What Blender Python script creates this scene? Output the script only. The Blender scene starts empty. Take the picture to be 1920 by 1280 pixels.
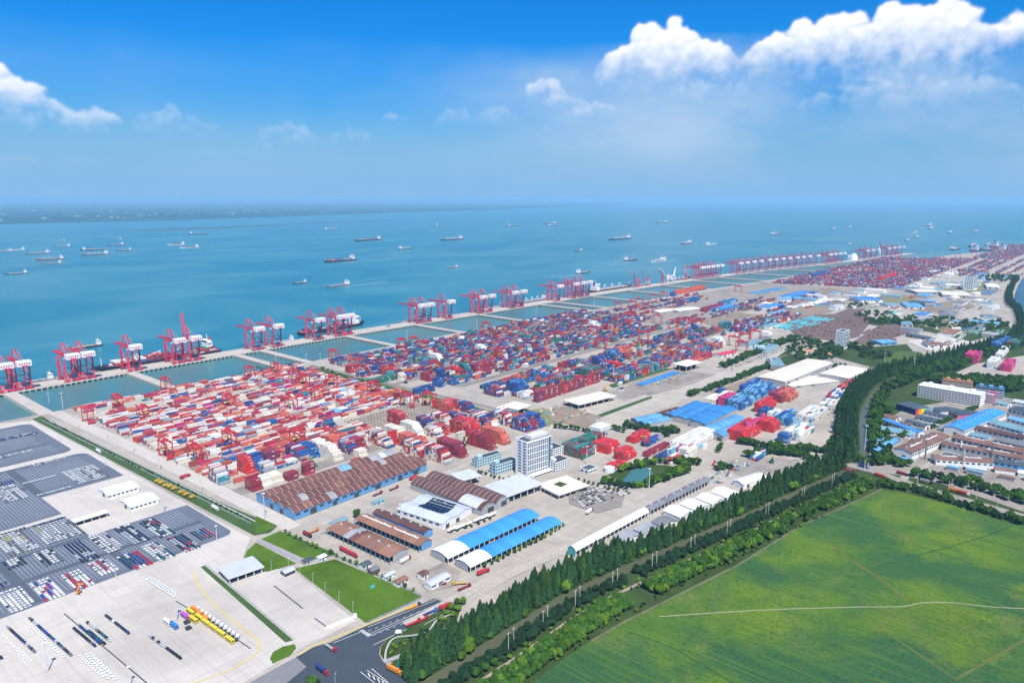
import bpy, math, random
import numpy as np
from mathutils import Vector

random.seed(7)
rng = np.random.default_rng(7)
SC = bpy.context.scene
COL = SC.collection
PI = math.pi
rad = math.radians

# ------------------------------------------------------------------ camera
CAM_H = 300.0                      # height of the drone above the yard
FOCAL = 1350.0                     # focal length in pixels of a 1920-wide frame
PITCH = math.atan(268.0 / FOCAL)
HEAD = rad(40.85)                  # heading; world +X runs along the wharf, +Y out to the water
cam_d = bpy.data.cameras.new('camera')
cam_d.sensor_width = 36.0
cam_d.lens = FOCAL / 1920.0 * 36.0
cam_d.clip_start = 1.0
cam_d.clip_end = 400000.0
cam = bpy.data.objects.new('camera', cam_d)
cam.location = (0, 0, CAM_H)
cam.rotation_euler = (PI / 2 - PITCH, 0, HEAD - PI / 2)
COL.objects.link(cam)
SC.camera = cam


def ground(px, py, z=0.0):
    """Surveyed point of the place: where the line of sight through a spot of the photograph meets height z."""
    a, b = px - 960.0, 640.0 - py
    f = FOCAL * math.cos(PITCH) + b * math.sin(PITCH)
    u = -FOCAL * math.sin(PITCH) + b * math.cos(PITCH)
    t = (CAM_H - z) / -u
    return (f * t * math.cos(HEAD) + a * t * math.sin(HEAD), f * t * math.sin(HEAD) - a * t * math.cos(HEAD))


G = ground


def on_screen(x, y, z=0.0, m=40):
    f = x * math.cos(HEAD) + y * math.sin(HEAD)
    r = x * math.sin(HEAD) - y * math.cos(HEAD)
    u = z - CAM_H
    d = f * math.cos(PITCH) - u * math.sin(PITCH)
    if d <= 1:
        return None
    v = f * math.sin(PITCH) + u * math.cos(PITCH)
    px, py = 960 + FOCAL * r / d, 640 - FOCAL * v / d
    if -m < px < 1920 + m and -m < py < 1280 + m:
        return px, py
    return None


# ------------------------------------------------------------------ sun and sky
SUN_EL, SUN_EXPO = rad(57), 0.36
SUN_DIR = Vector((-0.52, -0.855, 0)).normalized()      # horizontal direction towards the sun
sun_d = bpy.data.lights.new('sun', 'SUN')
sun_d.energy = 5.0
sun_d.angle = rad(0.53)
sun_d.color = (1.0, 0.945, 0.86)
sun = bpy.data.objects.new('sun', sun_d)
to_sun = Vector((SUN_DIR.x * math.cos(SUN_EL), SUN_DIR.y * math.cos(SUN_EL), math.sin(SUN_EL)))
sun.rotation_euler = to_sun.to_track_quat('Z', 'Y').to_euler()
sun.location = to_sun * 2000
COL.objects.link(sun)

SC.view_settings.view_transform = 'Standard'
SC.view_settings.look = 'None'
SC.view_settings.exposure = SUN_EXPO
SC.view_settings.gamma = 1.0
SC.view_settings.use_curve_mapping = False

world = bpy.data.worlds.new('World')
SC.world = world
world.use_nodes = True
wn, wl = world.node_tree.nodes, world.node_tree.links
wn.clear()


def wnode(t, **kw):
    n = wn.new(t)
    for k, v in kw.items():
        setattr(n, k, v)
    return n


def wmath(op, a, b=None, c=None, clamp=False):
    n = wnode('ShaderNodeMath', operation=op, use_clamp=clamp)
    for i, s in enumerate((a, b, c)):
        if s is None:
            continue
        if isinstance(s, (int, float)):
            n.inputs[i].default_value = s
        else:
            wl.new(s, n.inputs[i])
    return n.outputs[0]


def wmap(v, a, b, lo=0.0, hi=1.0, smooth=True):
    n = wnode('ShaderNodeMapRange', interpolation_type='SMOOTHSTEP' if smooth else 'LINEAR')
    wl.new(v, n.inputs[0])
    n.inputs[1].default_value, n.inputs[2].default_value = a, b
    n.inputs[3].default_value, n.inputs[4].default_value = lo, hi
    return n.outputs[0]


def wmix(f, a, b, blend='MIX'):
    n = wnode('ShaderNodeMix', data_type='RGBA', blend_type=blend)
    for s, v in ((n.inputs[0], f), (n.inputs[6], a), (n.inputs[7], b)):
        if isinstance(v, (int, float)):
            s.default_value = v
        elif isinstance(v, tuple):
            s.default_value = (*v, 1)
        else:
            wl.new(v, s)
    return n.outputs[2]


SKY_STRENGTH = 0.088
sky = wnode('ShaderNodeTexSky', sky_type='NISHITA', sun_disc=False)
sky.sun_elevation = SUN_EL
sky.sun_rotation = math.atan2(to_sun.x, to_sun.y)
sky.altitude = 300
sky.air_density = 1.0
sky.dust_density = 0.6
sky.ozone_density = 4.0
tc = wnode('ShaderNodeTexCoord')
sep = wnode('ShaderNodeSeparateXYZ')
wl.new(tc.outputs['Generated'], sep.inputs[0])
hor = wmath('SQRT', wmath('ADD', wmath('MULTIPLY', sep.outputs[0], sep.outputs[0]), wmath('MULTIPLY', sep.outputs[1], sep.outputs[1])))
elev = wmath('MULTIPLY', wmath('ARCTAN2', sep.outputs[2], hor), 180 / PI)               # degrees above the horizon
ca, sa = math.cos(-HEAD), math.sin(-HEAD)
rx = wmath('SUBTRACT', wmath('MULTIPLY', sep.outputs[0], ca), wmath('MULTIPLY', sep.outputs[1], sa))
ry = wmath('ADD', wmath('MULTIPLY', sep.outputs[0], sa), wmath('MULTIPLY', sep.outputs[1], ca))
azim = wmath('MULTIPLY', wmath('ARCTAN2', ry, rx), -180 / PI)                           # degrees clockwise from north-of-wharf


def bearing(px, py):
    a, b = px - 960.0, 640.0 - py
    f = FOCAL * math.cos(PITCH) + b * math.sin(PITCH)
    u = -FOCAL * math.sin(PITCH) + b * math.cos(PITCH)
    return math.degrees(math.atan2(a, f)), math.degrees(math.atan2(u, math.hypot(a, f)))


# --- clouds: heaps of rounded puffs computed on a grid of bearing and elevation all round the horizon
def grid_noise(h, w, cells, octs, seed, gain=.5, stretch=1.0):
    g = np.random.default_rng(seed)
    out = np.zeros((h, w), np.float32)
    amp, tot = 1.0, 0.0
    for o in range(octs):
        cy, cx = max(2, int(h / cells)), max(2, int(w / (cells * stretch)))
        r = g.random((cy + 2, cx + 1)).astype(np.float32)
        r[:, -1] = r[:, 0]
        y = np.linspace(0, cy, h, endpoint=False)
        x = np.linspace(0, cx, w, endpoint=False)
        yi, xi = y.astype(int), x.astype(int)
        fy, fx = (y - yi)[:, None], (x - xi)[None]
        fy, fx = fy * fy * (3 - 2 * fy), fx * fx * (3 - 2 * fx)
        a = r[yi][:, xi] * (1 - fx) + r[yi][:, xi + 1] * fx
        b = r[yi + 1][:, xi] * (1 - fx) + r[yi + 1][:, xi + 1] * fx
        out += amp * (a * (1 - fy) + b * fy)
        tot += amp
        amp *= gain
        cells = max(2.0, cells / 2)
    return out / tot


PPD, EL0, EL1 = 16, -1.0, 25.0
CW_, CH_ = 360 * PPD, int((EL1 - EL0) * PPD)
# where the heaps in view stand in the survey picture: x, y of the base, half width, height, firmness
HEAPS = [(1250, 142, 98, 90, 1), (1500, 122, 90, 74, 1), (1590, 118, 90, 96, 1), (1690, 120, 110, 106, 1), (1760, 110, 80, 98, 1), (1885, 92, 62, 56, 1), (1020, 176, 38, 28, .62), (1058, 200, 40, 26, .55),
         (1105, 218, 46, 26, .42), (737, 226, 15, 20, .6), (15, 210, 62, 70, .95), (80, 232, 70, 42, .85), (185, 236, 38, 40, .68), (70, 244, 110, 20, .5), (330, 244, 70, 40, .34), (365, 254, 60, 18, .36),
         (535, 256, 44, 30, .42), (585, 270, 46, 18, .42), (660, 262, 34, 26, .36), (862, 232, 46, 28, .32), (930, 232, 40, 30, .28), (490, 282, 18, 18, .34), (170, 312, 60, 16, .26), (30, 310, 44, 24, .26), (430, 298, 46, 14, .26),
         (1700, 200, 190, 60, .30), (1330, 190, 120, 40, .22)]
HEAPS_AE = []
for px, py, wx, hy, k in HEAPS:
    az, el = bearing(px, py)
    s = 57.3 / 1376.0 / math.sqrt(1 + ((px - 960) / 1376.0) ** 2)
    HEAPS_AE.append((az, el, wx * s, hy * s, k))
gh = np.random.default_rng(11)
for i in range(46):                                       # the same weather out of view
    az = gh.uniform(44, 316)
    el = gh.uniform(4, 11)
    HEAPS_AE.append((az if az < 180 else az - 360, el, gh.uniform(1, 5), gh.uniform(.8, 3.4), gh.uniform(.3, 1)))
wy_ = (grid_noise(CH_, CW_, 22, 6, 1, .6) - .5) * 34
wx_ = (grid_noise(CH_, CW_, 22, 6, 2, .6) - .5) * 34
ZM = np.zeros((CH_, CW_), np.float32)
KM = np.zeros((CH_, CW_), np.float32)
BM_ = np.ones((CH_, CW_), np.float32)
for az, el, wd, hg, k in HEAPS_AE:
    n_ = int(26 + 26 * wd * k)
    for q in range(n_):
        u = gh.uniform(-1, 1)
        top = (1 - abs(u) ** 1.6) * (.55 + .45 * gh.random())
        v = gh.random() ** .8 * top
        R = hg * gh.uniform(.13, .34) * (1.15 - .5 * v) + .05
        cx, cy = ((az + u * wd + 180) * PPD) % CW_, (el + v * hg - EL0) * PPD
        R *= PPD
        m_ = int(R + 16)
        y0, y1 = max(0, int(cy) - m_), min(CH_, int(cy) + m_)
        x0, x1 = int(cx) - m_, int(cx) + m_
        xs = np.arange(x0, x1) % CW_
        if y1 <= y0:
            continue
        yy, xx = np.arange(y0, y1)[:, None], np.arange(x0, x1)[None]
        d2 = (xx + wx_[y0:y1][:, xs] * .55 - cx) ** 2 + (yy + wy_[y0:y1][:, xs] * .55 - cy) ** 2
        z = np.sqrt(np.maximum(0, R * R - d2)) * k ** .3
        sel = z > ZM[y0:y1][:, xs]
        blk = ZM[y0:y1][:, xs]
        blk[sel] = z[sel]
        ZM[y0:y1, xs] = blk
        bk = KM[y0:y1][:, xs]
        bk[sel] = np.maximum(bk[sel], k)
        KM[y0:y1, xs] = bk
        bb = BM_[y0:y1][:, xs]
        bb[sel] = np.clip((yy + 0 * xx - (el - EL0) * PPD) / (hg * PPD), 0, 1)[sel]
        BM_[y0:y1, xs] = bb


def soft(a, n):
    for _ in range(n):
        p = np.pad(a, ((1, 1), (0, 0)), 'edge')
        a = (p[:-2] + 2 * p[1:-1] + p[2:]) / 4
        a = (np.roll(a, 1, 1) + 2 * a + np.roll(a, -1, 1)) / 4
    return a


det = grid_noise(CH_, CW_, 14, 5, 5, .6)
Zs = soft(ZM, 2) + (det - .5) * 7 * (ZM > 0)
gy_, gx_ = np.gradient(soft(Zs, 2))
nl = 1 / np.sqrt(gx_ ** 2 + gy_ ** 2 + 1)
lam = np.clip((.30 * gx_ * -1 * -.3 - gy_ * .72 + .62) * nl, 0, 1)
lam = soft(lam, 1)
alpha = np.clip(soft(ZM, 3) / 7.0 + (det - .5) * 1.2 * np.clip(soft(ZM, 10) / 5, 0, 1), 0, 1) * soft(KM, 6)
mk_ = (ZM > 0).astype(np.float32)
Bs = soft(BM_ * mk_, 8) / np.maximum(soft(mk_, 8), .02)
Bs = np.where(soft(mk_, 8) < .02, 1, Bs)
alpha *= np.clip(.16 + Bs * 1.5 + (soft(det, 2) - .5) * 1.4 * (1 - Bs), 0, 1)
alpha = np.clip(alpha, 0, 1)
lit_ = np.clip(.10 + .85 * lam + .45 * (Bs - .5), 0, 1)[..., None]
colr = np.array((4.9, 6.2, 8.2)) * (1 - lit_) + np.array((9.6, 9.7, 9.8)) * lit_
elv = np.linspace(EL0, EL1, CH_)[:, None]
azm = np.linspace(-180, 180, CW_)[None]
vn = grid_noise(CH_, CW_, 120, 6, 9, .55, 2.2)
right = np.clip((azm + 12) / 26, 0, 1) * np.clip((150 - azm) / 40, 0, 1)
right = right * right * (3 - 2 * right)
veil = np.clip((vn - .25) / .35, 0, 1) * np.clip((elv - .3) / 3.5, 0, 1) * np.clip((11.4 + 2.4 * (vn - .5) - elv) / 2.4, 0, 1) * (.16 + .80 * right)
fade = np.clip((elv - 1.5) / 7.0, 0, 1) * .72 + .28                    # far heaps sink into the murk
alpha = alpha * fade
vcol = np.array((3.9, 5.5, 7.7))
out_a = alpha + veil * (1 - alpha)
out_c = (colr * alpha[..., None] + vcol * (veil * (1 - alpha))[..., None]) / np.maximum(out_a, 1e-4)[..., None]
pix = np.ones((CH_, CW_, 4), np.float32)
pix[..., :3] = out_c / 10.0
pix[..., 3] = out_a
img = bpy.data.images.new('cloud_map', CW_, CH_, alpha=True, float_buffer=True)
img.colorspace_settings.name = 'Non-Color'
img.alpha_mode = 'CHANNEL_PACKED'
img.pixels.foreach_set(pix.ravel())
img.update()
img.pack()
uv = wnode('ShaderNodeCombineXYZ')
wl.new(wmath('MULTIPLY_ADD', azim, 1 / 360.0, 0.5), uv.inputs[0])
wl.new(wmath('MULTIPLY_ADD', elev, 1 / (EL1 - EL0), -EL0 / (EL1 - EL0)), uv.inputs[1])
cm = wnode('ShaderNodeTexImage', image=img, extension='EXTEND', interpolation='Cubic')
wl.new(uv.outputs[0], cm.inputs[0])
cloud_col = wmix(1.0, cm.outputs['Color'], (10.0, 10.0, 10.0), 'MULTIPLY')
thin = wmath('MULTIPLY', cm.outputs['Alpha'], wmap(elev, 25.0, 22.0))

sky_sat = wnode('ShaderNodeHueSaturation')
sky_sat.inputs['Saturation'].default_value = 1.25
wl.new(sky.outputs[0], sky_sat.inputs['Color'])
tint_hi = (0.12, 0.86, 1.34)
tint_lo = (0.44, 0.66, 0.88)
tint = wmix(wmap(elev, 0.0, 13.0), tint_lo, tint_hi)
blue = wmix(1.0, sky_sat.outputs[0], tint, 'MULTIPLY')
murk = (2.2, 4.5, 7.4)
blue = wmix(wmap(elev, 7.0, 0.3), blue, murk)
allsky = wmix(thin, blue, cloud_col)
bg = wnode('ShaderNodeBackground')
bg.inputs['Strength'].default_value = SKY_STRENGTH
wl.new(allsky, bg.inputs['Color'])
wo = wnode('ShaderNodeOutputWorld')
wl.new(bg.outputs[0], wo.inputs['Surface'])

# ------------------------------------------------------------------ helpers
def srgb(h):
    h = h.lstrip('#')
    c = [int(h[i:i + 2], 16) / 255 for i in (0, 2, 4)]
    return tuple(v / 12.92 if v <= .04045 else ((v + .055) / 1.055) ** 2.4 for v in c)


MATS = {}


def mat(name, col=(.5, .5, .5), rough=.75, var=.16, scale=.25, fine=1.7, orand=0.0, metal=0.0, source=None, stain=0.0,
        bump=0.0, stretch=(1, 1, 1), joints=0.0, spec=None, joint_dark=.8, streak=0.0):
    """Procedural surface: base colour broken by two noises, optional per-object tone, stains, slab joints and fine relief."""
    if name in MATS:
        return MATS[name]
    m = bpy.data.materials.new(name)
    m.use_nodes = True
    nt = m.node_tree
    N, Lk = nt.nodes, nt.links
    bs = N['Principled BSDF']
    bs.inputs['Roughness'].default_value = rough
    bs.inputs['Metallic'].default_value = metal
    if spec is None and rough >= .8:
        spec = .12
    if spec is not None:
        bs.inputs['Specular IOR Level'].default_value = spec
    t = N.new('ShaderNodeTexCoord')
    mp = N.new('ShaderNodeMapping')
    mp.inputs['Scale'].default_value = stretch
    Lk.new(t.outputs['Object'], mp.inputs[0])
    n1 = N.new('ShaderNodeTexNoise')
    n1.inputs['Scale'].default_value = scale
    n1.inputs['Detail'].default_value = 6
    n1.inputs['Roughness'].default_value = .6
    Lk.new(mp.outputs[0], n1.inputs['Vector'])
    n2 = N.new('ShaderNodeTexNoise')
    n2.inputs['Scale'].default_value = fine
    n2.inputs['Detail'].default_value = 3
    Lk.new(mp.outputs[0], n2.inputs['Vector'])
    ad = N.new('ShaderNodeMath')
    ad.operation = 'ADD'
    Lk.new(n1.outputs['Fac'], ad.inputs[0])
    Lk.new(n2.outputs['Fac'], ad.inputs[1])
    mr = N.new('ShaderNodeMapRange')
    mr.inputs[1].default_value, mr.inputs[2].default_value = .62, 1.38
    mr.inputs[3].default_value, mr.inputs[4].default_value = 1 - var, 1 + var
    Lk.new(ad.outputs[0], mr.inputs[0])
    val = mr.outputs[0]
    if orand:
        oi = N.new('ShaderNodeObjectInfo')
        r = N.new('ShaderNodeMapRange')
        r.inputs[3].default_value, r.inputs[4].default_value = 1 - orand, 1 + orand
        Lk.new(oi.outputs['Random'], r.inputs[0])
        k = N.new('ShaderNodeMath')
        k.operation = 'MULTIPLY'
        Lk.new(val, k.inputs[0])
        Lk.new(r.outputs[0], k.inputs[1])
        val = k.outputs[0]
    if stain:
        n3 = N.new('ShaderNodeTexNoise')
        n3.inputs['Scale'].default_value = scale * .22
        n3.inputs['Detail'].default_value = 8
        n3.inputs['Roughness'].default_value = .65
        n3.inputs['Distortion'].default_value = .8
        Lk.new(mp.outputs[0], n3.inputs['Vector'])
        r = N.new('ShaderNodeMapRange')
        r.inputs[1].default_value, r.inputs[2].default_value = .48, .72
        r.inputs[3].default_value, r.inputs[4].default_value = 1.0, 1 - stain
        Lk.new(n3.outputs['Fac'], r.inputs[0])
        k = N.new('ShaderNodeMath')
        k.operation = 'MULTIPLY'
        Lk.new(val, k.inputs[0])
        Lk.new(r.outputs[0], k.inputs[1])
        val = k.outputs[0]
    if streak:
        for sc_, st_ in (((.012, .42, 1), 0), ((.35, .010, 1), 5)):
            m3 = N.new('ShaderNodeMapping')
            m3.inputs['Scale'].default_value = sc_
            m3.inputs['Location'].default_value = (st_, st_, 0)
            Lk.new(t.outputs['Object'], m3.inputs[0])
            n3 = N.new('ShaderNodeTexNoise')
            n3.inputs['Scale'].default_value = 1.0
            n3.inputs['Detail'].default_value = 5
            n3.inputs['Roughness'].default_value = .7
            Lk.new(m3.outputs[0], n3.inputs['Vector'])
            r = N.new('ShaderNodeMapRange')
            r.inputs[1].default_value, r.inputs[2].default_value = .47, .68
            r.inputs[3].default_value, r.inputs[4].default_value = 1.0, 1 - streak
            Lk.new(n3.outputs['Fac'], r.inputs[0])
            k = N.new('ShaderNodeMath')
            k.operation = 'MULTIPLY'
            Lk.new(val, k.inputs[0])
            Lk.new(r.outputs[0], k.inputs[1])
            val = k.outputs[0]
    if joints:
        br = N.new('ShaderNodeTexBrick')
        br.offset = 0
        br.inputs['Color1'].default_value = (1, 1, 1, 1)
        br.inputs['Color2'].default_value = (.94, .94, .94, 1)
        br.inputs['Mortar'].default_value = (joint_dark,) * 3 + (1,)
        br.inputs['Scale'].default_value = 1 / joints
        br.inputs['Mortar Size'].default_value = .02
        br.inputs['Brick Width'].default_value = 1
        br.inputs['Row Height'].default_value = 1
        Lk.new(t.outputs['Object'], br.inputs['Vector'])
        k = N.new('ShaderNodeMath')
        k.operation = 'MULTIPLY'
        Lk.new(val, k.inputs[0])
        Lk.new(br.outputs['Color'], k.inputs[1])
        val = k.outputs[0]
    vm = N.new('ShaderNodeVectorMath')
    vm.operation = 'SCALE'
    if source == 'object':
        oi = N.new('ShaderNodeObjectInfo')
        Lk.new(oi.outputs['Color'], vm.inputs[0])
    elif source == 'attr':
        at = N.new('ShaderNodeAttribute')
        at.attribute_name = 'paint'
        Lk.new(at.outputs['Color'], vm.inputs[0])
    else:
        vm.inputs[0].default_value = col
    Lk.new(val, vm.inputs['Scale'])
    Lk.new(vm.outputs[0], bs.inputs['Base Color'])
    if bump:
        bp = N.new('ShaderNodeBump')
        bp.inputs['Strength'].default_value = bump
        bp.inputs['Distance'].default_value = .3
        Lk.new(n2.outputs['Fac'], bp.inputs['Height'])
        Lk.new(bp.outputs[0], bs.inputs['Normal'])
    MATS[name] = m
    return m


class MB:
    """Collects shapes and builds them as one mesh."""

    def __init__(s):
        s.v, s.f, s.m = [], [], []

    def poly(s, pts, m=0):
        k = len(s.v)
        s.v += [tuple(p) for p in pts]
        s.f.append(tuple(range(k, k + len(pts))))
        s.m.append(m)
        return s

    def box(s, x0, y0, z0, x1, y1, z1, m=0, bottom=True):
        k = len(s.v)
        s.v += [(x0, y0, z0), (x1, y0, z0), (x1, y1, z0), (x0, y1, z0), (x0, y0, z1), (x1, y0, z1), (x1, y1, z1), (x0, y1, z1)]
        fs = [(4, 5, 6, 7), (0, 1, 5, 4), (1, 2, 6, 5), (2, 3, 7, 6), (3, 0, 4, 7)]
        if bottom:
            fs.append((3, 2, 1, 0))
        for f in fs:
            s.f.append(tuple(k + i for i in f))
            s.m.append(m)
        return s

    def beam(s, p, q, w, h=None, m=0):
        h = h or w
        p, q = Vector(p), Vector(q)
        d = (q - p).normalized()
        up = Vector((0, 0, 1)) if abs(d.z) < .95 else Vector((1, 0, 0))
        a = d.cross(up).normalized() * (w / 2)
        b = a.cross(d).normalized() * (h / 2)
        k = len(s.v)
        for c in (p, q):
            s.v += [tuple(c - a - b), tuple(c + a - b), tuple(c + a + b), tuple(c - a + b)]
        for f in ((0, 1, 5, 4), (1, 2, 6, 5), (2, 3, 7, 6), (3, 0, 4, 7), (3, 2, 1, 0), (4, 5, 6, 7)):
            s.f.append(tuple(k + i for i in f))
            s.m.append(m)
        return s

    def cyl(s, p, q, r0, r1=None, n=8, m=0):
        r1 = r0 if r1 is None else r1
        p, q = Vector(p), Vector(q)
        d = (q - p).normalized()
        up = Vector((0, 0, 1)) if abs(d.z) < .95 else Vector((1, 0, 0))
        a = d.cross(up).normalized()
        b = d.cross(a).normalized()
        k = len(s.v)
        for c, r in ((p, r0), (q, r1)):
            for i in range(n):
                t = 2 * PI * i / n
                s.v.append(tuple(c + a * (r * math.cos(t)) + b * (r * math.sin(t))))
        for i in range(n):
            j = (i + 1) % n
            s.f.append((k + i, k + j, k + n + j, k + n + i))
            s.m.append(m)
        s.f.append(tuple(k + n + i for i in range(n)))
        s.m.append(m)
        s.f.append(tuple(k + n - 1 - i for i in range(n)))
        s.m.append(m)
        return s

    def extrude_x(s, prof, x0, x1, m=0, mcap=None):
        """closed profile of (y, z) points swept along x"""
        n = len(prof)
        k = len(s.v)
        s.v += [(x0, y, z) for y, z in prof] + [(x1, y, z) for y, z in prof]
        for i in range(n):
            j = (i + 1) % n
            s.f.append((k + i, k + n + i, k + n + j, k + j))
            s.m.append(m)
        s.f.append(tuple(k + i for i in range(n)))
        s.f.append(tuple(k + 2 * n - 1 - i for i in range(n)))
        s.m += [m if mcap is None else mcap] * 2
        return s

    def mesh(s, name, mats):
        me = bpy.data.meshes.new(name)
        me.from_pydata(s.v, [], s.f)
        for m in (mats if isinstance(mats, (list, tuple)) else [mats]):
            me.materials.append(m)
        if any(s.m):
            me.polygons.foreach_set('material_index', s.m)
        me.update()
        return me

    def build(s, name, mats, parent=None, loc=(0, 0, 0), rz=0.0, color=None):
        return put(name, s.mesh(name, mats), parent, loc, rz, color)


def put(name, me, parent=None, loc=(0, 0, 0), rz=0.0, color=None):
    o = bpy.data.objects.new(name, me)
    COL.objects.link(o)
    o.location = loc
    o.rotation_euler = (0, 0, rz)
    if parent is not None:
        o.parent = parent
    if color is not None:
        o.color = (*color[:3], 1)
    return o


def tag(o, label=None, cat=None, group=None, kind=None):
    if label:
        o['label'] = label
    if cat:
        o['category'] = cat
    if group:
        o['group'] = group
    if kind:
        o['kind'] = kind
    return o


def thing(name, label, cat, loc=(0, 0, 0), rz=0.0, group=None):
    return tag(put(name, None, None, loc, rz), label, cat, group)


def np_mesh(name, verts, quads, mats, paint=None, midx=None):
    """fast mesh from numpy arrays of quads, with an optional colour for each face"""
    me = bpy.data.meshes.new(name)
    nv, nf = len(verts), len(quads)
    me.vertices.add(nv)
    me.vertices.foreach_set('co', np.asarray(verts, np.float32).ravel())
    me.loops.add(nf * 4)
    me.loops.foreach_set('vertex_index', np.asarray(quads, np.int32).ravel())
    me.polygons.add(nf)
    me.polygons.foreach_set('loop_start', np.arange(nf, dtype=np.int32) * 4)
    for m in (mats if isinstance(mats, (list, tuple)) else [mats]):
        me.materials.append(m)
    if midx is not None:
        me.polygons.foreach_set('material_index', np.asarray(midx, np.int32))
    if paint is not None:
        a = me.attributes.new('paint', 'FLOAT_COLOR', 'FACE')
        c = np.ones((nf, 4), np.float32)
        c[:, :3] = paint
        a.data.foreach_set('color', c.ravel())
    me.update(calc_edges=True)
    me.validate()
    me.shade_flat()
    return me


ORD = ['first', 'second', 'third', 'fourth', 'fifth', 'sixth', 'seventh', 'eighth', 'ninth', 'tenth', 'eleventh', 'twelfth',
       'thirteenth', 'fourteenth', 'fifteenth', 'sixteenth', 'seventeenth', 'eighteenth', 'nineteenth', 'twentieth']


def nth(i):
    if i >= 99:
        h, r = divmod(i + 1, 100)
        w = ['', 'hundred', 'two hundred', 'three hundred'][h]
        return w + 'th' if r == 0 else w + ' ' + nth(r - 1)
    if i < 20:
        return ORD[i]
    t = ['', '', 'twenty', 'thirty', 'forty', 'fifty', 'sixty', 'seventy', 'eighty', 'ninety'][(i + 1) // 10]
    u = (i + 1) % 10
    if u == 0:
        return {'twenty': 'twentieth', 'thirty': 'thirtieth', 'forty': 'fortieth', 'fifty': 'fiftieth', 'sixty': 'sixtieth', 'seventy': 'seventieth', 'eighty': 'eightieth', 'ninety': 'ninetieth'}[t]
    return t + '-' + ORD[u - 1]


# crops of the survey picture: origin and scale
CROP = dict(c1=(0, 560, 4), c2=(480, 560, 4), c3=(960, 560, 4), c4=(1440, 560, 4), c5=(0, 860, 4), c6=(0, 960, 4), c7=(480, 820, 4),
            c8=(480, 960, 4), d1=(960, 780, 4), d2=(960, 960, 4), d3=(1440, 780, 4), d4=(1440, 960, 4), d5=(960, 400, 4),
            d6=(1440, 400, 4))


def K(c, x, y, z=0.0):
    ox, oy, s = CROP[c]
    return G(ox + x / s, oy + y / s, z)


def frame(A, B, C):
    """rectangle on the ground from three consecutive corners: origin, angle, length along A-B, depth towards C"""
    A, B, C = (Vector((*p, 0)) for p in (A, B, C))
    ex = (B - A)
    lx = ex.length
    ex.normalize()
    ey = Vector((-ex.y, ex.x, 0))
    d = (C - B).dot(ey)
    if d < 0:
        A, ex, ey, d = B, -ex, -ey, -d
    return (A.x, A.y, math.atan2(ex.y, ex.x), lx, d)


def to_world(fr, x, y):
    c, s = math.cos(fr[2]), math.sin(fr[2])
    return fr[0] + x * c - y * s, fr[1] + x * s + y * c

# ------------------------------------------------------------------ the setting: water, land, pavements, fields
M_CONC = mat('yard_concrete', (.43, .385, .33), .85, .15, .05, .9, stain=.32, joints=12, joint_dark=.88, bump=.05, streak=.16)
M_APRON = mat('apron_concrete', (.55, .505, .45), .85, .08, .03, .7, stain=.26, joints=10, joint_dark=.86, streak=.09)
M_PAVE2 = mat('stained_concrete', (.33, .29, .25), .9, .18, .06, 1.1, stain=.38, joints=9, joint_dark=.85, streak=.2)
M_QUAY = mat('quay_deck', (.46, .42, .37), .85, .12, .08, 1.0, stain=.25)
M_LOT = mat('lot_asphalt', (.125, .145, .185), .9, .14, .06, 1.5, stain=.2)
M_ROAD = mat('road_asphalt', (.058, .072, .092), .85, .16, .08, 2.0, stain=.25)
M_LANE = mat('lot_lane_asphalt', (.088, .102, .13), .9, .14, .06, 1.5)
M_PAINT = mat('road_paint', (.72, .72, .70), .7, .12, .5, 3)
M_YPAINT = mat('yellow_paint', (.62, .48, .12), .7, .15, .5, 3)
M_LAWN = mat('lawn', (.075, .145, .014), .95, .34, .045, .6, stain=.35, bump=.4)
M_VERGE = mat('verge_grass', (.055, .105, .034), .95, .3, .08, .9, stain=.3, bump=.4)
M_SOIL = mat('bare_soil', (.30, .25, .19), .95, .3, .1, 1.2, stain=.3, bump=.3)
M_BROWN = mat('timber_yard_soil', (.155, .11, .10), .95, .3, .05, .8, stain=.3, bump=.3)
M_KERB = mat('kerb_stone', (.42, .41, .39), .85, .12, .4, 3)
M_SCRUB = mat('scrub_ground', (.045, .075, .022), .95, .4, .06, .7, stain=.4, bump=.4)


SHEETS = 0


def sheet(name, pts, m, z, thick=0.0, kind='structure', parent=None):
    global SHEETS
    SHEETS += 1
    z += .0035 * SHEETS if kind == 'structure' and z > -1 else 0
    b = MB()
    a = sum(pts[i][0] * pts[(i + 1) % len(pts)][1] - pts[(i + 1) % len(pts)][0] * pts[i][1] for i in range(len(pts)))
    if a < 0:
        pts = pts[::-1]
    b.poly([(x, y, z) for x, y in pts])
    if thick:
        for i in range(len(pts)):
            p, q = pts[i], pts[(i + 1) % len(pts)]
            b.poly([(p[0], p[1], z - thick), (q[0], q[1], z - thick), (q[0], q[1], z), (p[0], p[1], z)])
    o = b.build(name, m, parent)
    if parent is None:
        o['kind'] = kind
    return o


def gp(*pts, z=0.0):
    return [G(x, y, z) for x, y in pts]


def ribbon(pts, w):
    """outline of a strip of width w along a polyline"""
    L, R = [], []
    for i, p in enumerate(pts):
        a = pts[max(i - 1, 0)]
        b = pts[min(i + 1, len(pts) - 1)]
        d = Vector((b[0] - a[0], b[1] - a[1]))
        d.normalize()
        n = (-d.y * w / 2, d.x * w / 2)
        L.append((p[0] + n[0], p[1] + n[1]))
        R.append((p[0] - n[0], p[1] - n[1]))
    return L + R[::-1]


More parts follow.
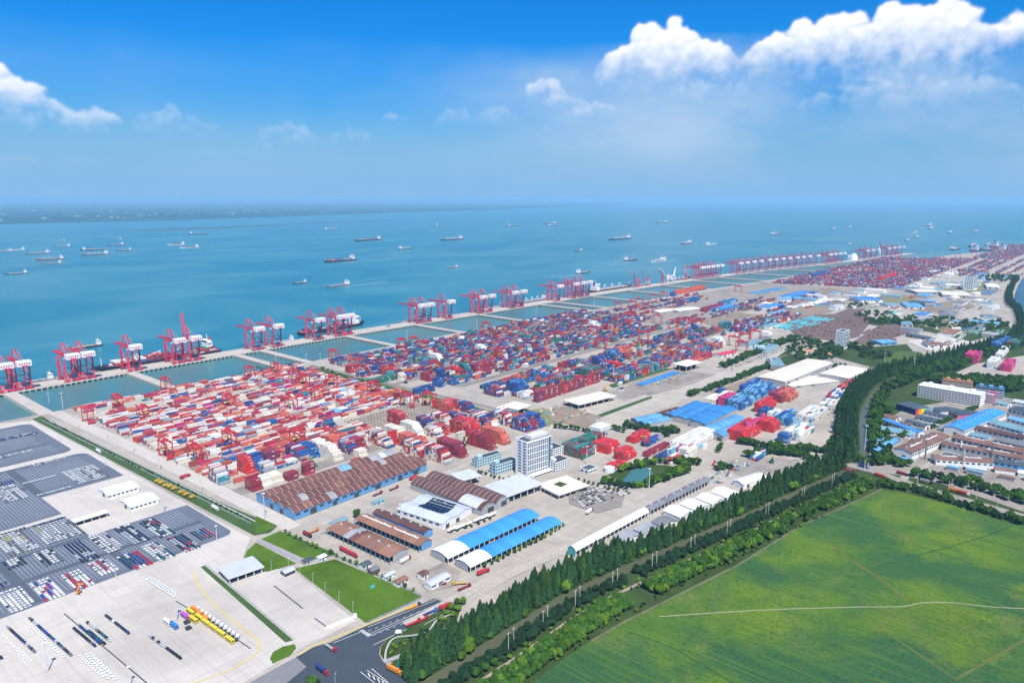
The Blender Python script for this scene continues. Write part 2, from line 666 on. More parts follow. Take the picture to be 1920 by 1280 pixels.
def strip(name, pts, w, m, z, kind='structure', parent=None, thick=0.0):
    global SHEETS
    SHEETS += 1
    z += .0035 * SHEETS
    o = ribbon(pts, w)
    n = len(pts)
    b = MB()
    for i in range(n - 1):
        q = [o[i], o[2 * n - 1 - i], o[2 * n - 2 - i], o[i + 1]]
        b.poly([(x, y, z) for x, y in q])
        if thick:
            for a, c in ((q[0], q[3]), (q[2], q[1])):
                b.poly([(a[0], a[1], z), (c[0], c[1], z), (c[0], c[1], z - thick), (a[0], a[1], z - thick)])
    ob = b.build(name, m, parent)
    if parent is None:
        ob['kind'] = kind
    return ob


def smooth_line(pts, n=6):
    out = []
    for i in range(len(pts) - 1):
        p0, p1, p2, p3 = pts[max(i - 1, 0)], pts[i], pts[i + 1], pts[min(i + 2, len(pts) - 1)]
        for k in range(n):
            t = k / n
            out.append(tuple(.5 * (2 * p1[c] + (p2[c] - p0[c]) * t + (2 * p0[c] - 5 * p1[c] + 4 * p2[c] - p3[c]) * t * t
                                   + (3 * p1[c] - p0[c] - 3 * p2[c] + p3[c]) * t ** 3) for c in (0, 1)))
    out.append(pts[-1])
    return out


# --- river: one sheet to the horizon
def water_mat(name, c1, c2, rough, wave, strength, stretch=(1, 1, 1)):
    m = bpy.data.materials.new(name)
    m.use_nodes = True
    N, Lk = m.node_tree.nodes, m.node_tree.links
    b = N['Principled BSDF']
    b.inputs['Roughness'].default_value = rough
    b.inputs['IOR'].default_value = 1.33
    t = N.new('ShaderNodeTexCoord')
    mp = N.new('ShaderNodeMapping')
    mp.inputs['Scale'].default_value = stretch
    mp.inputs['Rotation'].default_value = (0, 0, .15)
    Lk.new(t.outputs['Object'], mp.inputs[0])
    n0 = N.new('ShaderNodeTexNoise')
    n0.inputs['Scale'].default_value = wave / 60
    n0.inputs['Detail'].default_value = 5
    n0.inputs['Distortion'].default_value = 1.2
    Lk.new(mp.outputs[0], n0.inputs['Vector'])
    mx = N.new('ShaderNodeMix')
    mx.data_type = 'RGBA'
    r = N.new('ShaderNodeMapRange')
    r.inputs[1].default_value, r.inputs[2].default_value = .38, .62
    Lk.new(n0.outputs['Fac'], r.inputs[0])
    Lk.new(r.outputs[0], mx.inputs[0])
    mx.inputs[6].default_value = (*c1, 1)
    mx.inputs[7].default_value = (*c2, 1)
    Lk.new(mx.outputs[2], b.inputs['Base Color'])
    n1 = N.new('ShaderNodeTexNoise')
    n1.inputs['Scale'].default_value = wave
    n1.inputs['Detail'].default_value = 4
    Lk.new(mp.outputs[0], n1.inputs['Vector'])
    bp = N.new('ShaderNodeBump')
    bp.inputs['Strength'].default_value = strength
    bp.inputs['Distance'].default_value = .4
    Lk.new(n1.outputs['Fac'], bp.inputs['Height'])
    Lk.new(bp.outputs[0], b.inputs['Normal'])
    return m


M_WATER = water_mat('river_water', (.006, .142, .190), (.048, .195, .225), .30, .09, .35, (1, 1.6, 1))
M_CANAL = water_mat('canal_water', (.085, .092, .055), (.105, .11, .065), .22, .35, .06)
WZ = -4.0
FAR = 130000.0
sheet('river_water', [(-FAR, -FAR), (FAR, -FAR), (FAR, FAR), (-FAR, FAR)], M_WATER, WZ)

# --- land of the port (one sheet with a vertical sea wall)
SHORE = [(-4000, 1150), (1140, 1148), (1387, 1128), (1711, 1106), (2189, 1085), (2664, 1030), (3025, 1005), (3582, 892), (4523, 762),
         (5300, 560), (6200, 470), (7200, 250), (9500, -600), (9500, -6000), (-4000, -6000)]
sheet('port_ground', SHORE, M_CONC, 0.0, 8.0)

# --- basins between wharf and sea wall: still, silty water
M_BASIN = water_mat('basin_water', (.045, .155, .165), (.075, .185, .18), .28, .12, .25)
sheet('basin_water', [(-400, 1149), (1140, 1147), (1387, 1127), (1711, 1105), (2189, 1084), (2664, 1029), (3025, 1004), (3582, 891), (4523, 761), (4523, 935), (3582, 1070), (3025, 1184), (2460, 1248), (1853, 1288), (1345, 1301), (939, 1316), (-400, 1324)],
      M_BASIN, WZ + .12)

# --- far bank of the river
M_FARLAND = mat('far_bank_fields', (.022, .075, .085), .95, .5, .0011, .004, stain=.3)
fb = gp((-900, 446), (-400, 430), (0, 420), (160, 416), (300, 413), (430, 409), (560, 405), (700, 400), (820, 396), (900, 394), (1000, 390), (1080, 387),
        (1160, 383.5), (1190, 380.5))
fb2 = gp((1180, 377.6), (900, 376.2), (500, 375.4), (0, 375.2), (-900, 375.5))
sheet('far_bank', fb + fb2, M_FARLAND, -1.0, 4)
sandbar = gp((215, 431), (420, 424), (700, 412), (800, 409), (640, 416), (420, 428), (300, 433))
sheet('mud_shoal', sandbar, mat('wet_mud', (.05, .12, .13), .5, .2, .002, .01), WZ + .25)

# --- ground south of the canal and round the works
CANAL = [(150, 318), (270, 304), (349, 300), (405, 298), (480, 285), (561, 268), (672, 246), (793, 222), (836, 213), (880, 214), (938, 229), (1028, 254),
         (1130, 276), (1250, 288), (1377, 276), (1500, 250), (1934, 160), (2300, 190), (2649, 255), (3404, 310), (4300, 330), (5200, 250)]
CANAL = smooth_line(CANAL, 5)
south = [p for p in CANAL] + [(5200, -6000), (100, -6000)]
sheet('south_bank_ground', south, M_SCRUB, 0.05)
belt_n = [(p[0], p[1] + 14) for p in CANAL if p[0] < 2700]
strip('canal_bank_ground', belt_n, 38, M_SCRUB, 0.07)
strip('canal_water', CANAL[:75], 9.5, M_CANAL, 0.11)
strip('canal_water', CANAL[74:], 24, water_mat('upper_canal_water', (.02, .06, .085), (.03, .08, .10), .25, .2, .1), 0.11)


def at_canal(x, off):
    """point beside the canal: x along it, off metres to its north (+) or south (-)"""
    for i in range(len(CANAL) - 1):
        a, b = CANAL[i], CANAL[i + 1]
        if a[0] <= x <= b[0]:
            t = (x - a[0]) / (b[0] - a[0])
            d = Vector((b[0] - a[0], b[1] - a[1])).normalized()
            return a[0] + t * (b[0] - a[0]) - d.y * off, a[1] + t * (b[1] - a[1]) + d.x * off
    return x, CANAL[-1][1] + off


# --- the big field: base crop, lighter and darker patches, tracks
def field_mat():
    m = bpy.data.materials.new('field_crop')
    m.use_nodes = True
    N, Lk = m.node_tree.nodes, m.node_tree.links
    b = N['Principled BSDF']
    b.inputs['Roughness'].default_value = .95
    b.inputs['Specular IOR Level'].default_value = .1
    t = N.new('ShaderNodeTexCoord')

    def noise(scale, detail, dist=0.0, rot=0.0, st=(1, 1, 1)):
        mp = N.new('ShaderNodeMapping')
        mp.inputs['Scale'].default_value = st
        mp.inputs['Rotation'].default_value = (0, 0, rot)
        Lk.new(t.outputs['Object'], mp.inputs[0])
        n = N.new('ShaderNodeTexNoise')
        n.inputs['Scale'].default_value = scale
        n.inputs['Detail'].default_value = detail
        n.inputs['Distortion'].default_value = dist
        n.inputs['Roughness'].default_value = .62
        Lk.new(mp.outputs[0], n.inputs['Vector'])
        return n.outputs['Fac']

    def mix(f, a, c, lo, hi):
        r = N.new('ShaderNodeMapRange')
        r.inputs[1].default_value, r.inputs[2].default_value = lo, hi
        Lk.new(f, r.inputs[0])
        x = N.new('ShaderNodeMix')
        x.data_type = 'RGBA'
        Lk.new(r.outputs[0], x.inputs[0])
        for s, v in ((x.inputs[6], a), (x.inputs[7], c)):
            if isinstance(v, tuple):
                s.default_value = (*v, 1)
            else:
                Lk.new(v, s)
        return x.outputs[2]
    c = mix(noise(.018, 8, .9), (.044, .125, .032), (.130, .215, .018), .38, .64)
    c = mix(noise(.030, 6, .5, 1.1), c, (.165, .195, .055), .51, .76)
    c = mix(noise(.0085, 5, .6, .4), c, (.036, .110, .042), .48, .58)
    c = mix(noise(.42, 7, .4), c, (.020, .052, .014), .48, .74)
    c = mix(noise(.75, 6, .3, .7), c, (.11, .155, .04), .60, .85)
    c = mix(noise(.42, 4, .1, .45, (1, .02, 1)), c, (.085, .165, .026), .50, .70)
    c = mix(noise(.30, 6, .3, .45, (1, .06, 1)), c, (.026, .072, .024), .52, .85)
    Lk.new(c, b.inputs['Base Color'])
    bp = N.new('ShaderNodeBump')
    bp.inputs['Strength'].default_value = 1.0
    bp.inputs['Distance'].default_value = 1.2
    Lk.new(noise(.5, 5), bp.inputs['Height'])
    Lk.new(bp.outputs[0], b.inputs['Normal'])
    return m


M_FIELD = field_mat()
FIELD = gp((960, 1310), (1050, 1240), (1100, 1205), (1160, 1170), (1240, 1130), (1310, 1095), (1380, 1060), (1440, 1022), (1500, 985), (1570, 955), (1650, 918),
           (1700, 925), (1800, 950), (1920, 985), (2100, 1032), (2300, 1320), (1900, 1500), (900, 1400))
sheet('crop_field', FIELD, M_FIELD, 0.16)
M_FGREEN = mat('field_dense_crop', (.034, .09, .034), .95, .34, .05, .5, stain=.25, bump=.5)
M_FBRIGHT = mat('field_rank_grass', (.085, .145, .012), .95, .3, .06, .5, stain=.3, bump=.5)
M_FDRY = mat('field_dry_grass', (.12, .14, .04), .95, .3, .06, .6, stain=.3, bump=.4)
M_TRACK = mat('field_track', (.30, .29, .18), .95, .2, .2, 1.5)


def blob(cx, cy, rx, ry, n=28, rough=.18):
    ph = [rng.uniform(0, 6.28) for _ in range(4)]
    return [(cx + rx * math.cos(t) * (1 + rough * sum(math.sin(k * t + ph[k - 1]) / k for k in range(1, 5))),
             cy + ry * math.sin(t) * (1 + rough * sum(math.cos(k * t + ph[k - 1]) / k for k in range(1, 5))))
            for t in [2 * PI * i / n for i in range(n)]]


M_FGREEN2 = mat('field_mid_crop', (.075, .165, .032), .95, .34, .05, .5, stain=.25, bump=.5)
for i, (ln, w, mm) in enumerate((
        (gp((1236, 1156), (1290, 1152), (1440, 1143), (1600, 1138), (1690, 1137), (1730, 1130), (1790, 1130), (1850, 1137), (1960, 1143)), 1.1, M_TRACK),
        (gp((1550, 1010), (1600, 1052), (1650, 1085), (1700, 1125)), 3.4, M_FDRY),
        (gp((1450, 1068), (1510, 1095), (1560, 1125)), 1.0, M_FDRY),
        (gp((1310, 1165), (1350, 1165), (1520, 1180)), .8, M_FDRY),
        (gp((1600, 1145), (1660, 1185), (1790, 1272)), 1.4, M_FDRY),
        (gp((1790, 1275), (1850, 1240), (1930, 1195)), 2.0, M_FDRY),
        (gp((1640, 1065), (1740, 1036), (1840, 1008), (1900, 985)), 1.2, M_FGREEN),
        (gp((1665, 1000), (1740, 1030), (1925, 1090)), 1.0, M_FGREEN),
        (gp((1740, 985), (1840, 1010), (1930, 1036)), 1.2, M_FGREEN),
        (gp((1180, 1185), (1260, 1215), (1340, 1260), (1380, 1285)), 1.2, M_FGREEN))):
    strip('field_track', smooth_line(ln, 4), w, mm, 0.26 + .004 * i)
for i in range(15):                                     # mown drills of the near parcel
    t = i / 14
    a = G(1602 + 200 * t, 1145 - 8 * t)
    b = G(1790 + 120 * t, 1268 - 62 * t)
    strip('field_drill', [a, b], .5, M_FDRY if i % 3 else M_FBRIGHT, 0.245)

# --- apron, car park and verges at the left
sheet('terminal_apron', gp((62, 788), (470, 1008), (455, 1045), (478, 1070), (545, 1066), (668, 1164), (560, 1218), (440, 1290), (-500, 1500), (-800, 1100), (-400, 830), (-60, 800)), M_APRON, 0.05)


def rect(x0, y0, x1, y1):
    return [(x0, y0), (x1, y0), (x1, y1), (x0, y1)]


def rrect(x0, y0, x1, y1, r, corners='ne'):
    p = []
    for c, cx, cy, a0 in (('sw', x0, y0, 180), ('se', x1, y0, 270), ('ne', x1, y1, 0), ('nw', x0, y1, 90)):
        if c in corners.split():
            ox = cx + (r if 'w' in c else -r)
            oy = cy + (r if 's' in c else -r)
            for k in range(7):
                t = rad(a0 + 15 * k)
                p.append((ox + r * math.cos(t), oy + r * math.sin(t)))
        else:
            p.append((cx, cy))
    return p


lotA = sheet('car_park', rrect(-60, 946, 281, 1112, 12, 'ne se'), M_LOT, 0.09)
lotB = sheet('car_park', rrect(-60, 816, 288, 931, 12, 'ne'), M_LOT, 0.09)
lotB2 = sheet('car_park', rect(-60, 757, 208, 816), M_LOT, 0.094)
lotC = sheet('car_park', rrect(-60, 592, 297, 686, 10, 'se'), M_LOT, 0.09)
lotC2 = sheet('car_park', rect(-60, 686, 208, 749), M_LOT, 0.094)


def lane(x0, y0, x1, y1, parent):
    sheet('drive_lane', rect(x0, y0, x1, y1), M_LANE, 0.13, parent=parent)


LZ = .42
M_LINE = mat('worn_line_paint', (.36, .37, .40), .8, .15, .3, 2)


def lines(parent, x0, x1, y0, y1, px):
    b = MB()
    x = x0
    while x <= x1:
        b.poly([(x, y0, LZ), (x + .28, y0, LZ), (x + .28, y1, LZ), (x, y1, .125)])
        x += px
    b.build('parking_line', M_LINE, parent)


for x0, x1, y0, y1, pr in ((-40, 262, 1000, 1052, lotA), (-40, 262, 1056, 1100, lotA), (-40, 268, 952, 994, lotA), (-40, 206, 860, 924, lotB), (214, 276, 836, 922, lotB),
                           (-40, 206, 762, 850, lotB), (-40, 206, 690, 742, lotC), (-40, 136, 642, 684, lotC), (-40, 136, 598, 636, lotC),
                           (144, 206, 642, 684, lotC), (144, 206, 598, 636, lotC), (214, 286, 642, 682, lotC), (214, 284, 598, 636, lotC)):
    lines(pr, x0, x1, y0, y1, 2.9)
for a in ((206, 820, 214, 928, lotB), (-60, 850, 206, 860, lotB), (136, 596, 144, 686, lotC), (206, 596, 214, 686, lotC), (-60, 636, 288, 642, lotC),
          (-60, 684, 200, 690, lotC2), (-60, 994, 270, 1000, lotA), (60, 690, 66, 745, lotC2), (60, 596, 66, 684, lotC), (60, 762, 66, 850, lotB2)):
    lane(*a)
# verge between apron and yard road
sheet('grass_verge', [(290, 1130), (303, 1137), (322, 660), (330, 575), (318, 568), (306, 574), (303, 680)], M_VERGE, 0.10)
strip('verge_path', [(302, 1120), (313, 860), (322, 600)], 1.6, M_KERB, 0.14)
strip('yard_road', [(322, 1145), (334, 860), (338, 560)], 17, mat('yard_road_concrete', (.49, .45, .40), .85, .1, .06, 1, stain=.2), 0.06)
sheet('lawn', [G(480, 967), G(520, 985), G(511, 990), G(478, 1003)], M_LAWN, 0.10)
sheet('lawn', gp((490, 1010), (525, 995), (632, 1038), (612, 1045), (577, 1050)), M_LAWN, 0.10)
sheet('lawn', gp((480, 1017), (463, 1033), (457, 1048), (470, 1064), (500, 1072), (556, 1056)), M_LAWN, 0.10)
sheet('lawn', gp((552, 1066), (628, 1048), (790, 1118), (685, 1167)), M_LAWN, 0.10)
sheet('lawn', gp((506, 1235), (512, 1222), (530, 1212), (552, 1207), (556, 1214), (545, 1228), (512, 1244)), M_LAWN, 0.10)
strip('paved_walk', gp((484, 1012), (570, 1054)), 5, mat('walk_paving', (.30, .30, .31), .9, .1, .3, 2), 0.13)
strip('paved_walk', gp((548, 1064), (580, 1053), (610, 1046)), 1.6, M_KERB, 0.15)
sheet('forecourt', gp((437, 1092), (480, 1068), (545, 1066), (668, 1164), (563, 1214)), M_APRON, 0.075)
sheet('grass_verge', gp((376, 1063), (384, 1060), (550, 1200), (535, 1204)), M_VERGE, 0.12)
# road junction in front
ROADJ = gp((555, 1232), (580, 1215), (620, 1204), (680, 1176), (815, 1122), (840, 1131), (777, 1170), (745, 1186), (726, 1197), (713, 1212), (711, 1226), (718, 1240), (752, 1267), (790, 1300),
           (700, 1340), (480, 1340), (430, 1300))
sheet('junction_road', ROADJ, M_ROAD, 0.11)
sheet('side_road', gp((430, 1300), (555, 1232), (575, 1250), (500, 1310)), mat('worn_asphalt', (.2, .2, .21), .9, .15, .2, 2), 0.118)
mk = MB()


def mark(a, b, w=.35, z=.62):
    p, q = G(*a), G(*b)
    o = ribbon([p, q], w)
    mk.poly([(x, y, z) for x, y in o])


for a, b in (((685, 1192), (828, 1130)), ((688, 1195), (832, 1132)), ((625, 1206), (680, 1184)), ((690, 1176), (818, 1125)), ((700, 1210), (762, 1180)),
             ((676, 1260), (705, 1283)), ((688, 1257), (730, 1283)), ((697, 1254), (728, 1280))):
    mark(a, b)
for t in range(9):
    x = 690 + 13 * t
    mark((x, 1184 - 5.0 * t), (x + 6, 1181.6 - 5.0 * t), .3)
    mark((x + 8, 1192 - 5.0 * t), (x + 14, 1189.6 - 5.0 * t), .3)
for t in range(7):                                       # zebra bars
    mark((674 + 2.6 * t, 1184 + 1.6 * t), (681 + 2.6 * t, 1181 + 1.6 * t), .8)
for t in range(4):
    mark((690 + 9 * t, 1262 + 5 * t), (694 + 9 * t, 1270 + 5 * t), .6)
mk.build('road_marking', M_PAINT)['kind'] = 'structure'
strip('roadside_kerb', gp((560, 1228), (585, 1213), (680, 1175), (790, 1128)), 1.2, M_YPAINT, 0.18)
sheet('corner_garden', gp((726, 1198), (745, 1186), (777, 1170), (836, 1136), (868, 1126), (858, 1160), (800, 1200), (790, 1225), (755, 1243), (722, 1240), (713, 1226), (714, 1212)), M_SCRUB, 0.12)
strip('garden_path', smooth_line(gp((722, 1240), (725, 1216), (740, 1196), (780, 1190), (805, 1180), (820, 1162), (850, 1150)), 5), 1.3, M_KERB, 0.16)
strip('service_road', gp((720, 1241), (760, 1226), (790, 1214)), 4, mat('service_asphalt', (.3, .3, .3), .9, .12, .2, 2), 0.15)
# apron barrier bend with its painted line
strip('apron_bend', smooth_line(gp((365, 1068), (366, 1085), (385, 1115), (420, 1150), (466, 1185), (486, 1205), (482, 1222), (455, 1243), (400, 1268), (330, 1290)), 5), 1.0, M_YPAINT, 0.16)
strip('drain_channel', gp((120, 1150), (195, 1213), (276, 1281)), .8, M_ROAD, 0.13)
strip('drain_channel', gp((330, 1127), (392, 1163), (470, 1216)), .8, M_ROAD, 0.13)
strip('drain_channel', gp((514, 1098), (568, 1141)), 1.0, M_ROAD, 0.13)
strip('drain_channel', gp((590, 1159), (611, 1174)), 1.0, M_ROAD, 0.13)

# --- yard pavements and roads further in
sheet('main_road', [(500, 540), (560, 548), (745, 548), (790, 500), (1600, 462), (1602, 500), (1180, 528), (1060, 545), (800, 590), (740, 600), (720, 570), (600, 560), (520, 556)], mat('main_road_concrete', (.46, .415, .35), .88, .1, .05, 1, stain=.2, streak=.22), 0.06)
strip('canal_road', [at_canal(300 + 20 * i, 58) for i in range(30)], 15, mat('canal_road_concrete', (.44, .39, .33), .88, .1, .06, 1, stain=.2, streak=.2), 0.08)
sheet('storage_ground', [(800, 850), (1600, 830), (2600, 660), (2600, 1020), (1700, 1095), (800, 1120)], M_PAVE2, 0.03)
sheet('timber_ground', gp((1470, 608), (1500, 590), (1590, 588), (1640, 595), (1610, 632), (1560, 640), (1490, 628)), M_BROWN, 0.08)
sheet('timber_ground', gp((1600, 640), (1640, 615), (1680, 607), (1718, 618), (1660, 640), (1625, 652)), M_BROWN, 0.08)
sheet('timber_ground', gp((1560, 590), (1600, 575), (1625, 578), (1610, 590)), M_BROWN, 0.08)
sheet('stadium_grass', gp((1655, 678), (1665, 664), (1690, 658), (1725, 660), (1742, 670), (1738, 682), (1715, 690), (1680, 688)), mat('stadium_lawn', (.07, .12, .03), .95, .2, .1, 1), 0.12)
sheet('green_ground', gp((1430, 690), (1470, 660), (1500, 640), (1640, 650), (1700, 645), (1740, 690), (1690, 705), (1640, 690), (1560, 668), (1480, 705)), M_SCRUB, 0.06)
sheet('green_ground', gp((1600, 600), (1690, 598), (1790, 605), (1880, 600), (1900, 620), (1820, 640), (1740, 622), (1640, 610)), M_SCRUB, 0.06)
sheet('grass_strip', gp((1120, 778), (1220, 742), (1224, 746), (1128, 782)), M_VERGE, 0.1)
sheet('grass_strip', gp((1140, 722), (1250, 690), (1262, 692), (1150, 727)), M_VERGE, 0.1)
sheet('grass_strip', [(712, 1110), (727, 1110), (731, 860), (736, 640), (724, 640), (716, 850)], M_VERGE, 0.1)
sheet('grass_strip', gp((1560, 520), (1600, 513), (1760, 500), (1772, 504), (1650, 516), (1580, 526)), M_VERGE, 0.1)
sheet('works_ground', gp((1625, 880), (1640, 800), (1700, 765), (1860, 740), (1960, 760), (2100, 960), (1920, 960), (1760, 905)), M_PAVE2, 0.09)
sheet('works_ground', gp((1790, 700), (1830, 682), (1960, 660), (1990, 720), (1860, 716)), M_CONC, 0.09)
strip('works_road', gp((1590, 872), (1645, 886), (1710, 908), (1800, 935), (1925, 970), (2060, 1010)), 13, M_PAVE2, 0.20)
strip('works_road', gp((1690, 905), (1700, 890), (1740, 872), (1790, 840), (1850, 800)), 8, M_CONC, 0.17)
strip('canal_path', [at_canal(280 + 26 * i, -22) for i in range(20)], 3.0, M_SOIL, 0.14)

# lanes, worn patches and dirt of the yards
M_LANEC = mat('dark_lane_concrete', (.27, .245, .215), .9, .16, .06, 1.0, stain=.3, streak=.25)
M_DIRT = mat('yard_dirt', (.26, .205, .155), .95, .25, .06, .9, stain=.35)
M_OLIVE = mat('weedy_ground', (.20, .20, .10), .95, .3, .05, .8, stain=.35)
for x0, x1, y0, y1 in ((345, 716, 862, 868), (345, 716, 774, 780), (345, 716, 950, 956), (745, 1600, 893, 904), (800, 1540, 800, 816), (1000, 1545, 691, 700), (812, 990, 676, 686), (345, 560, 668, 688)):
    sheet('yard_lane', rect(x0, y0, x1, y1), M_LANEC, 0.06)
strip('yard_lane', [(731, 1120), (738, 880), (748, 640), (756, 560)], 10, M_LANEC, 0.07)
for pts, mm in ((((1010, 770), (1060, 760), (1130, 782), (1100, 802), (1040, 792)), M_DIRT), (((985, 770), (1020, 765), (1045, 800), (1000, 800)), M_OLIVE), (((1140, 735), (1200, 716), (1225, 735), (1170, 752)), M_PAVE2),
                (((1175, 718), (1260, 692), (1345, 702), (1270, 730), (1215, 742)), M_PAVE2), (((1350, 868), (1400, 855), (1500, 862), (1470, 895), (1400, 900)), M_PAVE2), (((1330, 735), (1420, 705), (1470, 715), (1400, 745)), M_DIRT),
                (((780, 1080), (830, 1055), (865, 1070), (850, 1100), (800, 1110)), M_PAVE2), (((600, 1000), (640, 978), (668, 985), (640, 1000)), M_PAVE2), (((1065, 925), (1100, 912), (1172, 930), (1165, 950), (1120, 962), (1068, 945)), M_LANEC),
                (((1140, 890), (1180, 870), (1250, 872), (1285, 880), (1215, 912), (1170, 912)), M_SCRUB), (((1165, 905), (1185, 880), (1215, 876), (1225, 888), (1200, 905)), M_BASIN),
                (((1440, 585), (1480, 570), (1600, 560), (1560, 585), (1480, 600)), M_DIRT), (((1580, 560), (1700, 545), (1760, 555), (1680, 575), (1600, 580)), M_PAVE2), (((1700, 580), (1800, 560), (1830, 575), (1780, 590)), M_DIRT),
                (((1480, 548), (1560, 540), (1600, 550), (1500, 565)), M_DIRT), (((1720, 610), (1790, 600), (1850, 612), (1800, 628)), M_OLIVE), (((1760, 540), (1850, 528), (1880, 545), (1800, 556)), M_OLIVE),
                (((1300, 600), (1380, 585), (1420, 590), (1340, 612)), M_DIRT), (((1640, 560), (1690, 552), (1720, 562), (1660, 572)), M_OLIVE), (((1470, 655), (1500, 640), (1540, 650), (1500, 672)), M_CONC),
                (((1700, 640), (1760, 628), (1840, 645), (1760, 665)), mat('pale_lot', (.52, .48, .42), .9, .1, .05, 1, stain=.2)), (((1840, 580), (1880, 572), (1898, 600), (1850, 606)), M_CONC)):
    sheet('worn_ground', gp(*pts), mm, 0.075)

pm = MB()
for pts, w, dash in ((((800, 552), (1060, 534), (1180, 518), (1590, 470)), .5, 9), (((760, 575), (1050, 523), (1180, 508), (1590, 478)), .5, 0), (((334, 1120), (338, 600)), .4, 8), (((327, 1120), (330, 640)), .35, 0),
                     ([at_canal(310 + 40 * i, 58) for i in range(14)], .4, 8), ([at_canal(310 + 40 * i, 51.5) for i in range(14)], .3, 0), (((520, 552), (740, 552)), .4, 8), (((742, 1110), (750, 880), (756, 600)), .4, 8)):
    pts = list(pts)
    for (x0, y0), (x1, y1) in zip(pts, pts[1:]):
        d = math.hypot(x1 - x0, y1 - y0)
        n_ = max(1, int(d / dash)) if dash else 1
        for k in range(n_):
            a_, b_ = k / n_, (k + (.55 if dash else 1)) / n_
            o_ = ribbon([(x0 + (x1 - x0) * a_, y0 + (y1 - y0) * a_), (x0 + (x1 - x0) * b_, y0 + (y1 - y0) * b_)], w)
            pm.poly([(x, y, .66) for x, y in o_])
pm.build('lane_marking', M_PAINT)['kind'] = 'structure'

strip('field_margin', [(p[0] + 3, p[1] - 1.5) for p in FIELD[2:11]], 2.2, mat('dry_margin', (.15, .15, .085), .95, .4, .2, 1.5, stain=.4), 0.2)

# ------------------------------------------------------------------ wharf, trestles, cranes, ships
QUAY = [(-400, 1317), (939, 1309), (1345, 1294), (1853, 1280), (2460, 1240), (3025, 1176), (3582, 1062), (4523, 928)]


def lerp_line(line, x):
    for (x0, y0), (x1, y1) in zip(line, line[1:]):
        if x <= x1:
            t = (x - x0) / (x1 - x0)
            return y0 + t * (y1 - y0), math.atan2(y1 - y0, x1 - x0)
    return line[-1][1], math.atan2(line[-1][1] - line[-2][1], line[-1][0] - line[-2][0])


M_PILE = mat('concrete_pile', (.50, .49, .47), .85, .15, .5, 3)
M_SHADE = mat('under_deck_shade', (.16, .17, .18), .9, .15, .5, 3)
DECK_W = 46.0
b = MB()
for (x0, y0), (x1, y1) in zip(QUAY, QUAY[1:]):
    b.poly([(x0, y0, .3), (x1, y1, .3), (x1, y1 + DECK_W, .3), (x0, y0 + DECK_W, .3)])
    b.poly([(x0, y0, -1.2), (x1, y1, -1.2), (x1, y1, .3), (x0, y0, .3)])
    b.poly([(x1, y1 + DECK_W, -1.2), (x0, y0 + DECK_W, -1.2), (x0, y0 + DECK_W, .3), (x1, y1 + DECK_W, .3)])
    b.poly([(x1, y1, -1.2), (x0, y0, -1.2), (x0, y0 + DECK_W, -1.2), (x1, y1 + DECK_W, -1.2)])
wharf = thing('wharf', 'long concrete wharf deck on piles carrying the red quay cranes', 'wharf')
b.build('deck', M_QUAY, wharf)
x = -300.0
pile_me = MB().box(-.9, -.9, -9, .9, .9, -1.2).box(-1.3, -1.6, -1.9, 1.3, 1.0, -.1).mesh('pile', M_PILE)
far_p = MB()
n = 0
while x < 4500:
    y, a = lerp_line(QUAY, x)
    if n < 150 and x > 250:
        put('pile', pile_me, wharf, (x, y + .4, 0))
        n += 1
    elif x > 250:
        far_p.box(x - .9, y - .5, -9, x + .9, y + 1.3, -1.2).box(x - 1.3, y - 1.2, -1.9, x + 1.3, y + 1.4, -.1)
    x += 8.4
far_p.build('pile', M_PILE, wharf)['kind'] = 'stuff'
rails = MB()
for off in (5.0, 36.0):
    for (x0, y0), (x1, y1) in zip(QUAY, QUAY[1:]):
        rails.beam((x0, y0 + off, .36), (x1, y1 + off, .36), .5, .12)
rails.build('crane_rail', mat('rail_steel', (.12, .10, .09), .5, .2, 1, 5), wharf)
# added sheet behind the piles, coloured dark as the shade under the deck
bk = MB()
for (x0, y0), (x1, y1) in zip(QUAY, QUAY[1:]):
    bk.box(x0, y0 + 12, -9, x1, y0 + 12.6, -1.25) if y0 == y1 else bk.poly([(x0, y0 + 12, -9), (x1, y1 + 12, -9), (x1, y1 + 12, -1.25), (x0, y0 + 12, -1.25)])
bk.build('under_deck_shade_sheet', M_SHADE, wharf)

TRESTLES = [(311, 18), (492, 16), (688, 15), (744, 15), (950, 15), (1148, 15), (1362, 15), (1610, 15), (1680, 15), (1858, 15), (2055, 15), (2262, 16), (2462, 16),
            (2630, 16), (2860, 18), (3120, 18), (3420, 20), (3780, 20), (4150, 20)]
for i, (tx, w) in enumerate(TRESTLES):
    yq, _ = lerp_line(QUAY, tx)
    ys = lerp_line(SHORE[:9], tx)[0]
    t = thing('trestle', f'{nth(i)} concrete trestle bridge from the left joining yard and wharf', 'bridge', (tx, ys, 0), 0, 'trestles across the basins')
    L = yq - ys
    MB().box(-w / 2, -6, -1.3, w / 2, L + .5, .24).build('deck', M_QUAY, t)
    for s in (-1, 1):
        MB().box(s * w / 2 - .25, -2, .24, s * w / 2 + .25, L - 2, 1.1).build('parapet', M_KERB, t)
    k = 0
    if tx < 1700:
        pm = MB().box(-.7, -.7, -9, .7, .7, -1.3).box(-1.0, -1.0, -2.0, 1.0, 1.0, -.6).mesh('pile', M_PILE)
        while k * 9 + 5 < L:
            for s in (-1, 1):
                put('pile', pm, t, (s * w / 2, k * 9 + 5, 0))
            k += 1
    else:
        pp = MB()
        while k * 9 + 5 < L:
            for s in (-1, 1):
                pp.box(s * w / 2 - .8, k * 9 + 4.2, -9, s * w / 2 + .8, k * 9 + 5.8, -.6)
            k += 1
        pp.build('pile', M_PILE, t)['kind'] = 'stuff'

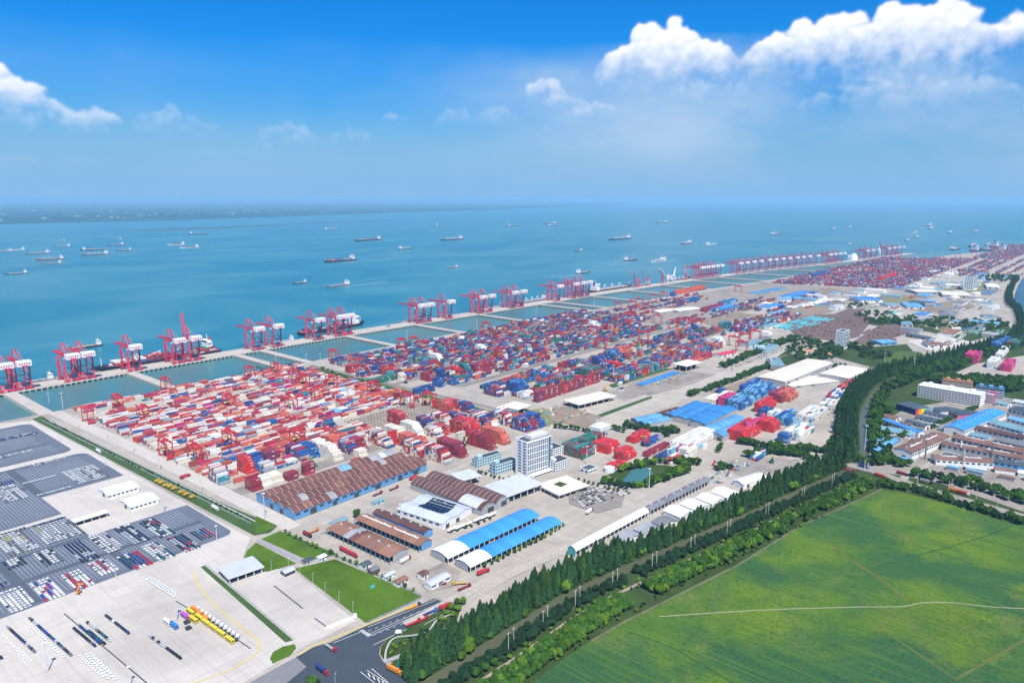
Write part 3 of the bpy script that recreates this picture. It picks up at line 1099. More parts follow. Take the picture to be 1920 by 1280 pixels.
# --- ship-to-shore cranes
M_RED = mat('crane_red', (.66, .035, .085), .5, .12, .3, 2, orand=.18)
M_RED2 = mat('crane_dull_red', (.52, .065, .12), .55, .15, .3, 2, orand=.18)
M_HOUSE = mat('machinery_white', (.78, .77, .76), .5, .08, .3, 2)
M_DARK = mat('dark_steel', (.04, .045, .055), .5, .2, .5, 3)
M_NAVYCAB = mat('spreader_navy', (.03, .045, .13), .5, .2, .5, 3)
M_STAY = mat('stay_rod', (.55, .33, .36), .5, .1, .5, 3)
GA, HW, HG = 31.0, 9.5, 39.0            # gauge, half width, girder height


def crane_meshes(red):
    P = {}
    P['leg'] = MB().beam((0, 0, 1.5), (0, 0, HG), 2.0, 2.0).mesh('leg', red)
    m = MB()
    for s in (-1, 1):
        for k in range(6):
            m.box(s * 0 + k * 1.6 - 4.6, -.5, .35, k * 1.6 - 3.4, .5, 1.5)
    m.box(-5.2, -.7, 1.5, 5.2, .7, 2.3)
    P['bogie'] = m.mesh('bogie', red)
    P['sill_beam'] = MB().box(-HW, -.8, 3.2, HW, .8, 5.2).mesh('sill_beam', red)
    P['portal_beam'] = MB().box(-.8, 0, 12.5, .8, GA, 14.5).mesh('portal_beam', red)
    P['cross_beam'] = MB().box(-HW, -.9, HG - 1, HW, .9, HG + 1.2).mesh('cross_beam', red)
    P['side_brace'] = MB().beam((0, 0, 14.5), (0, GA, HG - 2), 1.1).mesh('side_brace', red)
    m = MB()
    for s in (-1, 1):
        m.box(s * 3.2 - .6, -17, HG + 1.2, s * 3.2 + .6, GA + 3, HG + 3.6)
    for k in range(7):
        m.box(-3.2, -16 + k * 8, HG + 2, 3.2, -15.3 + k * 8, HG + 3)
    P['main_girder'] = m.mesh('main_girder', red)
    m = MB()
    BL = 43.0
    for s in (-1, 1):
        m.beam((s * 3.0, 0, 0), (s * 2.4, BL, 0), 1.0, 2.2)
        m.beam((s * 3.0, 3, 2.6), (s * 2.4, BL - 3, 1.6), .4, .4)
    for k in range(9):
        m.box(-2.8, 1 + k * 5, -.7, 2.8, 1.7 + k * 5, .6)
    m.box(-3.4, BL - 1, -1.1, 3.4, BL + 1, 1.3)
    P['boom'] = m.mesh('boom', red)
    m = MB()
    for s in (-1, 1):
        m.beam((s * HW * .8, GA, HG), (s * 2.2, GA - 1, HG + 21), 1.1)
        m.beam((s * 3.2, GA - 19, HG + 3), (s * 2.2, GA - 2, HG + 21), .9)
    m.box(-3.0, GA - 2.4, HG + 20.4, 3.0, GA + .4, HG + 22.2)
    m.beam((-5.4, GA - .6, HG + 9), (5.4, GA - .6, HG + 9), .7)
    P['apex_frame'] = m.mesh('apex_frame', red)
    m = MB()
    for s in (-1, 1):
        m.beam((s * 2.2, GA - 1.5, HG + 21.5), (s * 3.2, -15, HG + 3.5), .35)
    P['back_stay'] = m.mesh('back_stay', M_STAY)
    m = MB()
    for s in (-1, 1):
        m.beam((s * 2.2, GA - .5, HG + 21.5), (s * 2.6, GA + 22, HG + 3.2), .35)
        m.beam((s * 2.2, GA - .5, HG + 21.5), (s * 2.4, GA + 41, HG + 3.0), .35)
    P['fore_stay'] = m.mesh('fore_stay', M_STAY)
    m = MB().box(-10, -15.5, HG + 1.6, 10, -4.5, HG + 9.6).box(-9.6, -15.1, HG + 9.6, 9.6, -4.9, HG + 10.1)
    P['machinery_house'] = m.mesh('machinery_house', M_HOUSE)
    m = MB()
    for i in range(5):
        m.box(-7.6 + i * 3.4, -15.62, HG + 4.2, -5.9 + i * 3.4, -15.5, HG + 6.9)
    P['company_lettering'] = m.mesh('company_lettering', M_RED2)
    P['cabin'] = MB().box(-5.8, 12, HG - 3.4, -3.6, 15.4, HG - .6).box(-5.7, 15.4, HG - 3.0, -3.7, 15.5, HG - 1.0).mesh('cabin', M_HOUSE)
    P['spreader'] = MB().box(-6.2, 17, 20, 6.2, 19.4, 21).beam((-2, 18.2, 21), (-2, 18.2, HG), .2).beam((2, 18.2, 21), (2, 18.2, HG), .2).mesh('spreader', M_NAVYCAB)
    m = MB()
    for k in range(9):
        z0, z1 = 3 + k * 4.0, 7 + k * 4.0
        m.beam((-1.8, 0, z0), (1.8, 0, z1), .35, .9) if k % 2 else m.beam((1.8, 0, z0), (-1.8, 0, z1), .35, .9)
    m.beam((-2.2, 0, 2), (-2.2, 0, HG), .3).beam((2.2, 0, 2), (2.2, 0, HG), .3)
    P['stair_tower'] = m.mesh('stair_tower', red)
    P['electrical_house'] = MB().box(-4, -2.2, 5.2, 4, 2.2, 9.4).mesh('electrical_house', M_NAVYCAB)
    return P


CR_A, CR_B = crane_meshes(M_RED), crane_meshes(M_RED2)


def quay_crane(x, label, P, boom_up=False, detail=True, scale=1.0):
    y, a = lerp_line(QUAY, x)
    t = thing('quay_crane', label, 'crane', (x, y + 5, .3), a, 'ship-to-shore cranes on the wharf')
    t.scale = (scale,) * 3
    for sx in (-1, 1):
        for gy in (0, GA):
            put('leg', P['leg'], t, (sx * HW, gy, 0))
            if detail:
                put('bogie', P['bogie'], t, (sx * (HW - 1), gy, 0))
        put('portal_beam', P['portal_beam'], t, (sx * HW, 0, 0))
    for gy in (0, GA):
        put('sill_beam', P['sill_beam'], t, (0, gy, 0))
        put('cross_beam', P['cross_beam'], t, (0, gy, 0))
    for sx in (-1, 1):
        put('side_brace', P['side_brace'], t, (sx * HW, 0, 0))
    for k in ('main_girder', 'apex_frame', 'back_stay'):
        put(k, P[k], t)
    bo = put('boom', P['boom'], t, (0, GA + 2, HG + 2.4))
    if boom_up:
        bo.rotation_euler = (rad(80), 0, 0)
    else:
        put('fore_stay', P['fore_stay'], t)
    h = put('machinery_house', P['machinery_house'], t)
    if detail:
        put('company_lettering', P['company_lettering'], h)['kind'] = 'stuff'
        put('cabin', P['cabin'], t)
        put('spreader', P['spreader'], t)
        put('stair_tower', P['stair_tower'], t, (-HW - 2.5, GA - 6, 0))
        put('electrical_house', P['electrical_house'], t, (3, 2, 0))
    return t


def wharf_x(px, off=5.0):
    lo, hi = 0.0, 4600.0
    for _ in range(40):
        m = (lo + hi) / 2
        y = lerp_line(QUAY, m)[0] + off
        f = m * math.cos(HEAD) + y * math.sin(HEAD)
        r = m * math.sin(HEAD) - y * math.cos(HEAD)
        d = f * math.cos(PITCH) + CAM_H * math.sin(PITCH)
        if 960 + FOCAL * r / d < px:
            lo = m
        else:
            hi = m
    return (lo + hi) / 2


CR_PX = [14, 47, 137, 166, 254, 336, 366, 484, 520, 597, 637, 653, 788, 803, 842, 902, 918, 962, 977, 1046, 1076, 1090, 1101, 1312, 1321, 1330, 1339, 1348,
         1384, 1396, 1409, 1422, 1438, 1450, 1463, 1476, 1490, 1501, 1513, 1529, 1552, 1561, 1570, 1578, 1622, 1632, 1642, 1662, 1672, 1681, 1689]
for i, px in enumerate(CR_PX):
    lab = f'red quay crane with white machinery house, {nth(i)} along the wharf from the left'
    if px == 366:
        lab = 'red quay crane with its boom raised upright above the moored container ship'
    if px == 1662:
        lab = 'distant red quay crane with its boom raised upright near the end of the wharf'
    quay_crane(wharf_x(px), lab, CR_B if px in (484, 520, 597, 637, 788, 803, 962, 1076, 1090, 1101) or px > 1300 else CR_A, px in (366, 1662), px < 1110)

# --- slewing jib cranes on the general cargo quay
M_WHITE = mat('white_paint', (.78, .78, .77), .5, .08, .3, 2)


def jib_crane(px, label, m, jib_az, tall=1.0):
    x = wharf_x(px, 18)
    y, a = lerp_line(QUAY, x)
    t = thing('jib_crane', label, 'crane', (x, y + 20, .3), a, 'slewing jib cranes on the cargo quay')
    t.scale = (tall * 1.15,) * 3
    for sx in (-1, 1):
        for sy in (-1, 1):
            MB().beam((sx * 5, sy * 5, 0), (sx * 2, sy * 2, 14), 1.0).build('leg', m, t)
    MB().cyl((0, 0, 14), (0, 0, 19), 2.6, 2.2, 10).build('slew_column', m, t)
    up = MB().box(-3, -5, 19, 3, 4, 24).beam((-1.5, -4, 24), (0, 0, 36), .8).beam((1.5, -4, 24), (0, 0, 36), .8)
    up.build('machine_cab', m, t, rz=jib_az)
    j = MB().beam((-1.2, 3, 22), (-.4, 25, 47), .9).beam((1.2, 3, 22), (.4, 25, 47), .9)
    for k in range(6):
        f = k / 6
        j.beam((-1.2 + .8 * f, 3 + 22 * f, 22 + 25 * f), (1.2 - .8 * f - .2, 6 + 22 * f, 25.5 + 25 * f), .35)
    j.beam((0, 25, 47), (0, 32, 43), .7)
    j.build('jib', m, t, rz=jib_az)
    MB().beam((0, 0, 36), (0, 25, 47), .3).build('luffing_rope', M_DARK, t, rz=jib_az)


for i, (px, lab, m, az) in enumerate(((1191, 'dark red jib crane at the left end of the cargo quay', M_RED2, 2.0), (1199, 'red jib crane second from the left on the cargo quay', M_RED, .7),
                                      (1216, 'red jib crane beside the moored bulk carrier', M_RED2, 1.0), (1243, 'tall red jib crane in the middle of the cargo quay', M_RED, 1.7),
                                      (1252, 'white jib crane leaning left on the cargo quay', M_WHITE, 1.0), (1264, 'white jib crane leaning right on the cargo quay', M_WHITE, -1.2),
                                      (1286, 'red jib crane at the right end of the cargo quay', M_RED, -.9), (1592, 'white jib crane beside the distant white dome', M_WHITE, .8),
                                      (1650, 'white jib crane between the farthest red quay cranes', M_WHITE, -1.0))):
    jib_crane(px, lab, m, az)
td = thing('storage_dome', 'distant white round dome standing on the far wharf', 'dome', (wharf_x(1604, 20), lerp_line(QUAY, wharf_x(1604))[0] + 24, .3))
dm = MB()
for i in range(8):
    for k in range(16):
        def sp(a_, b_):
            return (20 * math.cos(a_) * math.cos(b_), 20 * math.cos(a_) * math.sin(b_), 34 * math.sin(a_))
        a0, a1, b0, b1 = i * PI / 16, (i + 1) * PI / 16, k * PI / 8, (k + 1) * PI / 8
        dm.poly([sp(a0, b0), sp(a0, b1), sp(a1, b1), sp(a1, b0)])
dm.build('shell', M_WHITE, td)
MB().box(-4, -21, 0, 4, -17, 7).build('entrance', M_DARK, td)

# --- ships
M_HULLS = dict(navy=mat('hull_navy', (.02, .03, .075), .45, .12, .1, 1), red=mat('hull_red', (.38, .05, .05), .5, .15, .1, 1), black=mat('hull_black', (.022, .026, .034), .5, .15, .1, 1),
               grey=mat('hull_grey', (.18, .20, .22), .5, .12, .1, 1), green=mat('hull_green', (.04, .14, .13), .5, .12, .1, 1), white=M_WHITE, blue=mat('hull_blue', (.03, .10, .26), .5, .12, .1, 1))
M_DECKR = mat('deck_red_oxide', (.30, .10, .08), .8, .15, .2, 1)
M_HATCH = mat('hatch_grey', (.34, .36, .37), .7, .12, .2, 1)
M_SAND = mat('sand_cargo', (.33, .27, .2), .95, .2, .4, 2)
M_GLASS = mat('dark_glass', (.03, .045, .06), .12, .1, .5, 2)
M_BANDC = {k: mat('cargo_' + k, c, .6, .15, .3, 2, orand=.2) for k, c in dict(red=(.40, .05, .06), blue=(.04, .12, .34), cream=(.66, .62, .55), green=(.05, .26, .15), maroon=(.22, .03, .05), navy=(.03, .05, .17), orange=(.6, .2, .05)).items()}


def ship(x, y, L, rz, hull, label, cargo='hatch', stern_house=True, house='white', group='ships on the river', W=None, deckm=None, z=WZ):
    W = W or L * .15
    H = max(2.2, L * .05) if L < 90 else min(4.5 + (L - 90) * .022, L * .05)
    t = thing('ship', label, 'ship', (x, y, z), rz, group)
    prof = [(-L / 2, W * .36), (-L * .46, W * .5), (L * .30, W * .5), (L * .42, W * .33), (L / 2, 0)]
    outline = prof + [(a, -c) for a, c in prof[::-1][1:]]
    m = MB()
    n_ = len(outline)
    bot = [(a * (.97 if a < L * .4 else .93), c * .8, -1.5) for a, c in outline]
    top = [(a, c, H + (H * .45 if a > L * .38 else 0)) for a, c in outline]
    for i in range(n_):
        j = (i + 1) % n_
        m.poly([bot[j], bot[i], top[i], top[j]])
    m.poly([(a, c, H * .94) for a, c in outline[::-1]][::-1])
    m.build('hull', M_HULLS[hull], t)
    MB().poly([(a * .985, c * .93, H * .97) for a, c in outline]).build('deck', deckm or M_DECKR, t)
    hx = -L * .40 if stern_house else L * .33
    hw, hl = W * .42, min(L * .055, 7)
    hb = H * .97
    m = MB().box(hx - hl, -hw, hb, hx + hl, hw, hb + H * 1.3).box(hx - hl * .8, -hw * .95, hb + H * 1.3, hx + hl * .9, hw * .95, hb + H * 2.3)
    m.box(hx - hl * .4, -W * .49, hb + H * 2.3, hx + hl * .9, W * .49, hb + H * 2.9)
    d = m.build('deckhouse', M_HULLS.get(house, M_WHITE), t)
    MB().box(hx + hl * .9, -W * .44, hb + H * 2.45, hx + hl * .95, W * .44, hb + H * 2.8).build('bridge_window', M_GLASS, d)
    MB().cyl((hx - hl * .6, 0, hb + H * 2.3), (hx - hl * .7, 0, hb + H * 3.6), W * .1, W * .08, 8).build('funnel', M_HULLS['navy' if hull != 'navy' else 'red'], t)
    MB().beam((hx, 0, hb + H * 2.9), (hx, 0, hb + H * 4.4), max(.25, L * .004)).build('mast', M_WHITE, t)
    MB().beam((L * .43, 0, H * 1.3), (L * .43, 0, H * 3.2), max(.25, L * .004)).build('foremast', M_WHITE, t)
    x0, x1 = (hx + hl * 1.8, L * .36) if stern_house else (-L * .42, hx - hl * 1.8)
    if cargo == 'hatch':
        k = 4
        w = (x1 - x0) / k
        hm = MB().box(0, -W * .34, 0, w * .82, W * .34, H * .35).mesh('hatch_cover', M_HATCH)
        for i in range(k):
            put('hatch_cover', hm, t, (x0 + i * w, 0, hb))
        if L > 120:
            for i in range(k - 1):
                MB().cyl((0, 0, 0), (0, 0, H * 2), W * .05, W * .04, 6).beam((0, 0, H * 1.9), (w * .6, W * .2, H * 1.2), W * .04).build('deck_crane', M_WHITE, t, (x0 + (i + .91) * w, 0, hb))
    elif cargo == 'sand':
        MB().poly([(x0, -W * .36, hb), (x1, -W * .36, hb), (x1 - 3, 0, hb + H * .5), (x0 + 3, 0, hb + H * .5)]).poly([(x1, W * .36, hb), (x0, W * .36, hb), (x0 + 3, 0, hb + H * .5), (x1 - 3, 0, hb + H * .5)]).build('sand_heap', M_SAND, t)
    elif cargo == 'boxes':
        bl = 13.0 if L > 90 else L / 8
        nx, ny = int((x1 - x0) / bl), max(2, int(W * .9 / 2.7))
        keys = list(M_BANDC)
        for i in range(nx):
            for j in range(0, ny, 2):
                hgt = random.choice((1, 2, 2, 3))
                for q in range(hgt):
                    wy = 2.6 * min(2, ny - j)
                    MB().box(0, 0, 0, bl * .95, wy, 2.5).build('deck_container', M_BANDC[random.choice(keys[:6])], t, (x0 + i * bl, -W * .45 + j * 2.7, hb + q * 2.55))
    return t


sh = ship(*(wharf_x(300, 60), 1312 + 46 + 15), 236, PI, 'navy', 'large navy container ship moored under the cranes with raised boom', 'hatch', True, 'white', 'ships moored at the wharf', 27)
# its deck load, block by block
for i, (c, c2, h_) in enumerate((('cream', 'red', 3), ('cream', 'maroon', 3), ('cream', 'navy', 3), ('cream', 'blue', 3), ('maroon', 'red', 3), ('red', 'maroon', 4), ('maroon', 'navy', 3), ('maroon', 'cream', 2), ('blue', 'red', 2))):
    for j in range(4):
        for q in range(h_):
            MB().box(0, 0, 0, 12.4, 6.0, 2.5).build('deck_container', M_BANDC[c if q == h_ - 1 else random.choice((c2, c2, 'red', 'maroon', 'navy'))], sh, (70 - i * 14.0, -12.6 + j * 6.3, 8.6 + q * 2.56))
for i, (c, h_) in enumerate((('red', 3), ('green', 4), ('maroon', 4))):
    for j in range(4):
        for q in range(h_):
            MB().box(0, 0, 0, 10, 6.0, 2.5).build('deck_container', M_BANDC[c if q == h_ - 1 else random.choice(('red', 'maroon', 'cream'))], sh, (-82 - i * 11.0, -12.6 + j * 6.3, 7.4 + q * 2.56))
ship(wharf_x(628, 60) + 30, 1309 + 46 + 62, 190, rad(2), 'navy', 'navy and red container ship just off the wharf beyond two red cranes', 'boxes', False, 'white', 'ships moored at the wharf', 26)
for px, L, hull, lab, cg, off in ((103, 55, 'grey', 'small white and grey coaster moored left of a crane pair', 'hatch', 15), (60, 70, 'green', 'small green and white ship moored beside the leftmost cranes', 'hatch', 16),
                                  (182, 60, 'blue', 'small blue ship moored right of the second crane pair', 'hatch', 15), (528, 60, 'white', 'white coaster moored behind the pair of dull red cranes', 'hatch', 14),
                                  (765, 70, 'grey', 'grey coaster moored left of the middle crane group', 'hatch', 13), (925, 90, 'white', 'white ship moored behind the middle crane pair', 'hatch', 15),
                                  (1000, 150, 'grey', 'grey and white general cargo ship with deck cranes at the wharf', 'hatch', 17), (1150, 230, 'black', 'black bulk carrier with white deckhouse at the cargo quay', 'hatch', 20),
                                  (1276, 150, 'navy', 'navy cargo ship with white deckhouse beyond the white jib cranes', 'hatch', 20), (1545, 60, 'green', 'green coaster between far crane groups', 'hatch', 16),
                                  (1205, 90, 'black', 'black coaster moored among the red jib cranes', 'hatch', 16)):
    xx = wharf_x(px, 60)
    ship(xx, lerp_line(QUAY, xx)[0] + DECK_W + off, L, lerp_line(QUAY, xx)[1] + (0 if px in (1150, 1276) else PI), hull, lab, cg, True, 'white', 'ships moored at the wharf')

SHIPS = [(637, 490, 58, 'navy', 'boxes', 1, 'largest ship out on the water, navy container ship with white deckhouse'), (690, 451, 50, 'black', 'boxes', 1, 'container ship with pale boxes beyond the largest ship'),
         (847, 450, 42, 'black', 'hatch', 1, 'long dark bulk carrier right of the far container ship'), (633, 537, 44, 'grey', 'hatch', 1, 'grey empty barge with white wheelhouse near mid river'),
         (561, 531, 26, 'black', 'sand', 1, 'short dark barge left of the grey barge'), (330, 459, 30, 'white', 'boxes', 1, 'white ferry-like ship, left of two side by side'), (355, 465, 33, 'white', 'boxes', 1, 'white ship, right of two side by side'),
         (30, 514, 37, 'blue', 'sand', 1, 'lone blue-grey barge at the left edge of the river'), (94, 487, 46, 'red', 'hatch', 1, 'long pinkish barge at left with pale deck'), (97, 495, 33, 'grey', 'hatch', 1, 'grey barge just below the long pinkish barge'),
         (178, 478, 46, 'grey', 'hatch', 1, 'grey barge, lower of two at left'), (173, 469, 40, 'navy', 'sand', 1, 'dark barge, upper of two at left'), (116, 463, 28, 'grey', 'sand', 1, 'small dark barge left of the two grey barges'),
         (70, 476, 40, 'grey', 'hatch', 1, 'flat grey barge above the long pinkish barge'), (30, 469, 28, 'white', 'hatch', 1, 'pale boat near the left edge, right of a dark one'), (8, 472, 26, 'grey', 'sand', 1, 'dark boat cut by the left edge'),
         (232, 470, 26, 'black', 'sand', 1, 'dark boat right of the two grey barges'), (217, 460, 28, 'blue', 'sand', 1, 'blue-grey boat above the dark boat at left'), (218, 449, 16, 'grey', 'sand', 1, 'tiny far boat at left with dark hull'),
         (113, 452, 16, 'grey', 'sand', 1, 'tiny far boat near the left bank'), (369, 439, 30, 'navy', 'sand', 1, 'dark long boat above the white pair'), (622, 431, 31, 'grey', 'hatch', 1, 'far pale ship above the largest container ship'),
         (760, 467, 27, 'grey', 'hatch', 1, 'small grey coaster right of the far container ship'), (849, 502, 18, 'red', 'hatch', 1, 'small red and white boat in mid river'), (813, 423, 16, 'grey', 'sand', 1, 'tiny far boat above the long dark bulk carrier'),
         (961, 424, 20, 'navy', 'sand', 1, 'small far barge at mid horizon'), (1030, 420, 24, 'black', 'sand', 1, 'dark far barge, upper of two close together'), (1036, 424, 18, 'blue', 'hatch', 1, 'blue far barge, lower of two close together'),
         (1162, 449, 40, 'navy', 'hatch', 1, 'far bulk carrier with deck cranes right of mid river'), (1240, 418, 22, 'grey', 'sand', 1, 'thin far barge right of centre'), (1286, 457, 20, 'red', 'hatch', 1, 'small reddish coaster right of centre'),
         (1334, 459, 18, 'white', 'hatch', -1, 'small white boat right of the reddish coaster'), (1183, 488, 24, 'navy', 'hatch', -1, 'navy and white coaster heading left with wake'), (1233, 491, 28, 'white', 'hatch', 1, 'pale barge right of the navy coaster'),
         (1084, 471, 14, 'black', 'sand', 1, 'small dark barge left of the navy coaster'), (1094, 512, 24, 'green', 'hatch', -1, 'green coaster just off the purple cranes'), (1453, 440, 18, 'grey', 'hatch', 1, 'small grey ship above the far cranes'),
         (1560, 431, 14, 'grey', 'sand', 1, 'leftmost tiny boat of the far right cluster'), (1590, 427, 12, 'grey', 'sand', 1, 'second tiny boat of the far right cluster'), (1738, 424, 22, 'grey', 'sand', 1, 'grey barge, upper of a pair at far right'),
         (1744, 430, 18, 'navy', 'sand', 1, 'dark barge, lower of a pair at far right'), (1714, 437, 12, 'white', 'sand', 1, 'tiny pale boat at far right'), (1718, 445, 12, 'grey', 'sand', 1, 'tiny dark boat below the pale one at far right'),
         (1780, 437, 14, 'grey', 'sand', 1, 'tiny grey boat right of the far pair'), (1832, 435, 14, 'grey', 'sand', 1, 'tiny boat near the right edge of the water'), (1700, 452, 12, 'grey', 'sand', 1, 'tiny boat beyond the last crane'),
         (1790, 468, 24, 'navy', 'sand', 1, 'dark barge off the far quay end'), (1822, 462, 20, 'navy', 'sand', 1, 'second dark barge off the far quay end'), (1850, 460, 14, 'grey', 'sand', 1, 'third barge off the far quay end'),
         (158, 652, 60, 'black', 'sand', 1, 'low dark barge just behind the second crane pair'), (1595, 459, 10, 'grey', 'sand', 1, 'tiny dark boat left of the farthest jib crane')]
for px, py, wpx, hull, cg, dr, lab in SHIPS:
    x, y = G(px, py, WZ)
    dist = math.hypot(x, y)
    view = math.atan2(y, x)
    rz = rad(random.uniform(-6, 6))
    Lm = wpx * math.hypot(dist, CAM_H) / FOCAL / max(.45, abs(math.sin(view - rz))) * math.cos(math.atan((px - 960) / FOCAL))
    ship(x, y, Lm, rz + (PI if dr > 0 else 0), hull, lab, cg, dr < 0 or random.random() < .75, 'white', W=min(Lm * .17, 32))

# big vessels and box rows beyond the far end of the port
for px, py, L, hull, cg, lab in ((1888, 463, 330, 'red', 'boxes', 'far red container ship at the right edge of the wharf'), (1850, 470, 300, 'blue', 'boxes', 'far blue container ship left of the red one'), (1905, 470, 360, 'red', 'boxes', 'far red hull nearest the right edge')):
    x, y = G(px, py, WZ)
    ship(x, y, L, rad(-22), hull, lab, cg, True, 'white', 'ships moored at the wharf', 42)

M_WAKE = mat('wake_foam', (.30, .46, .50), .6, .25, .02, .1)
for px, py, L, rz in ((637, 493, 420, 0), (847, 452, 300, .05), (1183, 490, 260, 3.2), (1233, 493, 240, 0), (690, 453, 300, 0), (633, 539, 260, 0), (1162, 451, 260, 0), (178, 480, 260, 0), (1094, 514, 200, 3.1), (355, 467, 240, 0)):
    x, y = G(px, py, WZ)
    c, s_ = math.cos(rz), math.sin(rz)
    for sg in (-1, 1):
        b_ = MB().poly([(x + c * u - s_ * v, y + s_ * u + c * v, WZ + .2) for u, v in ((10, sg * 6), (L, sg * (10 + L * .09)), (L * .9, sg * (6 + L * .07)), (12, sg * 2))])
        tag(b_.build('ship_wake', M_WAKE), 'pale wake trailing behind a moving ship', 'wake', kind='stuff')

# ------------------------------------------------------------------ shipping containers
CC = dict(maroon=(.25, .030, .050), red=(.42, .035, .050), coral=(.54, .13, .09), brick=(.36, .085, .065), pink=(.50, .045, .15), magenta=(.40, .025, .15), cream=(.66, .60, .50),
          white=(.70, .69, .66), blue=(.028, .105, .31), navy=(.03, .05, .17), teal=(.05, .21, .25), green=(.028, .15, .10), grey=(.30, .32, .34), orange=(.52, .16, .03), sky=(.16, .38, .55),
          scarlet=(.56, .030, .035), plum=(.20, .04, .10), yellow=(.62, .42, .06))
CW = {'maroon': 'dark red', 'red': 'red', 'coral': 'coral red', 'brick': 'brick red', 'pink': 'bright pink', 'magenta': 'magenta', 'cream': 'cream', 'white': 'white', 'blue': 'blue', 'navy': 'navy',
      'teal': 'teal', 'green': 'green', 'grey': 'grey', 'orange': 'orange', 'sky': 'light blue', 'scarlet': 'bright red', 'plum': 'plum', 'yellow': 'yellow'}
CK = list(CC)


def pal(**w):
    k = list(w)
    p = np.array([w[i] for i in k], float)
    return k, p / p.sum()


PAL_Z1 = pal(red=20, coral=20, maroon=8, brick=6, cream=24, white=11, blue=6, navy=2.5, magenta=3, teal=2, sky=2, grey=2, orange=1, pink=1)
PAL_Z2 = pal(navy=20, blue=14, maroon=18, red=9, brick=8, green=7, teal=10, grey=6, white=3, cream=3, plum=8, orange=2, coral=4)
PAL_Z3 = pal(navy=14, blue=18, maroon=12, red=12, brick=9, green=9, teal=9, grey=4, coral=6, orange=4, white=3, cream=2, plum=4)
PAL_FAR = pal(red=17, maroon=17, coral=6, plum=15, blue=8, navy=12, teal=9, grey=14, white=5, magenta=3)
PAL_MIXC = pal(cream=30, white=14, maroon=14, red=12, coral=8, grey=6, blue=5, navy=5, brick=6)
PAL_MIXB = pal(navy=28, blue=24, maroon=16, red=8, grey=8, white=4, plum=10)
PAL_RED = pal(red=50, maroon=26, coral=24)
PAL_SC = pal(scarlet=60, red=40)
PAL_COR = pal(coral=70, brick=25, red=5)
PAL_MAR = pal(maroon=80, red=14, plum=6)
PAL_CREAM = pal(cream=80, white=20)
PAL_WHITE = pal(white=90, sky=6, cream=4)
PAL_BLUE = pal(blue=80, navy=14, sky=6)
PAL_SKY = pal(sky=40, blue=50, teal=10)
PAL_NAVY = pal(navy=65, blue=30, plum=5)
PAL_TEAL = pal(teal=50, green=35, navy=15)
PAL_GREEN = pal(green=60, maroon=25, teal=15)
PAL_PINK = pal(pink=80, magenta=20)
PAL_WMIX = pal(white=60, cream=18, sky=10, red=6, teal=6)
PAL_ALL = pal(white=20, red=20, blue=20, scarlet=10, navy=10, cream=10, teal=5, sky=5)
CL, CWD, CH = 12.6, 2.5, 2.7
BOX = []          # x, y (near-left corner), tier, length, colour index, place index, is the top of its pile, turned
PLACES = []


def place(desc):
    PLACES.append(desc)
    return len(PLACES) - 1


def pick(p):
    return p[0][int(rng.choice(len(p[0]), p=p[1]))]


def pile(x, y, n, p, pl, L=CL, c0=None, run=.35, turned=0):
    c = c0
    for k in range(n):
        if c is None or (c0 is None and rng.random() > run):
            c = pick(p)
        BOX.append((x, y, k, L, CK.index(c), pl, k == n - 1, turned))


def block(x0, y0, nx, ny, tiers, p, desc, step=True, py=2.62, solid=None, fill=1.0, px=12.9):
    """a stack block, containers lying along the wharf direction; front rows step down towards the road"""
    pl = place(desc)
    for i in range(nx):
        pp = p[i % len(p)] if isinstance(p, list) else p
        row_c = None
        for j in range(ny):
            if rng.random() > fill:
                continue
            n = tiers
            if step:
                n = min(tiers, 1 + j + (1 if j else 0)) if step is True else min(tiers, step + j)
            n = max(1, n - (1 if rng.random() < .10 else 0))
            x = x0 + i * px + rng.normal(0, .07)
            if solid:
                row_c = pick(pp)
            pile(x, y0 + j * py, n, pp, pl, c0=row_c if solid else None, run=.25)


# near yard, upper part: loose low rows under the yard gantries
def vnoise(x, y, s, seed):
    xi, yi = math.floor(x / s), math.floor(y / s)
    fx, fy = x / s - xi, y / s - yi

    def h(a, c):
        return (math.sin(a * 127.1 + c * 311.7 + seed * 74.7) * 43758.5453) % 1
    u, v = fx * fx * (3 - 2 * fx), fy * fy * (3 - 2 * fy)
    return (h(xi, yi) * (1 - u) + h(xi + 1, yi) * u) * (1 - v) + (h(xi, yi + 1) * (1 - u) + h(xi + 1, yi + 1) * u) * v


def yard(x0f, x1f, y0, y1, p, desc, rows=6, lane=7.5, py=2.75, dens=.62, lo=1, hi=3, seed=1, px=13.3, lots=0, skip=None, clump=40):
    pl = place(desc)
    y = y0
    while y + rows * py < y1:
        x = x0f(y)
        i = 0
        while x < x1f(y) - 13:
            gap = vnoise(x, y, 60, seed) < (1 - dens) * .8
            tint = pick(p) if rng.random() < .55 else None
            for r in range(rows):
                yy = y + r * py
                if skip and skip(x, yy):
                    continue
                d = vnoise(x, yy * 1.8, clump, seed + 3)
                if gap and rng.random() < .75:
                    continue
                if rng.random() > dens + (d - .5) * .7:
                    continue
                n = int(round(lo + (hi - lo) * (d * .75 + rng.random() * .45 - .1)))
                n = max(1, min(hi + 1, n))
                pile(x + rng.normal(0, .25), yy, n, p, pl, c0=tint if (tint and rng.random() < .45) else None)
            i += 1
            x += px + (9 if lots and i % lots == 0 else 0)
        y += rows * py + lane


def bare(x, y):
    # open frames area in the near yard, and the ground kept for the stepped stacks
    if y < 742 and x < 720:
        if x < 600 and y < 720 and not (x < 470 and y > 700):
            return True
        if x >= 600 and y < 700:
            return True
    return 560 < x < 700 and 720 < y < 800


yard(lambda y: 345 + 3 * math.sin(y), lambda y: 716, 690, 1142, PAL_Z1, 'the loose near yard rows', dens=.74, lo=1, hi=3, seed=2, skip=bare, lane=6.0)


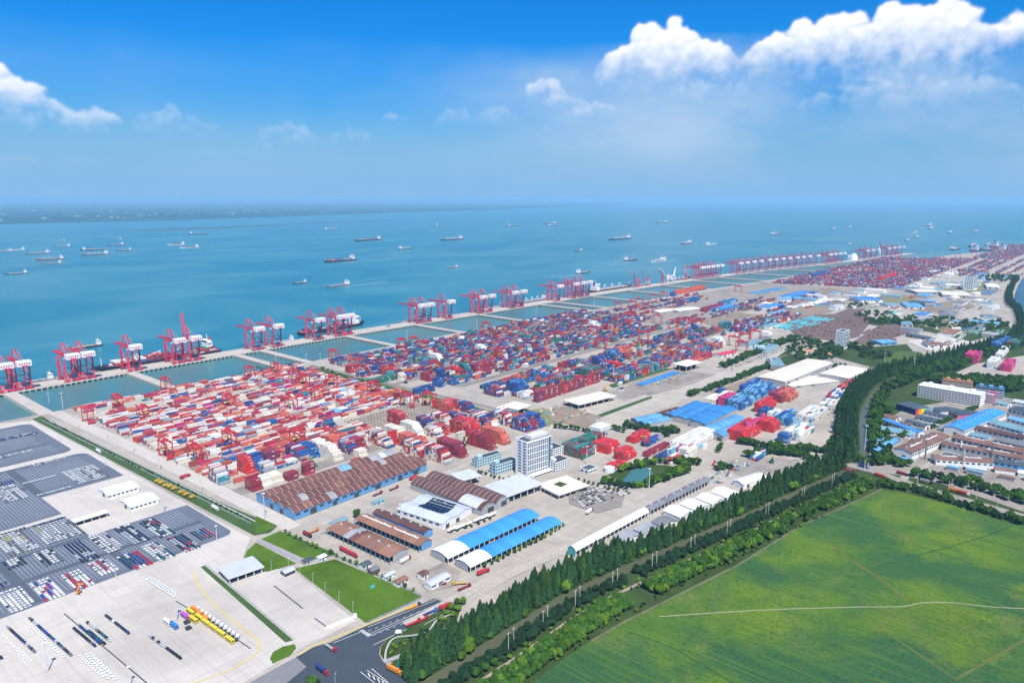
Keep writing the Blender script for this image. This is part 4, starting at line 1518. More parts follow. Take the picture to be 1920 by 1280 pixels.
def blockpx(px, py, nx, ny, tiers, p, desc, **kw):
    x, y = G(px, py)
    block(x, y, nx, ny, tiers, p, desc, **kw)


D1 = 'the stacks behind the brown vaulted warehouse'
blockpx(726, 842, 1, 14, 6, PAL_MIXC, D1)
x, y = G(726, 842)
block(x + 12.9, y + 1, 1, 14, 6, PAL_SC, D1)
block(x + 25.8, y + 1, 1, 14, 6, PAL_CREAM, D1, solid=True)
block(x + 38.7, y + 2, 1, 14, 6, PAL_RED, D1, solid=True)
block(x + 51.6, y + 2, 1, 13, 6, PAL_CREAM, D1, solid=True)
blockpx(789, 860, 1, 13, 6, PAL_MIXC, D1)
x, y = G(789, 860)
block(x + 14, y + 9, 1, 18, 6, PAL_COR, D1)
blockpx(836, 872, 2, 14, 6, PAL_MIXC, D1)
x, y = G(836, 872)
block(x + 26, y + 1, 1, 16, 6, PAL_MAR, D1, solid=True)
blockpx(903, 850, 1, 17, 6, PAL_CREAM, 'the pale stack left of the tower', solid=True)
x, y = G(920, 846)
block(x, y + .5, 2, 15, 6, PAL_MAR, 'the stacks left of the tower', solid=True)
block(x + 26, y + .5, 1, 15, 6, PAL_COR, 'the stacks left of the tower', solid=True)
blockpx(880, 820, 2, 14, 6, [PAL_RED, PAL_SC], D1)
blockpx(912, 806, 2, 14, 6, PAL_MIXC, 'the rightmost stacks of the yard')
blockpx(957, 800, 2, 13, 6, [PAL_MIXC, pal(white=3, teal=2, coral=4, brick=2)], 'the rightmost stacks of the yard')
blockpx(990, 812, 3, 11, 6, [PAL_MIXB, PAL_MIXB, PAL_BLUE], 'the navy stack above the tower')
blockpx(805, 806, 1, 10, 5, PAL_MIXB, D1)
blockpx(757, 800, 1, 13, 6, PAL_RED, D1)
blockpx(838, 800, 2, 12, 5, [PAL_MIXC, PAL_MAR], D1)
blockpx(870, 800, 1, 12, 5, PAL_MIXB, D1)
blockpx(845, 775, 2, 11, 5, [PAL_COR, PAL_RED], D1)
blockpx(882, 776, 1, 9, 5, PAL_MIXB, D1)
blockpx(820, 822, 2, 9, 4, [PAL_MIXC, PAL_RED], D1)
blockpx(660, 866, 1, 16, 6, PAL_COR, 'the coral stack behind the brown roof', solid=False)
x, y = G(660, 866)
block(x + 13, y + 2, 1, 11, 3, PAL_CREAM, 'the coral stack behind the brown roof')
block(x + 13, y + 18, 2, 10, 5, [PAL_MIXB, PAL_MAR], D1)
blockpx(628, 867, 1, 14, 6, PAL_CREAM, 'the pale stack behind the brown vaulted roof')
blockpx(566, 866, 1, 13, 5, PAL_MIXB, 'the blue stack behind the brown roof')
x, y = G(566, 866)
block(x + 12.9, y, 1, 11, 5, PAL_BLUE, 'the blue stack behind the brown roof')
block(x + 30, y + 6, 1, 8, 5, PAL_CREAM, 'the blue stack behind the brown roof')
block(x + 50, y + 4, 1, 9, 5, PAL_COR, 'the blue stack behind the brown roof')
blockpx(500, 874, 1, 5, 6, PAL_MAR, 'the tall plum near yard pile', step=False, solid=True)
blockpx(463, 890, 1, 8, 6, PAL_SC, 'the red and blue near corner stack')
x, y = G(463, 890)
block(x + 12.9, y + 1.5, 1, 7, 6, PAL_BLUE, 'the red and blue near corner stack', solid=True)
blockpx(413, 911, 1, 9, 6, pal(red=2, cream=2, blue=2, teal=2, white=2, grey=2), 'the mixed stack nearest the apron fence')
blockpx(507, 903, 1, 9, 6, pal(orange=1, blue=3, navy=3, cream=2, grey=2), 'the stack left of the brown roof')
blockpx(474, 923, 1, 6, 5, PAL_MAR, 'the stack at the brown warehouse corner')
x, y = G(474, 923)
block(x + 12.9, y + 2, 2, 7, 3, PAL_CREAM, 'the cream boxes against the brown warehouse')
blockpx(541, 903, 1, 4, 3, PAL_MAR, 'the small red pile beside the brown roof', step=False)
blockpx(573, 893, 1, 3, 5, PAL_MAR, 'the slim dark red tower behind the brown roof', step=False)
blockpx(380, 880, 2, 5, 2, PAL_Z1, 'the low rows by the yard road', step=False)
blockpx(425, 868, 4, 5, 2, PAL_Z1, 'the low rows by the yard road', step=False)

# middle yards behind the green belt
D2 = 'the crowded blue and red yard beside the basins'
D3 = 'the middle yard of tall mixed stacks'
yard(lambda y: 762, lambda y: 1600 - (y - 850) * .1, 905, 1112, PAL_Z2, D2, rows=6, lane=6.5, dens=.80, lo=2, hi=5, seed=11, lots=7)
yard(lambda y: 800, lambda y: 1500, 818, 888, PAL_Z2, D2, rows=6, lane=8, dens=.72, lo=1, hi=5, seed=14, lots=6)
yard(lambda y: 815, lambda y: 1000, 690, 800, PAL_Z3, D3, rows=6, lane=7, dens=.72, lo=1, hi=4, seed=21, lots=5)
yard(lambda y: 990, lambda y: 1400, 618, 690, PAL_Z3, D3, rows=9, lane=5, dens=.86, lo=3, hi=6, seed=23, lots=8, clump=60)
yard(lambda y: 1010, lambda y: 1540, 700, 790, PAL_Z3, D3, rows=6, lane=8, dens=.72, lo=1, hi=5, seed=25, lots=6)
yard(lambda y: 1560, lambda y: 2150, 800, 880, PAL_Z2, 'the scattered stacks in the far middle yard', rows=6, lane=16, dens=.60, lo=1, hi=4, seed=31, lots=5)
yard(lambda y: 1640, lambda y: 2120, 960, 1075, PAL_FAR, 'the scattered stacks by the far basins', rows=6, lane=22, dens=.46, lo=1, hi=4, seed=33, lots=4)
yard(lambda y: 1500, lambda y: 1900, 640, 720, PAL_Z3, 'the scattered stacks in the far middle yard', rows=6, lane=14, dens=.62, lo=1, hi=5, seed=35, lots=5)
yard(lambda y: 1900, lambda y: 2350, 720, 800, PAL_MIXB, 'the scattered stacks in the far middle yard', rows=6, lane=18, dens=.5, lo=1, hi=4, seed=37, lots=5)
yard(lambda y: 2560 + (1000 - y) * .3, lambda y: 4300 - (y - 560) * .6, 600, 1000, PAL_FAR, 'the far crowded yard below the distant cranes', rows=8, lane=6, dens=.70, lo=1, hi=4, seed=41, lots=6)
yard(lambda y: 3300, lambda y: 5200, 470, 600, PAL_FAR, 'the far crowded yard below the distant cranes', rows=8, lane=14, dens=.6, lo=1, hi=4, seed=43, lots=7)
yard(lambda y: 3500, lambda y: 5600, 330, 460, PAL_FAR, 'the far crowded yard below the distant cranes', rows=6, lane=26, dens=.5, lo=1, hi=4, seed=47, lots=5)
yard(lambda y: 4350, lambda y: 5700, 480, 640, PAL_FAR, 'the far crowded yard below the distant cranes', rows=8, lane=12, dens=.66, lo=1, hi=4, seed=49, lots=7)
# named landmarks in the middle yards
DW = 'the long dark red wall of boxes beside the open canopy'
block(811, 651, 13, 3, 6, PAL_MAR, DW, step=False, solid=True)
for px, py, nx, ny, tr, p, ds in ((826, 683, 1, 11, 6, PAL_WHITE, 'the white block in the middle yard, left one'), (908, 664, 1, 10, 6, PAL_WHITE, 'the white block in the middle yard, second from left'),
                                  (1116, 618, 2, 8, 6, PAL_WHITE, 'the white block in the middle yard, third from left'), (1352, 650, 2, 9, 6, PAL_WHITE, 'the white block at the right of the middle yard'),
                                  (726, 705, 2, 7, 6, PAL_RED, 'the red block at the left of the middle yard'), (710, 702, 1, 7, 5, PAL_BLUE, 'the blue block at the left of the middle yard'),
                                  (804, 716, 2, 8, 5, PAL_MAR, 'the dark red block near the middle lane'), (831, 712, 1, 7, 6, PAL_BLUE, 'the blue block near the middle lane'), (825, 727, 1, 7, 5, PAL_BLUE, 'the blue block nearest the green belt'),
                                  (895, 700, 4, 9, 5, PAL_MAR, 'the long dark red block in the middle yard'), (878, 702, 1, 9, 6, PAL_TEAL, 'the teal block in the middle yard'), (862, 704, 1, 9, 5, PAL_SC, 'the scarlet block in the middle yard'),
                                  (935, 745, 2, 12, 6, PAL_MIXB, 'the navy block beside the white canopy'), (975, 738, 2, 11, 6, PAL_BLUE, 'the blue block beside the white canopy'), (984, 748, 2, 6, 3, PAL_WMIX, 'the white boxes by the red wall'),
                                  (1112, 712, 3, 12, 6, PAL_GREEN, 'the green block above the fenced compound'), (1150, 703, 2, 12, 6, PAL_MIXB, 'the blue block above the fenced compound'), (1165, 699, 1, 12, 6, PAL_SC, 'the scarlet block above the fenced compound'),
                                  (1128, 688, 3, 8, 6, PAL_NAVY, 'the navy block in the middle yard'), (1155, 676, 3, 9, 6, PAL_BLUE, 'the tall blue block in the middle yard'), (1168, 669, 3, 8, 6, PAL_COR, 'the coral block in the middle yard'),
                                  (1290, 686, 8, 6, 3, PAL_RED, 'the low red and white rows by the flat canopy'), (1362, 617, 3, 8, 5, PAL_TEAL, 'the teal block in the far middle yard'), (1384, 624, 6, 8, 5, PAL_MIXB, 'the blue block under far gantries'),
                                  (1170, 598, 5, 6, 5, PAL_MAR, 'the dark red block by the far lane'), (1268, 553, 16, 5, 5, pal(orange=3, scarlet=3, coral=3), 'the orange row beside the far basin'), (1262, 556, 2, 5, 5, PAL_BLUE, 'the blue end of the orange row'),
                                  (1355, 573, 8, 6, 4, PAL_SKY, 'the light blue row in the far middle yard'), (1282, 570, 8, 6, 4, PAL_BLUE, 'the blue row in the far middle yard'), (1320, 585, 10, 5, 4, PAL_MAR, 'the dark red rows in the far middle yard'),
                                  (700, 722, 5, 6, 3, PAL_GREEN, 'the green rows along the green belt'), (678, 708, 3, 6, 5, PAL_MIXB, 'the piles at the head of the green belt'), (657, 700, 2, 6, 5, PAL_RED, 'the piles at the head of the green belt'),
                                  (782, 742, 3, 4, 4, PAL_NAVY, 'the navy block inside the green belt'), (1655, 526, 16, 6, 5, PAL_SC, 'the long scarlet block in the far yard'), (1530, 520, 12, 7, 5, PAL_BLUE, 'the blue block in the far yard')):
    blockpx(px, py, nx, ny, tr, p, ds, step=2)

# boxes round the blue vaulted sheds and towards the canal
for px, py, nx, ny, tr, p, ds in ((1396, 830, 5, 9, 5, PAL_SC, 'the bright red block right of the blue sheds'), (1405, 815, 5, 3, 6, PAL_PINK, 'the pink row behind the bright red block'), (1450, 812, 2, 8, 5, PAL_SC, 'the red block beside the bright red block'),
                                  (1476, 832, 6, 5, 4, PAL_BLUE, 'the blue block near the canal trees'), (1500, 828, 4, 8, 4, PAL_WMIX, 'the white block near the canal trees'), (1480, 800, 4, 8, 4, PAL_SKY, 'the blue and white block near the canal trees'),
                                  (1370, 765, 3, 10, 5, PAL_PINK, 'the pink and red block behind the blue sheds'), (1390, 770, 4, 9, 5, PAL_SKY, 'the light blue block behind the blue sheds'), (1420, 753, 6, 10, 5, PAL_SKY, 'the tall light blue block behind the blue sheds'),
                                  (1466, 756, 4, 8, 5, PAL_MAR, 'the dark red block at the canal side'), (1480, 754, 3, 7, 5, PAL_COR, 'the coral block at the canal side'), (1430, 775, 4, 5, 5, PAL_SC, 'the scarlet block amid the canal side stacks'),
                                  (1340, 760, 5, 7, 3, PAL_CREAM, 'the cream rows behind the blue sheds'), (1440, 785, 2, 6, 4, PAL_NAVY, 'the navy stack amid the canal side stacks'), (1455, 790, 2, 5, 4, PAL_WHITE, 'the white stack amid the canal side stacks'),
                                  (1520, 792, 5, 8, 3, PAL_WMIX, 'the white and teal rows near the canal trees'), (1560, 770, 5, 7, 3, PAL_WMIX, 'the white rows by the canal trees'), (1570, 756, 4, 7, 4, PAL_ALL, 'the mixed rows by the canal trees'),
                                  (1595, 740, 5, 8, 4, PAL_RED, 'the red rows by the canal trees'), (1350, 745, 2, 4, 4, PAL_NAVY, 'the navy stack behind the cream rows'), (1400, 740, 5, 5, 5, PAL_BLUE, 'the blue row behind the light blue block'),
                                  (1092, 862, 3, 12, 5, PAL_GREEN, 'the green stack beside the tower'), (1115, 850, 3, 11, 5, PAL_GREEN, 'the taller green stack beside the tower'), (1140, 852, 2, 9, 4, PAL_SC, 'the red end of the green stack'),
                                  (1262, 862, 2, 4, 5, pal(scarlet=1, navy=1), 'the red and navy corner of the white block'), (1280, 866, 5, 9, 4, PAL_WMIX, 'the white block by the road bend'), (1290, 850, 6, 9, 4, PAL_WHITE, 'the white block by the road bend'),
                                  (1190, 832, 3, 5, 3, PAL_SC, 'the red boxes by the small white house'), (1215, 838, 3, 4, 2, PAL_MIXB, 'the low boxes by the small white house'), (1172, 866, 2, 6, 4, PAL_SC, 'the scarlet stack by the pond trees'),
                                  (1215, 858, 4, 3, 2, PAL_MAR, 'the low red row above the pond'), (1235, 866, 3, 3, 2, PAL_NAVY, 'the low navy row above the pond'), (1258, 872, 2, 3, 2, pal(red=1, cream=1), 'the low mixed row above the pond'),
                                  (1150, 882, 2, 4, 2, PAL_SC, 'the red boxes beside the round white tank'), (1420, 866, 3, 4, 2, PAL_ALL, 'the boxes in the scrap yard'),
                                  (1832, 682, 4, 8, 6, PAL_PINK, 'the bright pink stack across the canal'), (1868, 692, 4, 6, 5, PAL_WHITE, 'the white stack across the canal'), (1895, 698, 5, 6, 5, PAL_PINK, 'the pink stack at the right edge'),
                                  (1880, 656, 8, 8, 5, PAL_BLUE, 'the blue stack across the canal'), (1908, 655, 4, 8, 5, PAL_GREEN, 'the green stack at the right edge'), (1880, 672, 8, 5, 3, PAL_WHITE, 'the white roofs of boxes across the canal')):
    blockpx(px, py, nx, ny, tr, p, ds, step=False if px > 1800 else 3)

BOX = [r for r in BOX if on_screen(r[0], r[1], 0, 60)]
# drop boxes that would overlap a pile placed later (named stacks win over the loose rows)
occ = {}
order = sorted(range(len(BOX)), key=lambda i: -BOX[i][5])
keep = np.zeros(len(BOX), bool)
for i in order:
    x, y, k, L, c, pl, top, tn = BOX[i]
    cells = {(int((x + d) // 2.6), int((y + e) // 2.6)) for d in (.3, 3.4, 6.3, 9.2, 12.2) for e in (.4, 2.1)}
    if all(occ.get(q, pl) == pl for q in cells):
        for q in cells:
            occ[q] = pl
        keep[i] = True
BOX = [BOX[i] for i in range(len(BOX)) if keep[i]]
print('containers', len(BOX))

M_BOX = mat('container_paint', rough=.55, var=.14, scale=.35, fine=1.2, source='object')
M_BOXS = mat('container_paint_rows', rough=.55, var=.16, scale=.12, fine=.5, source='attr')
M_LOGO = mat('container_lettering', (.72, .72, .70), .6, .1, .5, 3)
M_BARS = mat('door_bar', (.22, .22, .22), .5, .1, .5, 3)


def container_mesh(logo):
    """body with recessed sides between frame posts, locking bars on the doors, lettering panel"""
    m = MB()
    L, W, H = CL, CWD, CH - .1
    f = .28
    m.box(.06, .06, .12, L - .06, W - .06, H - .06)
    for x0, x1 in ((0, f), (L - f, L)):
        for y0, y1 in ((0, f), (W - f, W)):
            m.box(x0, y0, 0, x1, y1, H)
    for z0, z1 in ((0, .2), (H - .16, H)):
        for y0, y1 in ((0, .14), (W - .14, W)):
            m.box(f, y0, z0, L - f, y1, z1)
        for x0, x1 in ((0, .14), (L - .14, L)):
            m.box(x0, f, z0, x1, W - f, z1)
    for k in range(1, 12):
        m.box(k * L / 12 - .16, .02, .2, k * L / 12 + .16, .06, H - .16)
    if logo:
        m.box(L * .60, .0, H * .42, L * .88, .02, H * .72, 1)
        m.box(.0, W * .56, H * .55, .02, W * .88, H * .85, 1)
    for k in range(4):
        m.box(-.02, .42 + k * .5, .2, .06, .50 + k * .5, H - .2, 2)
    return m.mesh('shipping_container', [M_BOX, M_LOGO, M_BARS])


BOXM = [container_mesh(False), container_mesh(True)]
TIER = ['ground tier', 'second tier', 'third tier', 'fourth tier', 'fifth tier', 'sixth tier', 'seventh tier']
# the boxes that show largest: top of their pile or on the road side, nearest to the lens
cand = [(math.hypot(math.hypot(r[0], r[1]), CAM_H) - (20 if r[6] else 0), i) for i, r in enumerate(BOX) if (r[6] or rng.random() < .10) and on_screen(r[0], r[1], r[2] * CH, -5)]
cand.sort()
solo = set(i for _, i in cand[:300])
for i in sorted(solo):
    x, y, k, L, c, pl, top, tn = BOX[i]
    o = put('shipping_container', BOXM[int(rng.random() < .5)], None, (x, y, .32 + k * CH), 0, CC[CK[c]])
    tag(o, f'{CW[CK[c]]} container, {TIER[k]}, {PLACES[pl]}', 'container', 'containers stacked in the terminal yards')
rest = np.array([(r[0], r[1], .32 + r[2] * CH, r[3], r[4]) for i, r in enumerate(BOX) if i not in solo])
n = len(rest)
cube = np.array([(0, 0, 0), (1, 0, 0), (1, 1, 0), (0, 1, 0), (0, 0, 1), (1, 0, 1), (1, 1, 1), (0, 1, 1)], float)
fq = np.array([(4, 5, 6, 7), (0, 1, 5, 4), (1, 2, 6, 5), (2, 3, 7, 6), (3, 0, 4, 7)])
size = np.stack([rest[:, 3], np.full(n, CWD), np.full(n, CH - .12)], 1)
V = (cube[None] * size[:, None] + rest[:, None, :3]).reshape(-1, 3)
Q = (fq[None] + (np.arange(n) * 8)[:, None, None]).reshape(-1, 4)
pc = np.array([CC[k] for k in CK])[rest[:, 4].astype(int)] * rng.uniform(.78, 1.18, (n, 1))
PC = np.repeat(pc, 5, 0)
near = np.where((rest[:, 0] < 1600) & (rng.random(n) < .4))[0]      # lettering panels on the nearer rows
lv, lq = [], []
for i in near:
    x, y, z = rest[i, :3]
    k = len(V) + len(lv)
    lv += [(x + 7.4, y - .03, z + 1.0), (x + 11.0, y - .03, z + 1.0), (x + 11.0, y - .03, z + 1.9), (x + 7.4, y - .03, z + 1.9)]
    lq.append((k, k + 1, k + 2, k + 3))
V = np.vstack([V, np.array(lv)])
Q = np.vstack([Q, np.array(lq)])
PC = np.vstack([PC, np.full((len(lq), 3), .72)])
MI = np.concatenate([np.zeros(n * 5, int), np.ones(len(lq), int)])
o = put('shipping_container_rows', np_mesh('shipping_container_rows', V, Q, [M_BOXS, M_LOGO], PC, MI))
tag(o, 'thousands of stacked containers filling the terminal yards behind the nearest stacks', 'container', kind='stuff')

# --- rubber-tyred yard gantries
M_RTG = mat('gantry_red', (.55, .030, .045), .5, .12, .3, 2, orand=.15)
RT = {}
SPAN, WB, RH = 22.0, 7.0, 19.0
RT['leg'] = MB().beam((0, 0, 1.2), (0, 0, RH), 1.0, .9).mesh('leg', M_RTG)
RT['sill'] = MB().box(-WB / 2 - 1, -.7, 1.0, WB / 2 + 1, .7, 2.2).mesh('sill_beam', M_RTG)
m = MB()
for s in (-1, 1):
    for q in (-.6, .6):
        m.cyl((s * WB / 2 + q, -.4, .7), (s * WB / 2 + q, .4, .7), .7, None, 10)
RT['wheel'] = m.mesh('wheel', M_DARK)
RT['girder'] = MB().box(-.7, -1, RH, .7, SPAN + 1, RH + 1.7).mesh('girder', M_RTG)
RT['trolley'] = MB().box(-WB / 2, -2, RH + 1.7, WB / 2, 2, RH + 3.6).box(-1.6, -1.5, RH + 3.6, 1.6, 1.5, RH + 4.8).mesh('trolley', M_RTG)
RT['cabin'] = MB().box(-WB / 2 + .8, 2.2, RH - 2.4, -WB / 2 + 2.8, 4.2, RH).mesh('cabin', M_HOUSE)
RT['brace'] = MB().beam((-WB / 2, 0, 3), (WB / 2, 0, RH - 2), .4).beam((WB / 2, 0, 3), (-WB / 2, 0, RH - 2), .4).mesh('brace', M_RTG)
RT['spreader'] = MB().box(-6, -1.1, 11, 6, 1.1, 11.8).beam((0, 0, 11.8), (0, 0, RH + 1.7), .25).mesh('spreader', M_YPAINT)
RT['power_house'] = MB().box(-2.5, -1.2, 2.3, 2.5, 1.2, 5.0).mesh('power_house', M_RTG)


def gantry(px, py, label, detail=True):
    x, y = G(px, py)
    t = thing('yard_gantry', label, 'crane', (x, y, .3), 0, 'rubber-tyred gantries in the container yards')
    for gy in (0, SPAN):
        for s in (-1, 1):
            put('leg', RT['leg'], t, (s * WB / 2, gy, 0))
        put('sill_beam', RT['sill'], t, (0, gy, 0))
        if detail:
            put('wheel', RT['wheel'], t, (0, gy, 0))
            put('brace', RT['brace'], t, (0, gy, 0))
    for s in (-1, 1):
        put('girder', RT['girder'], t, (s * WB / 2, 0, 0))
    ty = random.uniform(5, 17)
    put('trolley', RT['trolley'], t, (0, ty, 0))
    if detail:
        put('cabin', RT['cabin'], t, (0, ty, 0))
        put('spreader', RT['spreader'], t, (0, ty, 0))
        put('power_house', RT['power_house'], t, (0, 0, 0))


GN = [(172, 795, 1), (228, 770, 1), (275, 790, 1), (320, 862, 1), (375, 870, 1), (437, 770, 1), (440, 842, 1), (318, 735, 1), (475, 712, 1), (525, 705, 1), (560, 720, 1), (578, 728, 1), (630, 730, 1), (603, 752, 1),
      (568, 842, 1), (710, 745, 1), (773, 765, 1), (815, 765, 1), (555, 775, 1), (632, 678, 1), (760, 655, 1), (783, 652, 1), (918, 622, 1), (822, 700, 1), (945, 675, 1), (1055, 640, 1), (1135, 655, 1), (1215, 640, 1),
      (885, 690, 1), (800, 660, 1), (1240, 607, 0), (1315, 618, 0), (1165, 582, 0), (1190, 578, 0), (1205, 574, 0), (1230, 566, 0), (1250, 562, 0), (1270, 618, 0), (1285, 614, 0), (1385, 650, 0), (1405, 644, 0), (1425, 638, 0),
      (1400, 660, 0), (1283, 572, 0), (1390, 548, 0), (1550, 530, 0), (1600, 520, 0), (1640, 512, 0), (1700, 505, 0), (1740, 497, 0), (1680, 520, 0), (1770, 490, 0), (1800, 484, 0), (1720, 512, 0), (1830, 480, 0)]
for i, (px, py, d) in enumerate(sorted(GN)):
    gantry(px, py, f'red yard gantry straddling container rows, {nth(i)} of its kind from the left', bool(d))

# ------------------------------------------------------------------ buildings
M_RUST = mat('rusty_roof_sheet', (.150, .070, .062), .8, .28, .12, 1.2, orand=.22, stain=.2, stretch=(1, .35, 1))
M_RUST2 = mat('weathered_red_roof', (.255, .135, .095), .85, .26, .12, 1.3, orand=.16, stain=.25, stretch=(.4, 1, 1))
M_DBROWN = mat('dark_brown_roof', (.115, .062, .06), .8, .2, .12, 1.2, orand=.16, stain=.2)
M_RUSTW = mat('works_brown_roof', (.20, .115, .095), .85, .22, .1, 1.2, orand=.14, stain=.25)
M_BLUER = mat('blue_roof_sheet', (.045, .22, .52), .5, .16, .1, 1.2, orand=.16, stain=.3)
M_BLUER2 = mat('faded_blue_roof', (.12, .33, .56), .55, .16, .1, 1.2, orand=.16, stain=.2)
M_CYANR = mat('bright_blue_roof', (.05, .28, .62), .5, .14, .1, 1.0, orand=.12, stain=.25)
M_TEALR = mat('grey_blue_roof', (.16, .30, .36), .6, .14, .1, 1.2, orand=.12, stain=.15)
M_NAVYR = mat('dark_blue_grey_roof', (.06, .085, .105), .6, .16, .1, 1.2, orand=.15)
M_WHITER = mat('white_roof_sheet', (.76, .76, .75), .55, .06, .1, 1.2, orand=.05, stain=.07)
M_CREAMR = mat('cream_roof_sheet', (.66, .60, .50), .7, .08, .06, 1.0, orand=.04, stain=.12)
M_GREYR = mat('grey_roof_sheet', (.30, .31, .33), .7, .14, .1, 1.2, orand=.12, stain=.2)
M_GREYD = mat('dark_grey_roof', (.17, .175, .19), .7, .16, .1, 1.2, orand=.12, stain=.2)
M_SILVER = mat('silver_roof', (.50, .53, .55), .5, .10, .1, 1.2, orand=.08, stain=.15)
M_RIB = mat('roof_rib', (.46, .36, .32), .7, .12, .5, 3)
M_RIBB = mat('roof_rib_blue', (.03, .15, .42), .6, .1, .5, 3)
M_RIBW = mat('roof_rib_white', (.70, .72, .72), .6, .1, .5, 3)
M_WBLUE = mat('blue_wall_sheet', (.12, .30, .52), .6, .14, .2, 1.5, orand=.08)
M_WWHITE = mat('white_wall', (.74, .74, .72), .8, .07, .2, 1.5)
M_WGREY = mat('grey_wall', (.36, .37, .38), .8, .12, .2, 1.5)
M_WCYAN = mat('pale_cyan_wall', (.42, .60, .64), .75, .08, .2, 1.5)
M_WORANGE = mat('orange_wall', (.55, .27, .13), .8, .12, .2, 1.5)
M_WPINK = mat('pink_wall', (.55, .15, .28), .8, .10, .2, 1.5)
M_WLBLUE = mat('light_blue_wall', (.12, .34, .58), .8, .10, .2, 1.5)
M_WNAVY = mat('navy_wall', (.03, .06, .20), .8, .10, .2, 1.5)
M_OPEN = mat('open_bay_shade', (.035, .04, .045), .9, .2, .5, 2)  # near-black colour standing for the shade under open roofs
M_DOOR = mat('dark_door', (.05, .055, .065), .6, .2, .5, 2)
M_COLUMN = mat('blue_column', (.10, .22, .36), .6, .12, .5, 2)
M_SOLAR = mat('solar_glass', (.012, .022, .05), .15, .1, .5, 2)
M_TOWER = mat('tower_cladding', (.80, .80, .79), .55, .04, .2, 1.5)
M_TGLASS = mat('tower_glass', (.05, .085, .12), .15, .15, .3, 1, orand=.35)
M_TBLUE = mat('tower_blue_glass', (.05, .16, .24), .12, .15, .3, 1, orand=.2)
M_PARAPET = mat('parapet', (.60, .60, .60), .8, .08, .3, 2)
M_DARKROOF = mat('dark_flat_roof', (.06, .07, .085), .8, .2, .3, 2)
M_AC = mat('roof_unit', (.55, .56, .57), .6, .1, .5, 2)


def roof_profile(kind, w, eave, rise, n=8):
    if kind == 'arch':
        return [(w * t, eave + rise * math.sin(PI * t) ** .9) for t in [i / n for i in range(n + 1)]]
    if kind == 'gable':
        return [(0, eave), (w / 2, eave + rise), (w, eave)]
    if kind == 'mono':
        return [(0, eave), (w, eave + rise)]
    return [(0, eave), (w, eave + .15)]


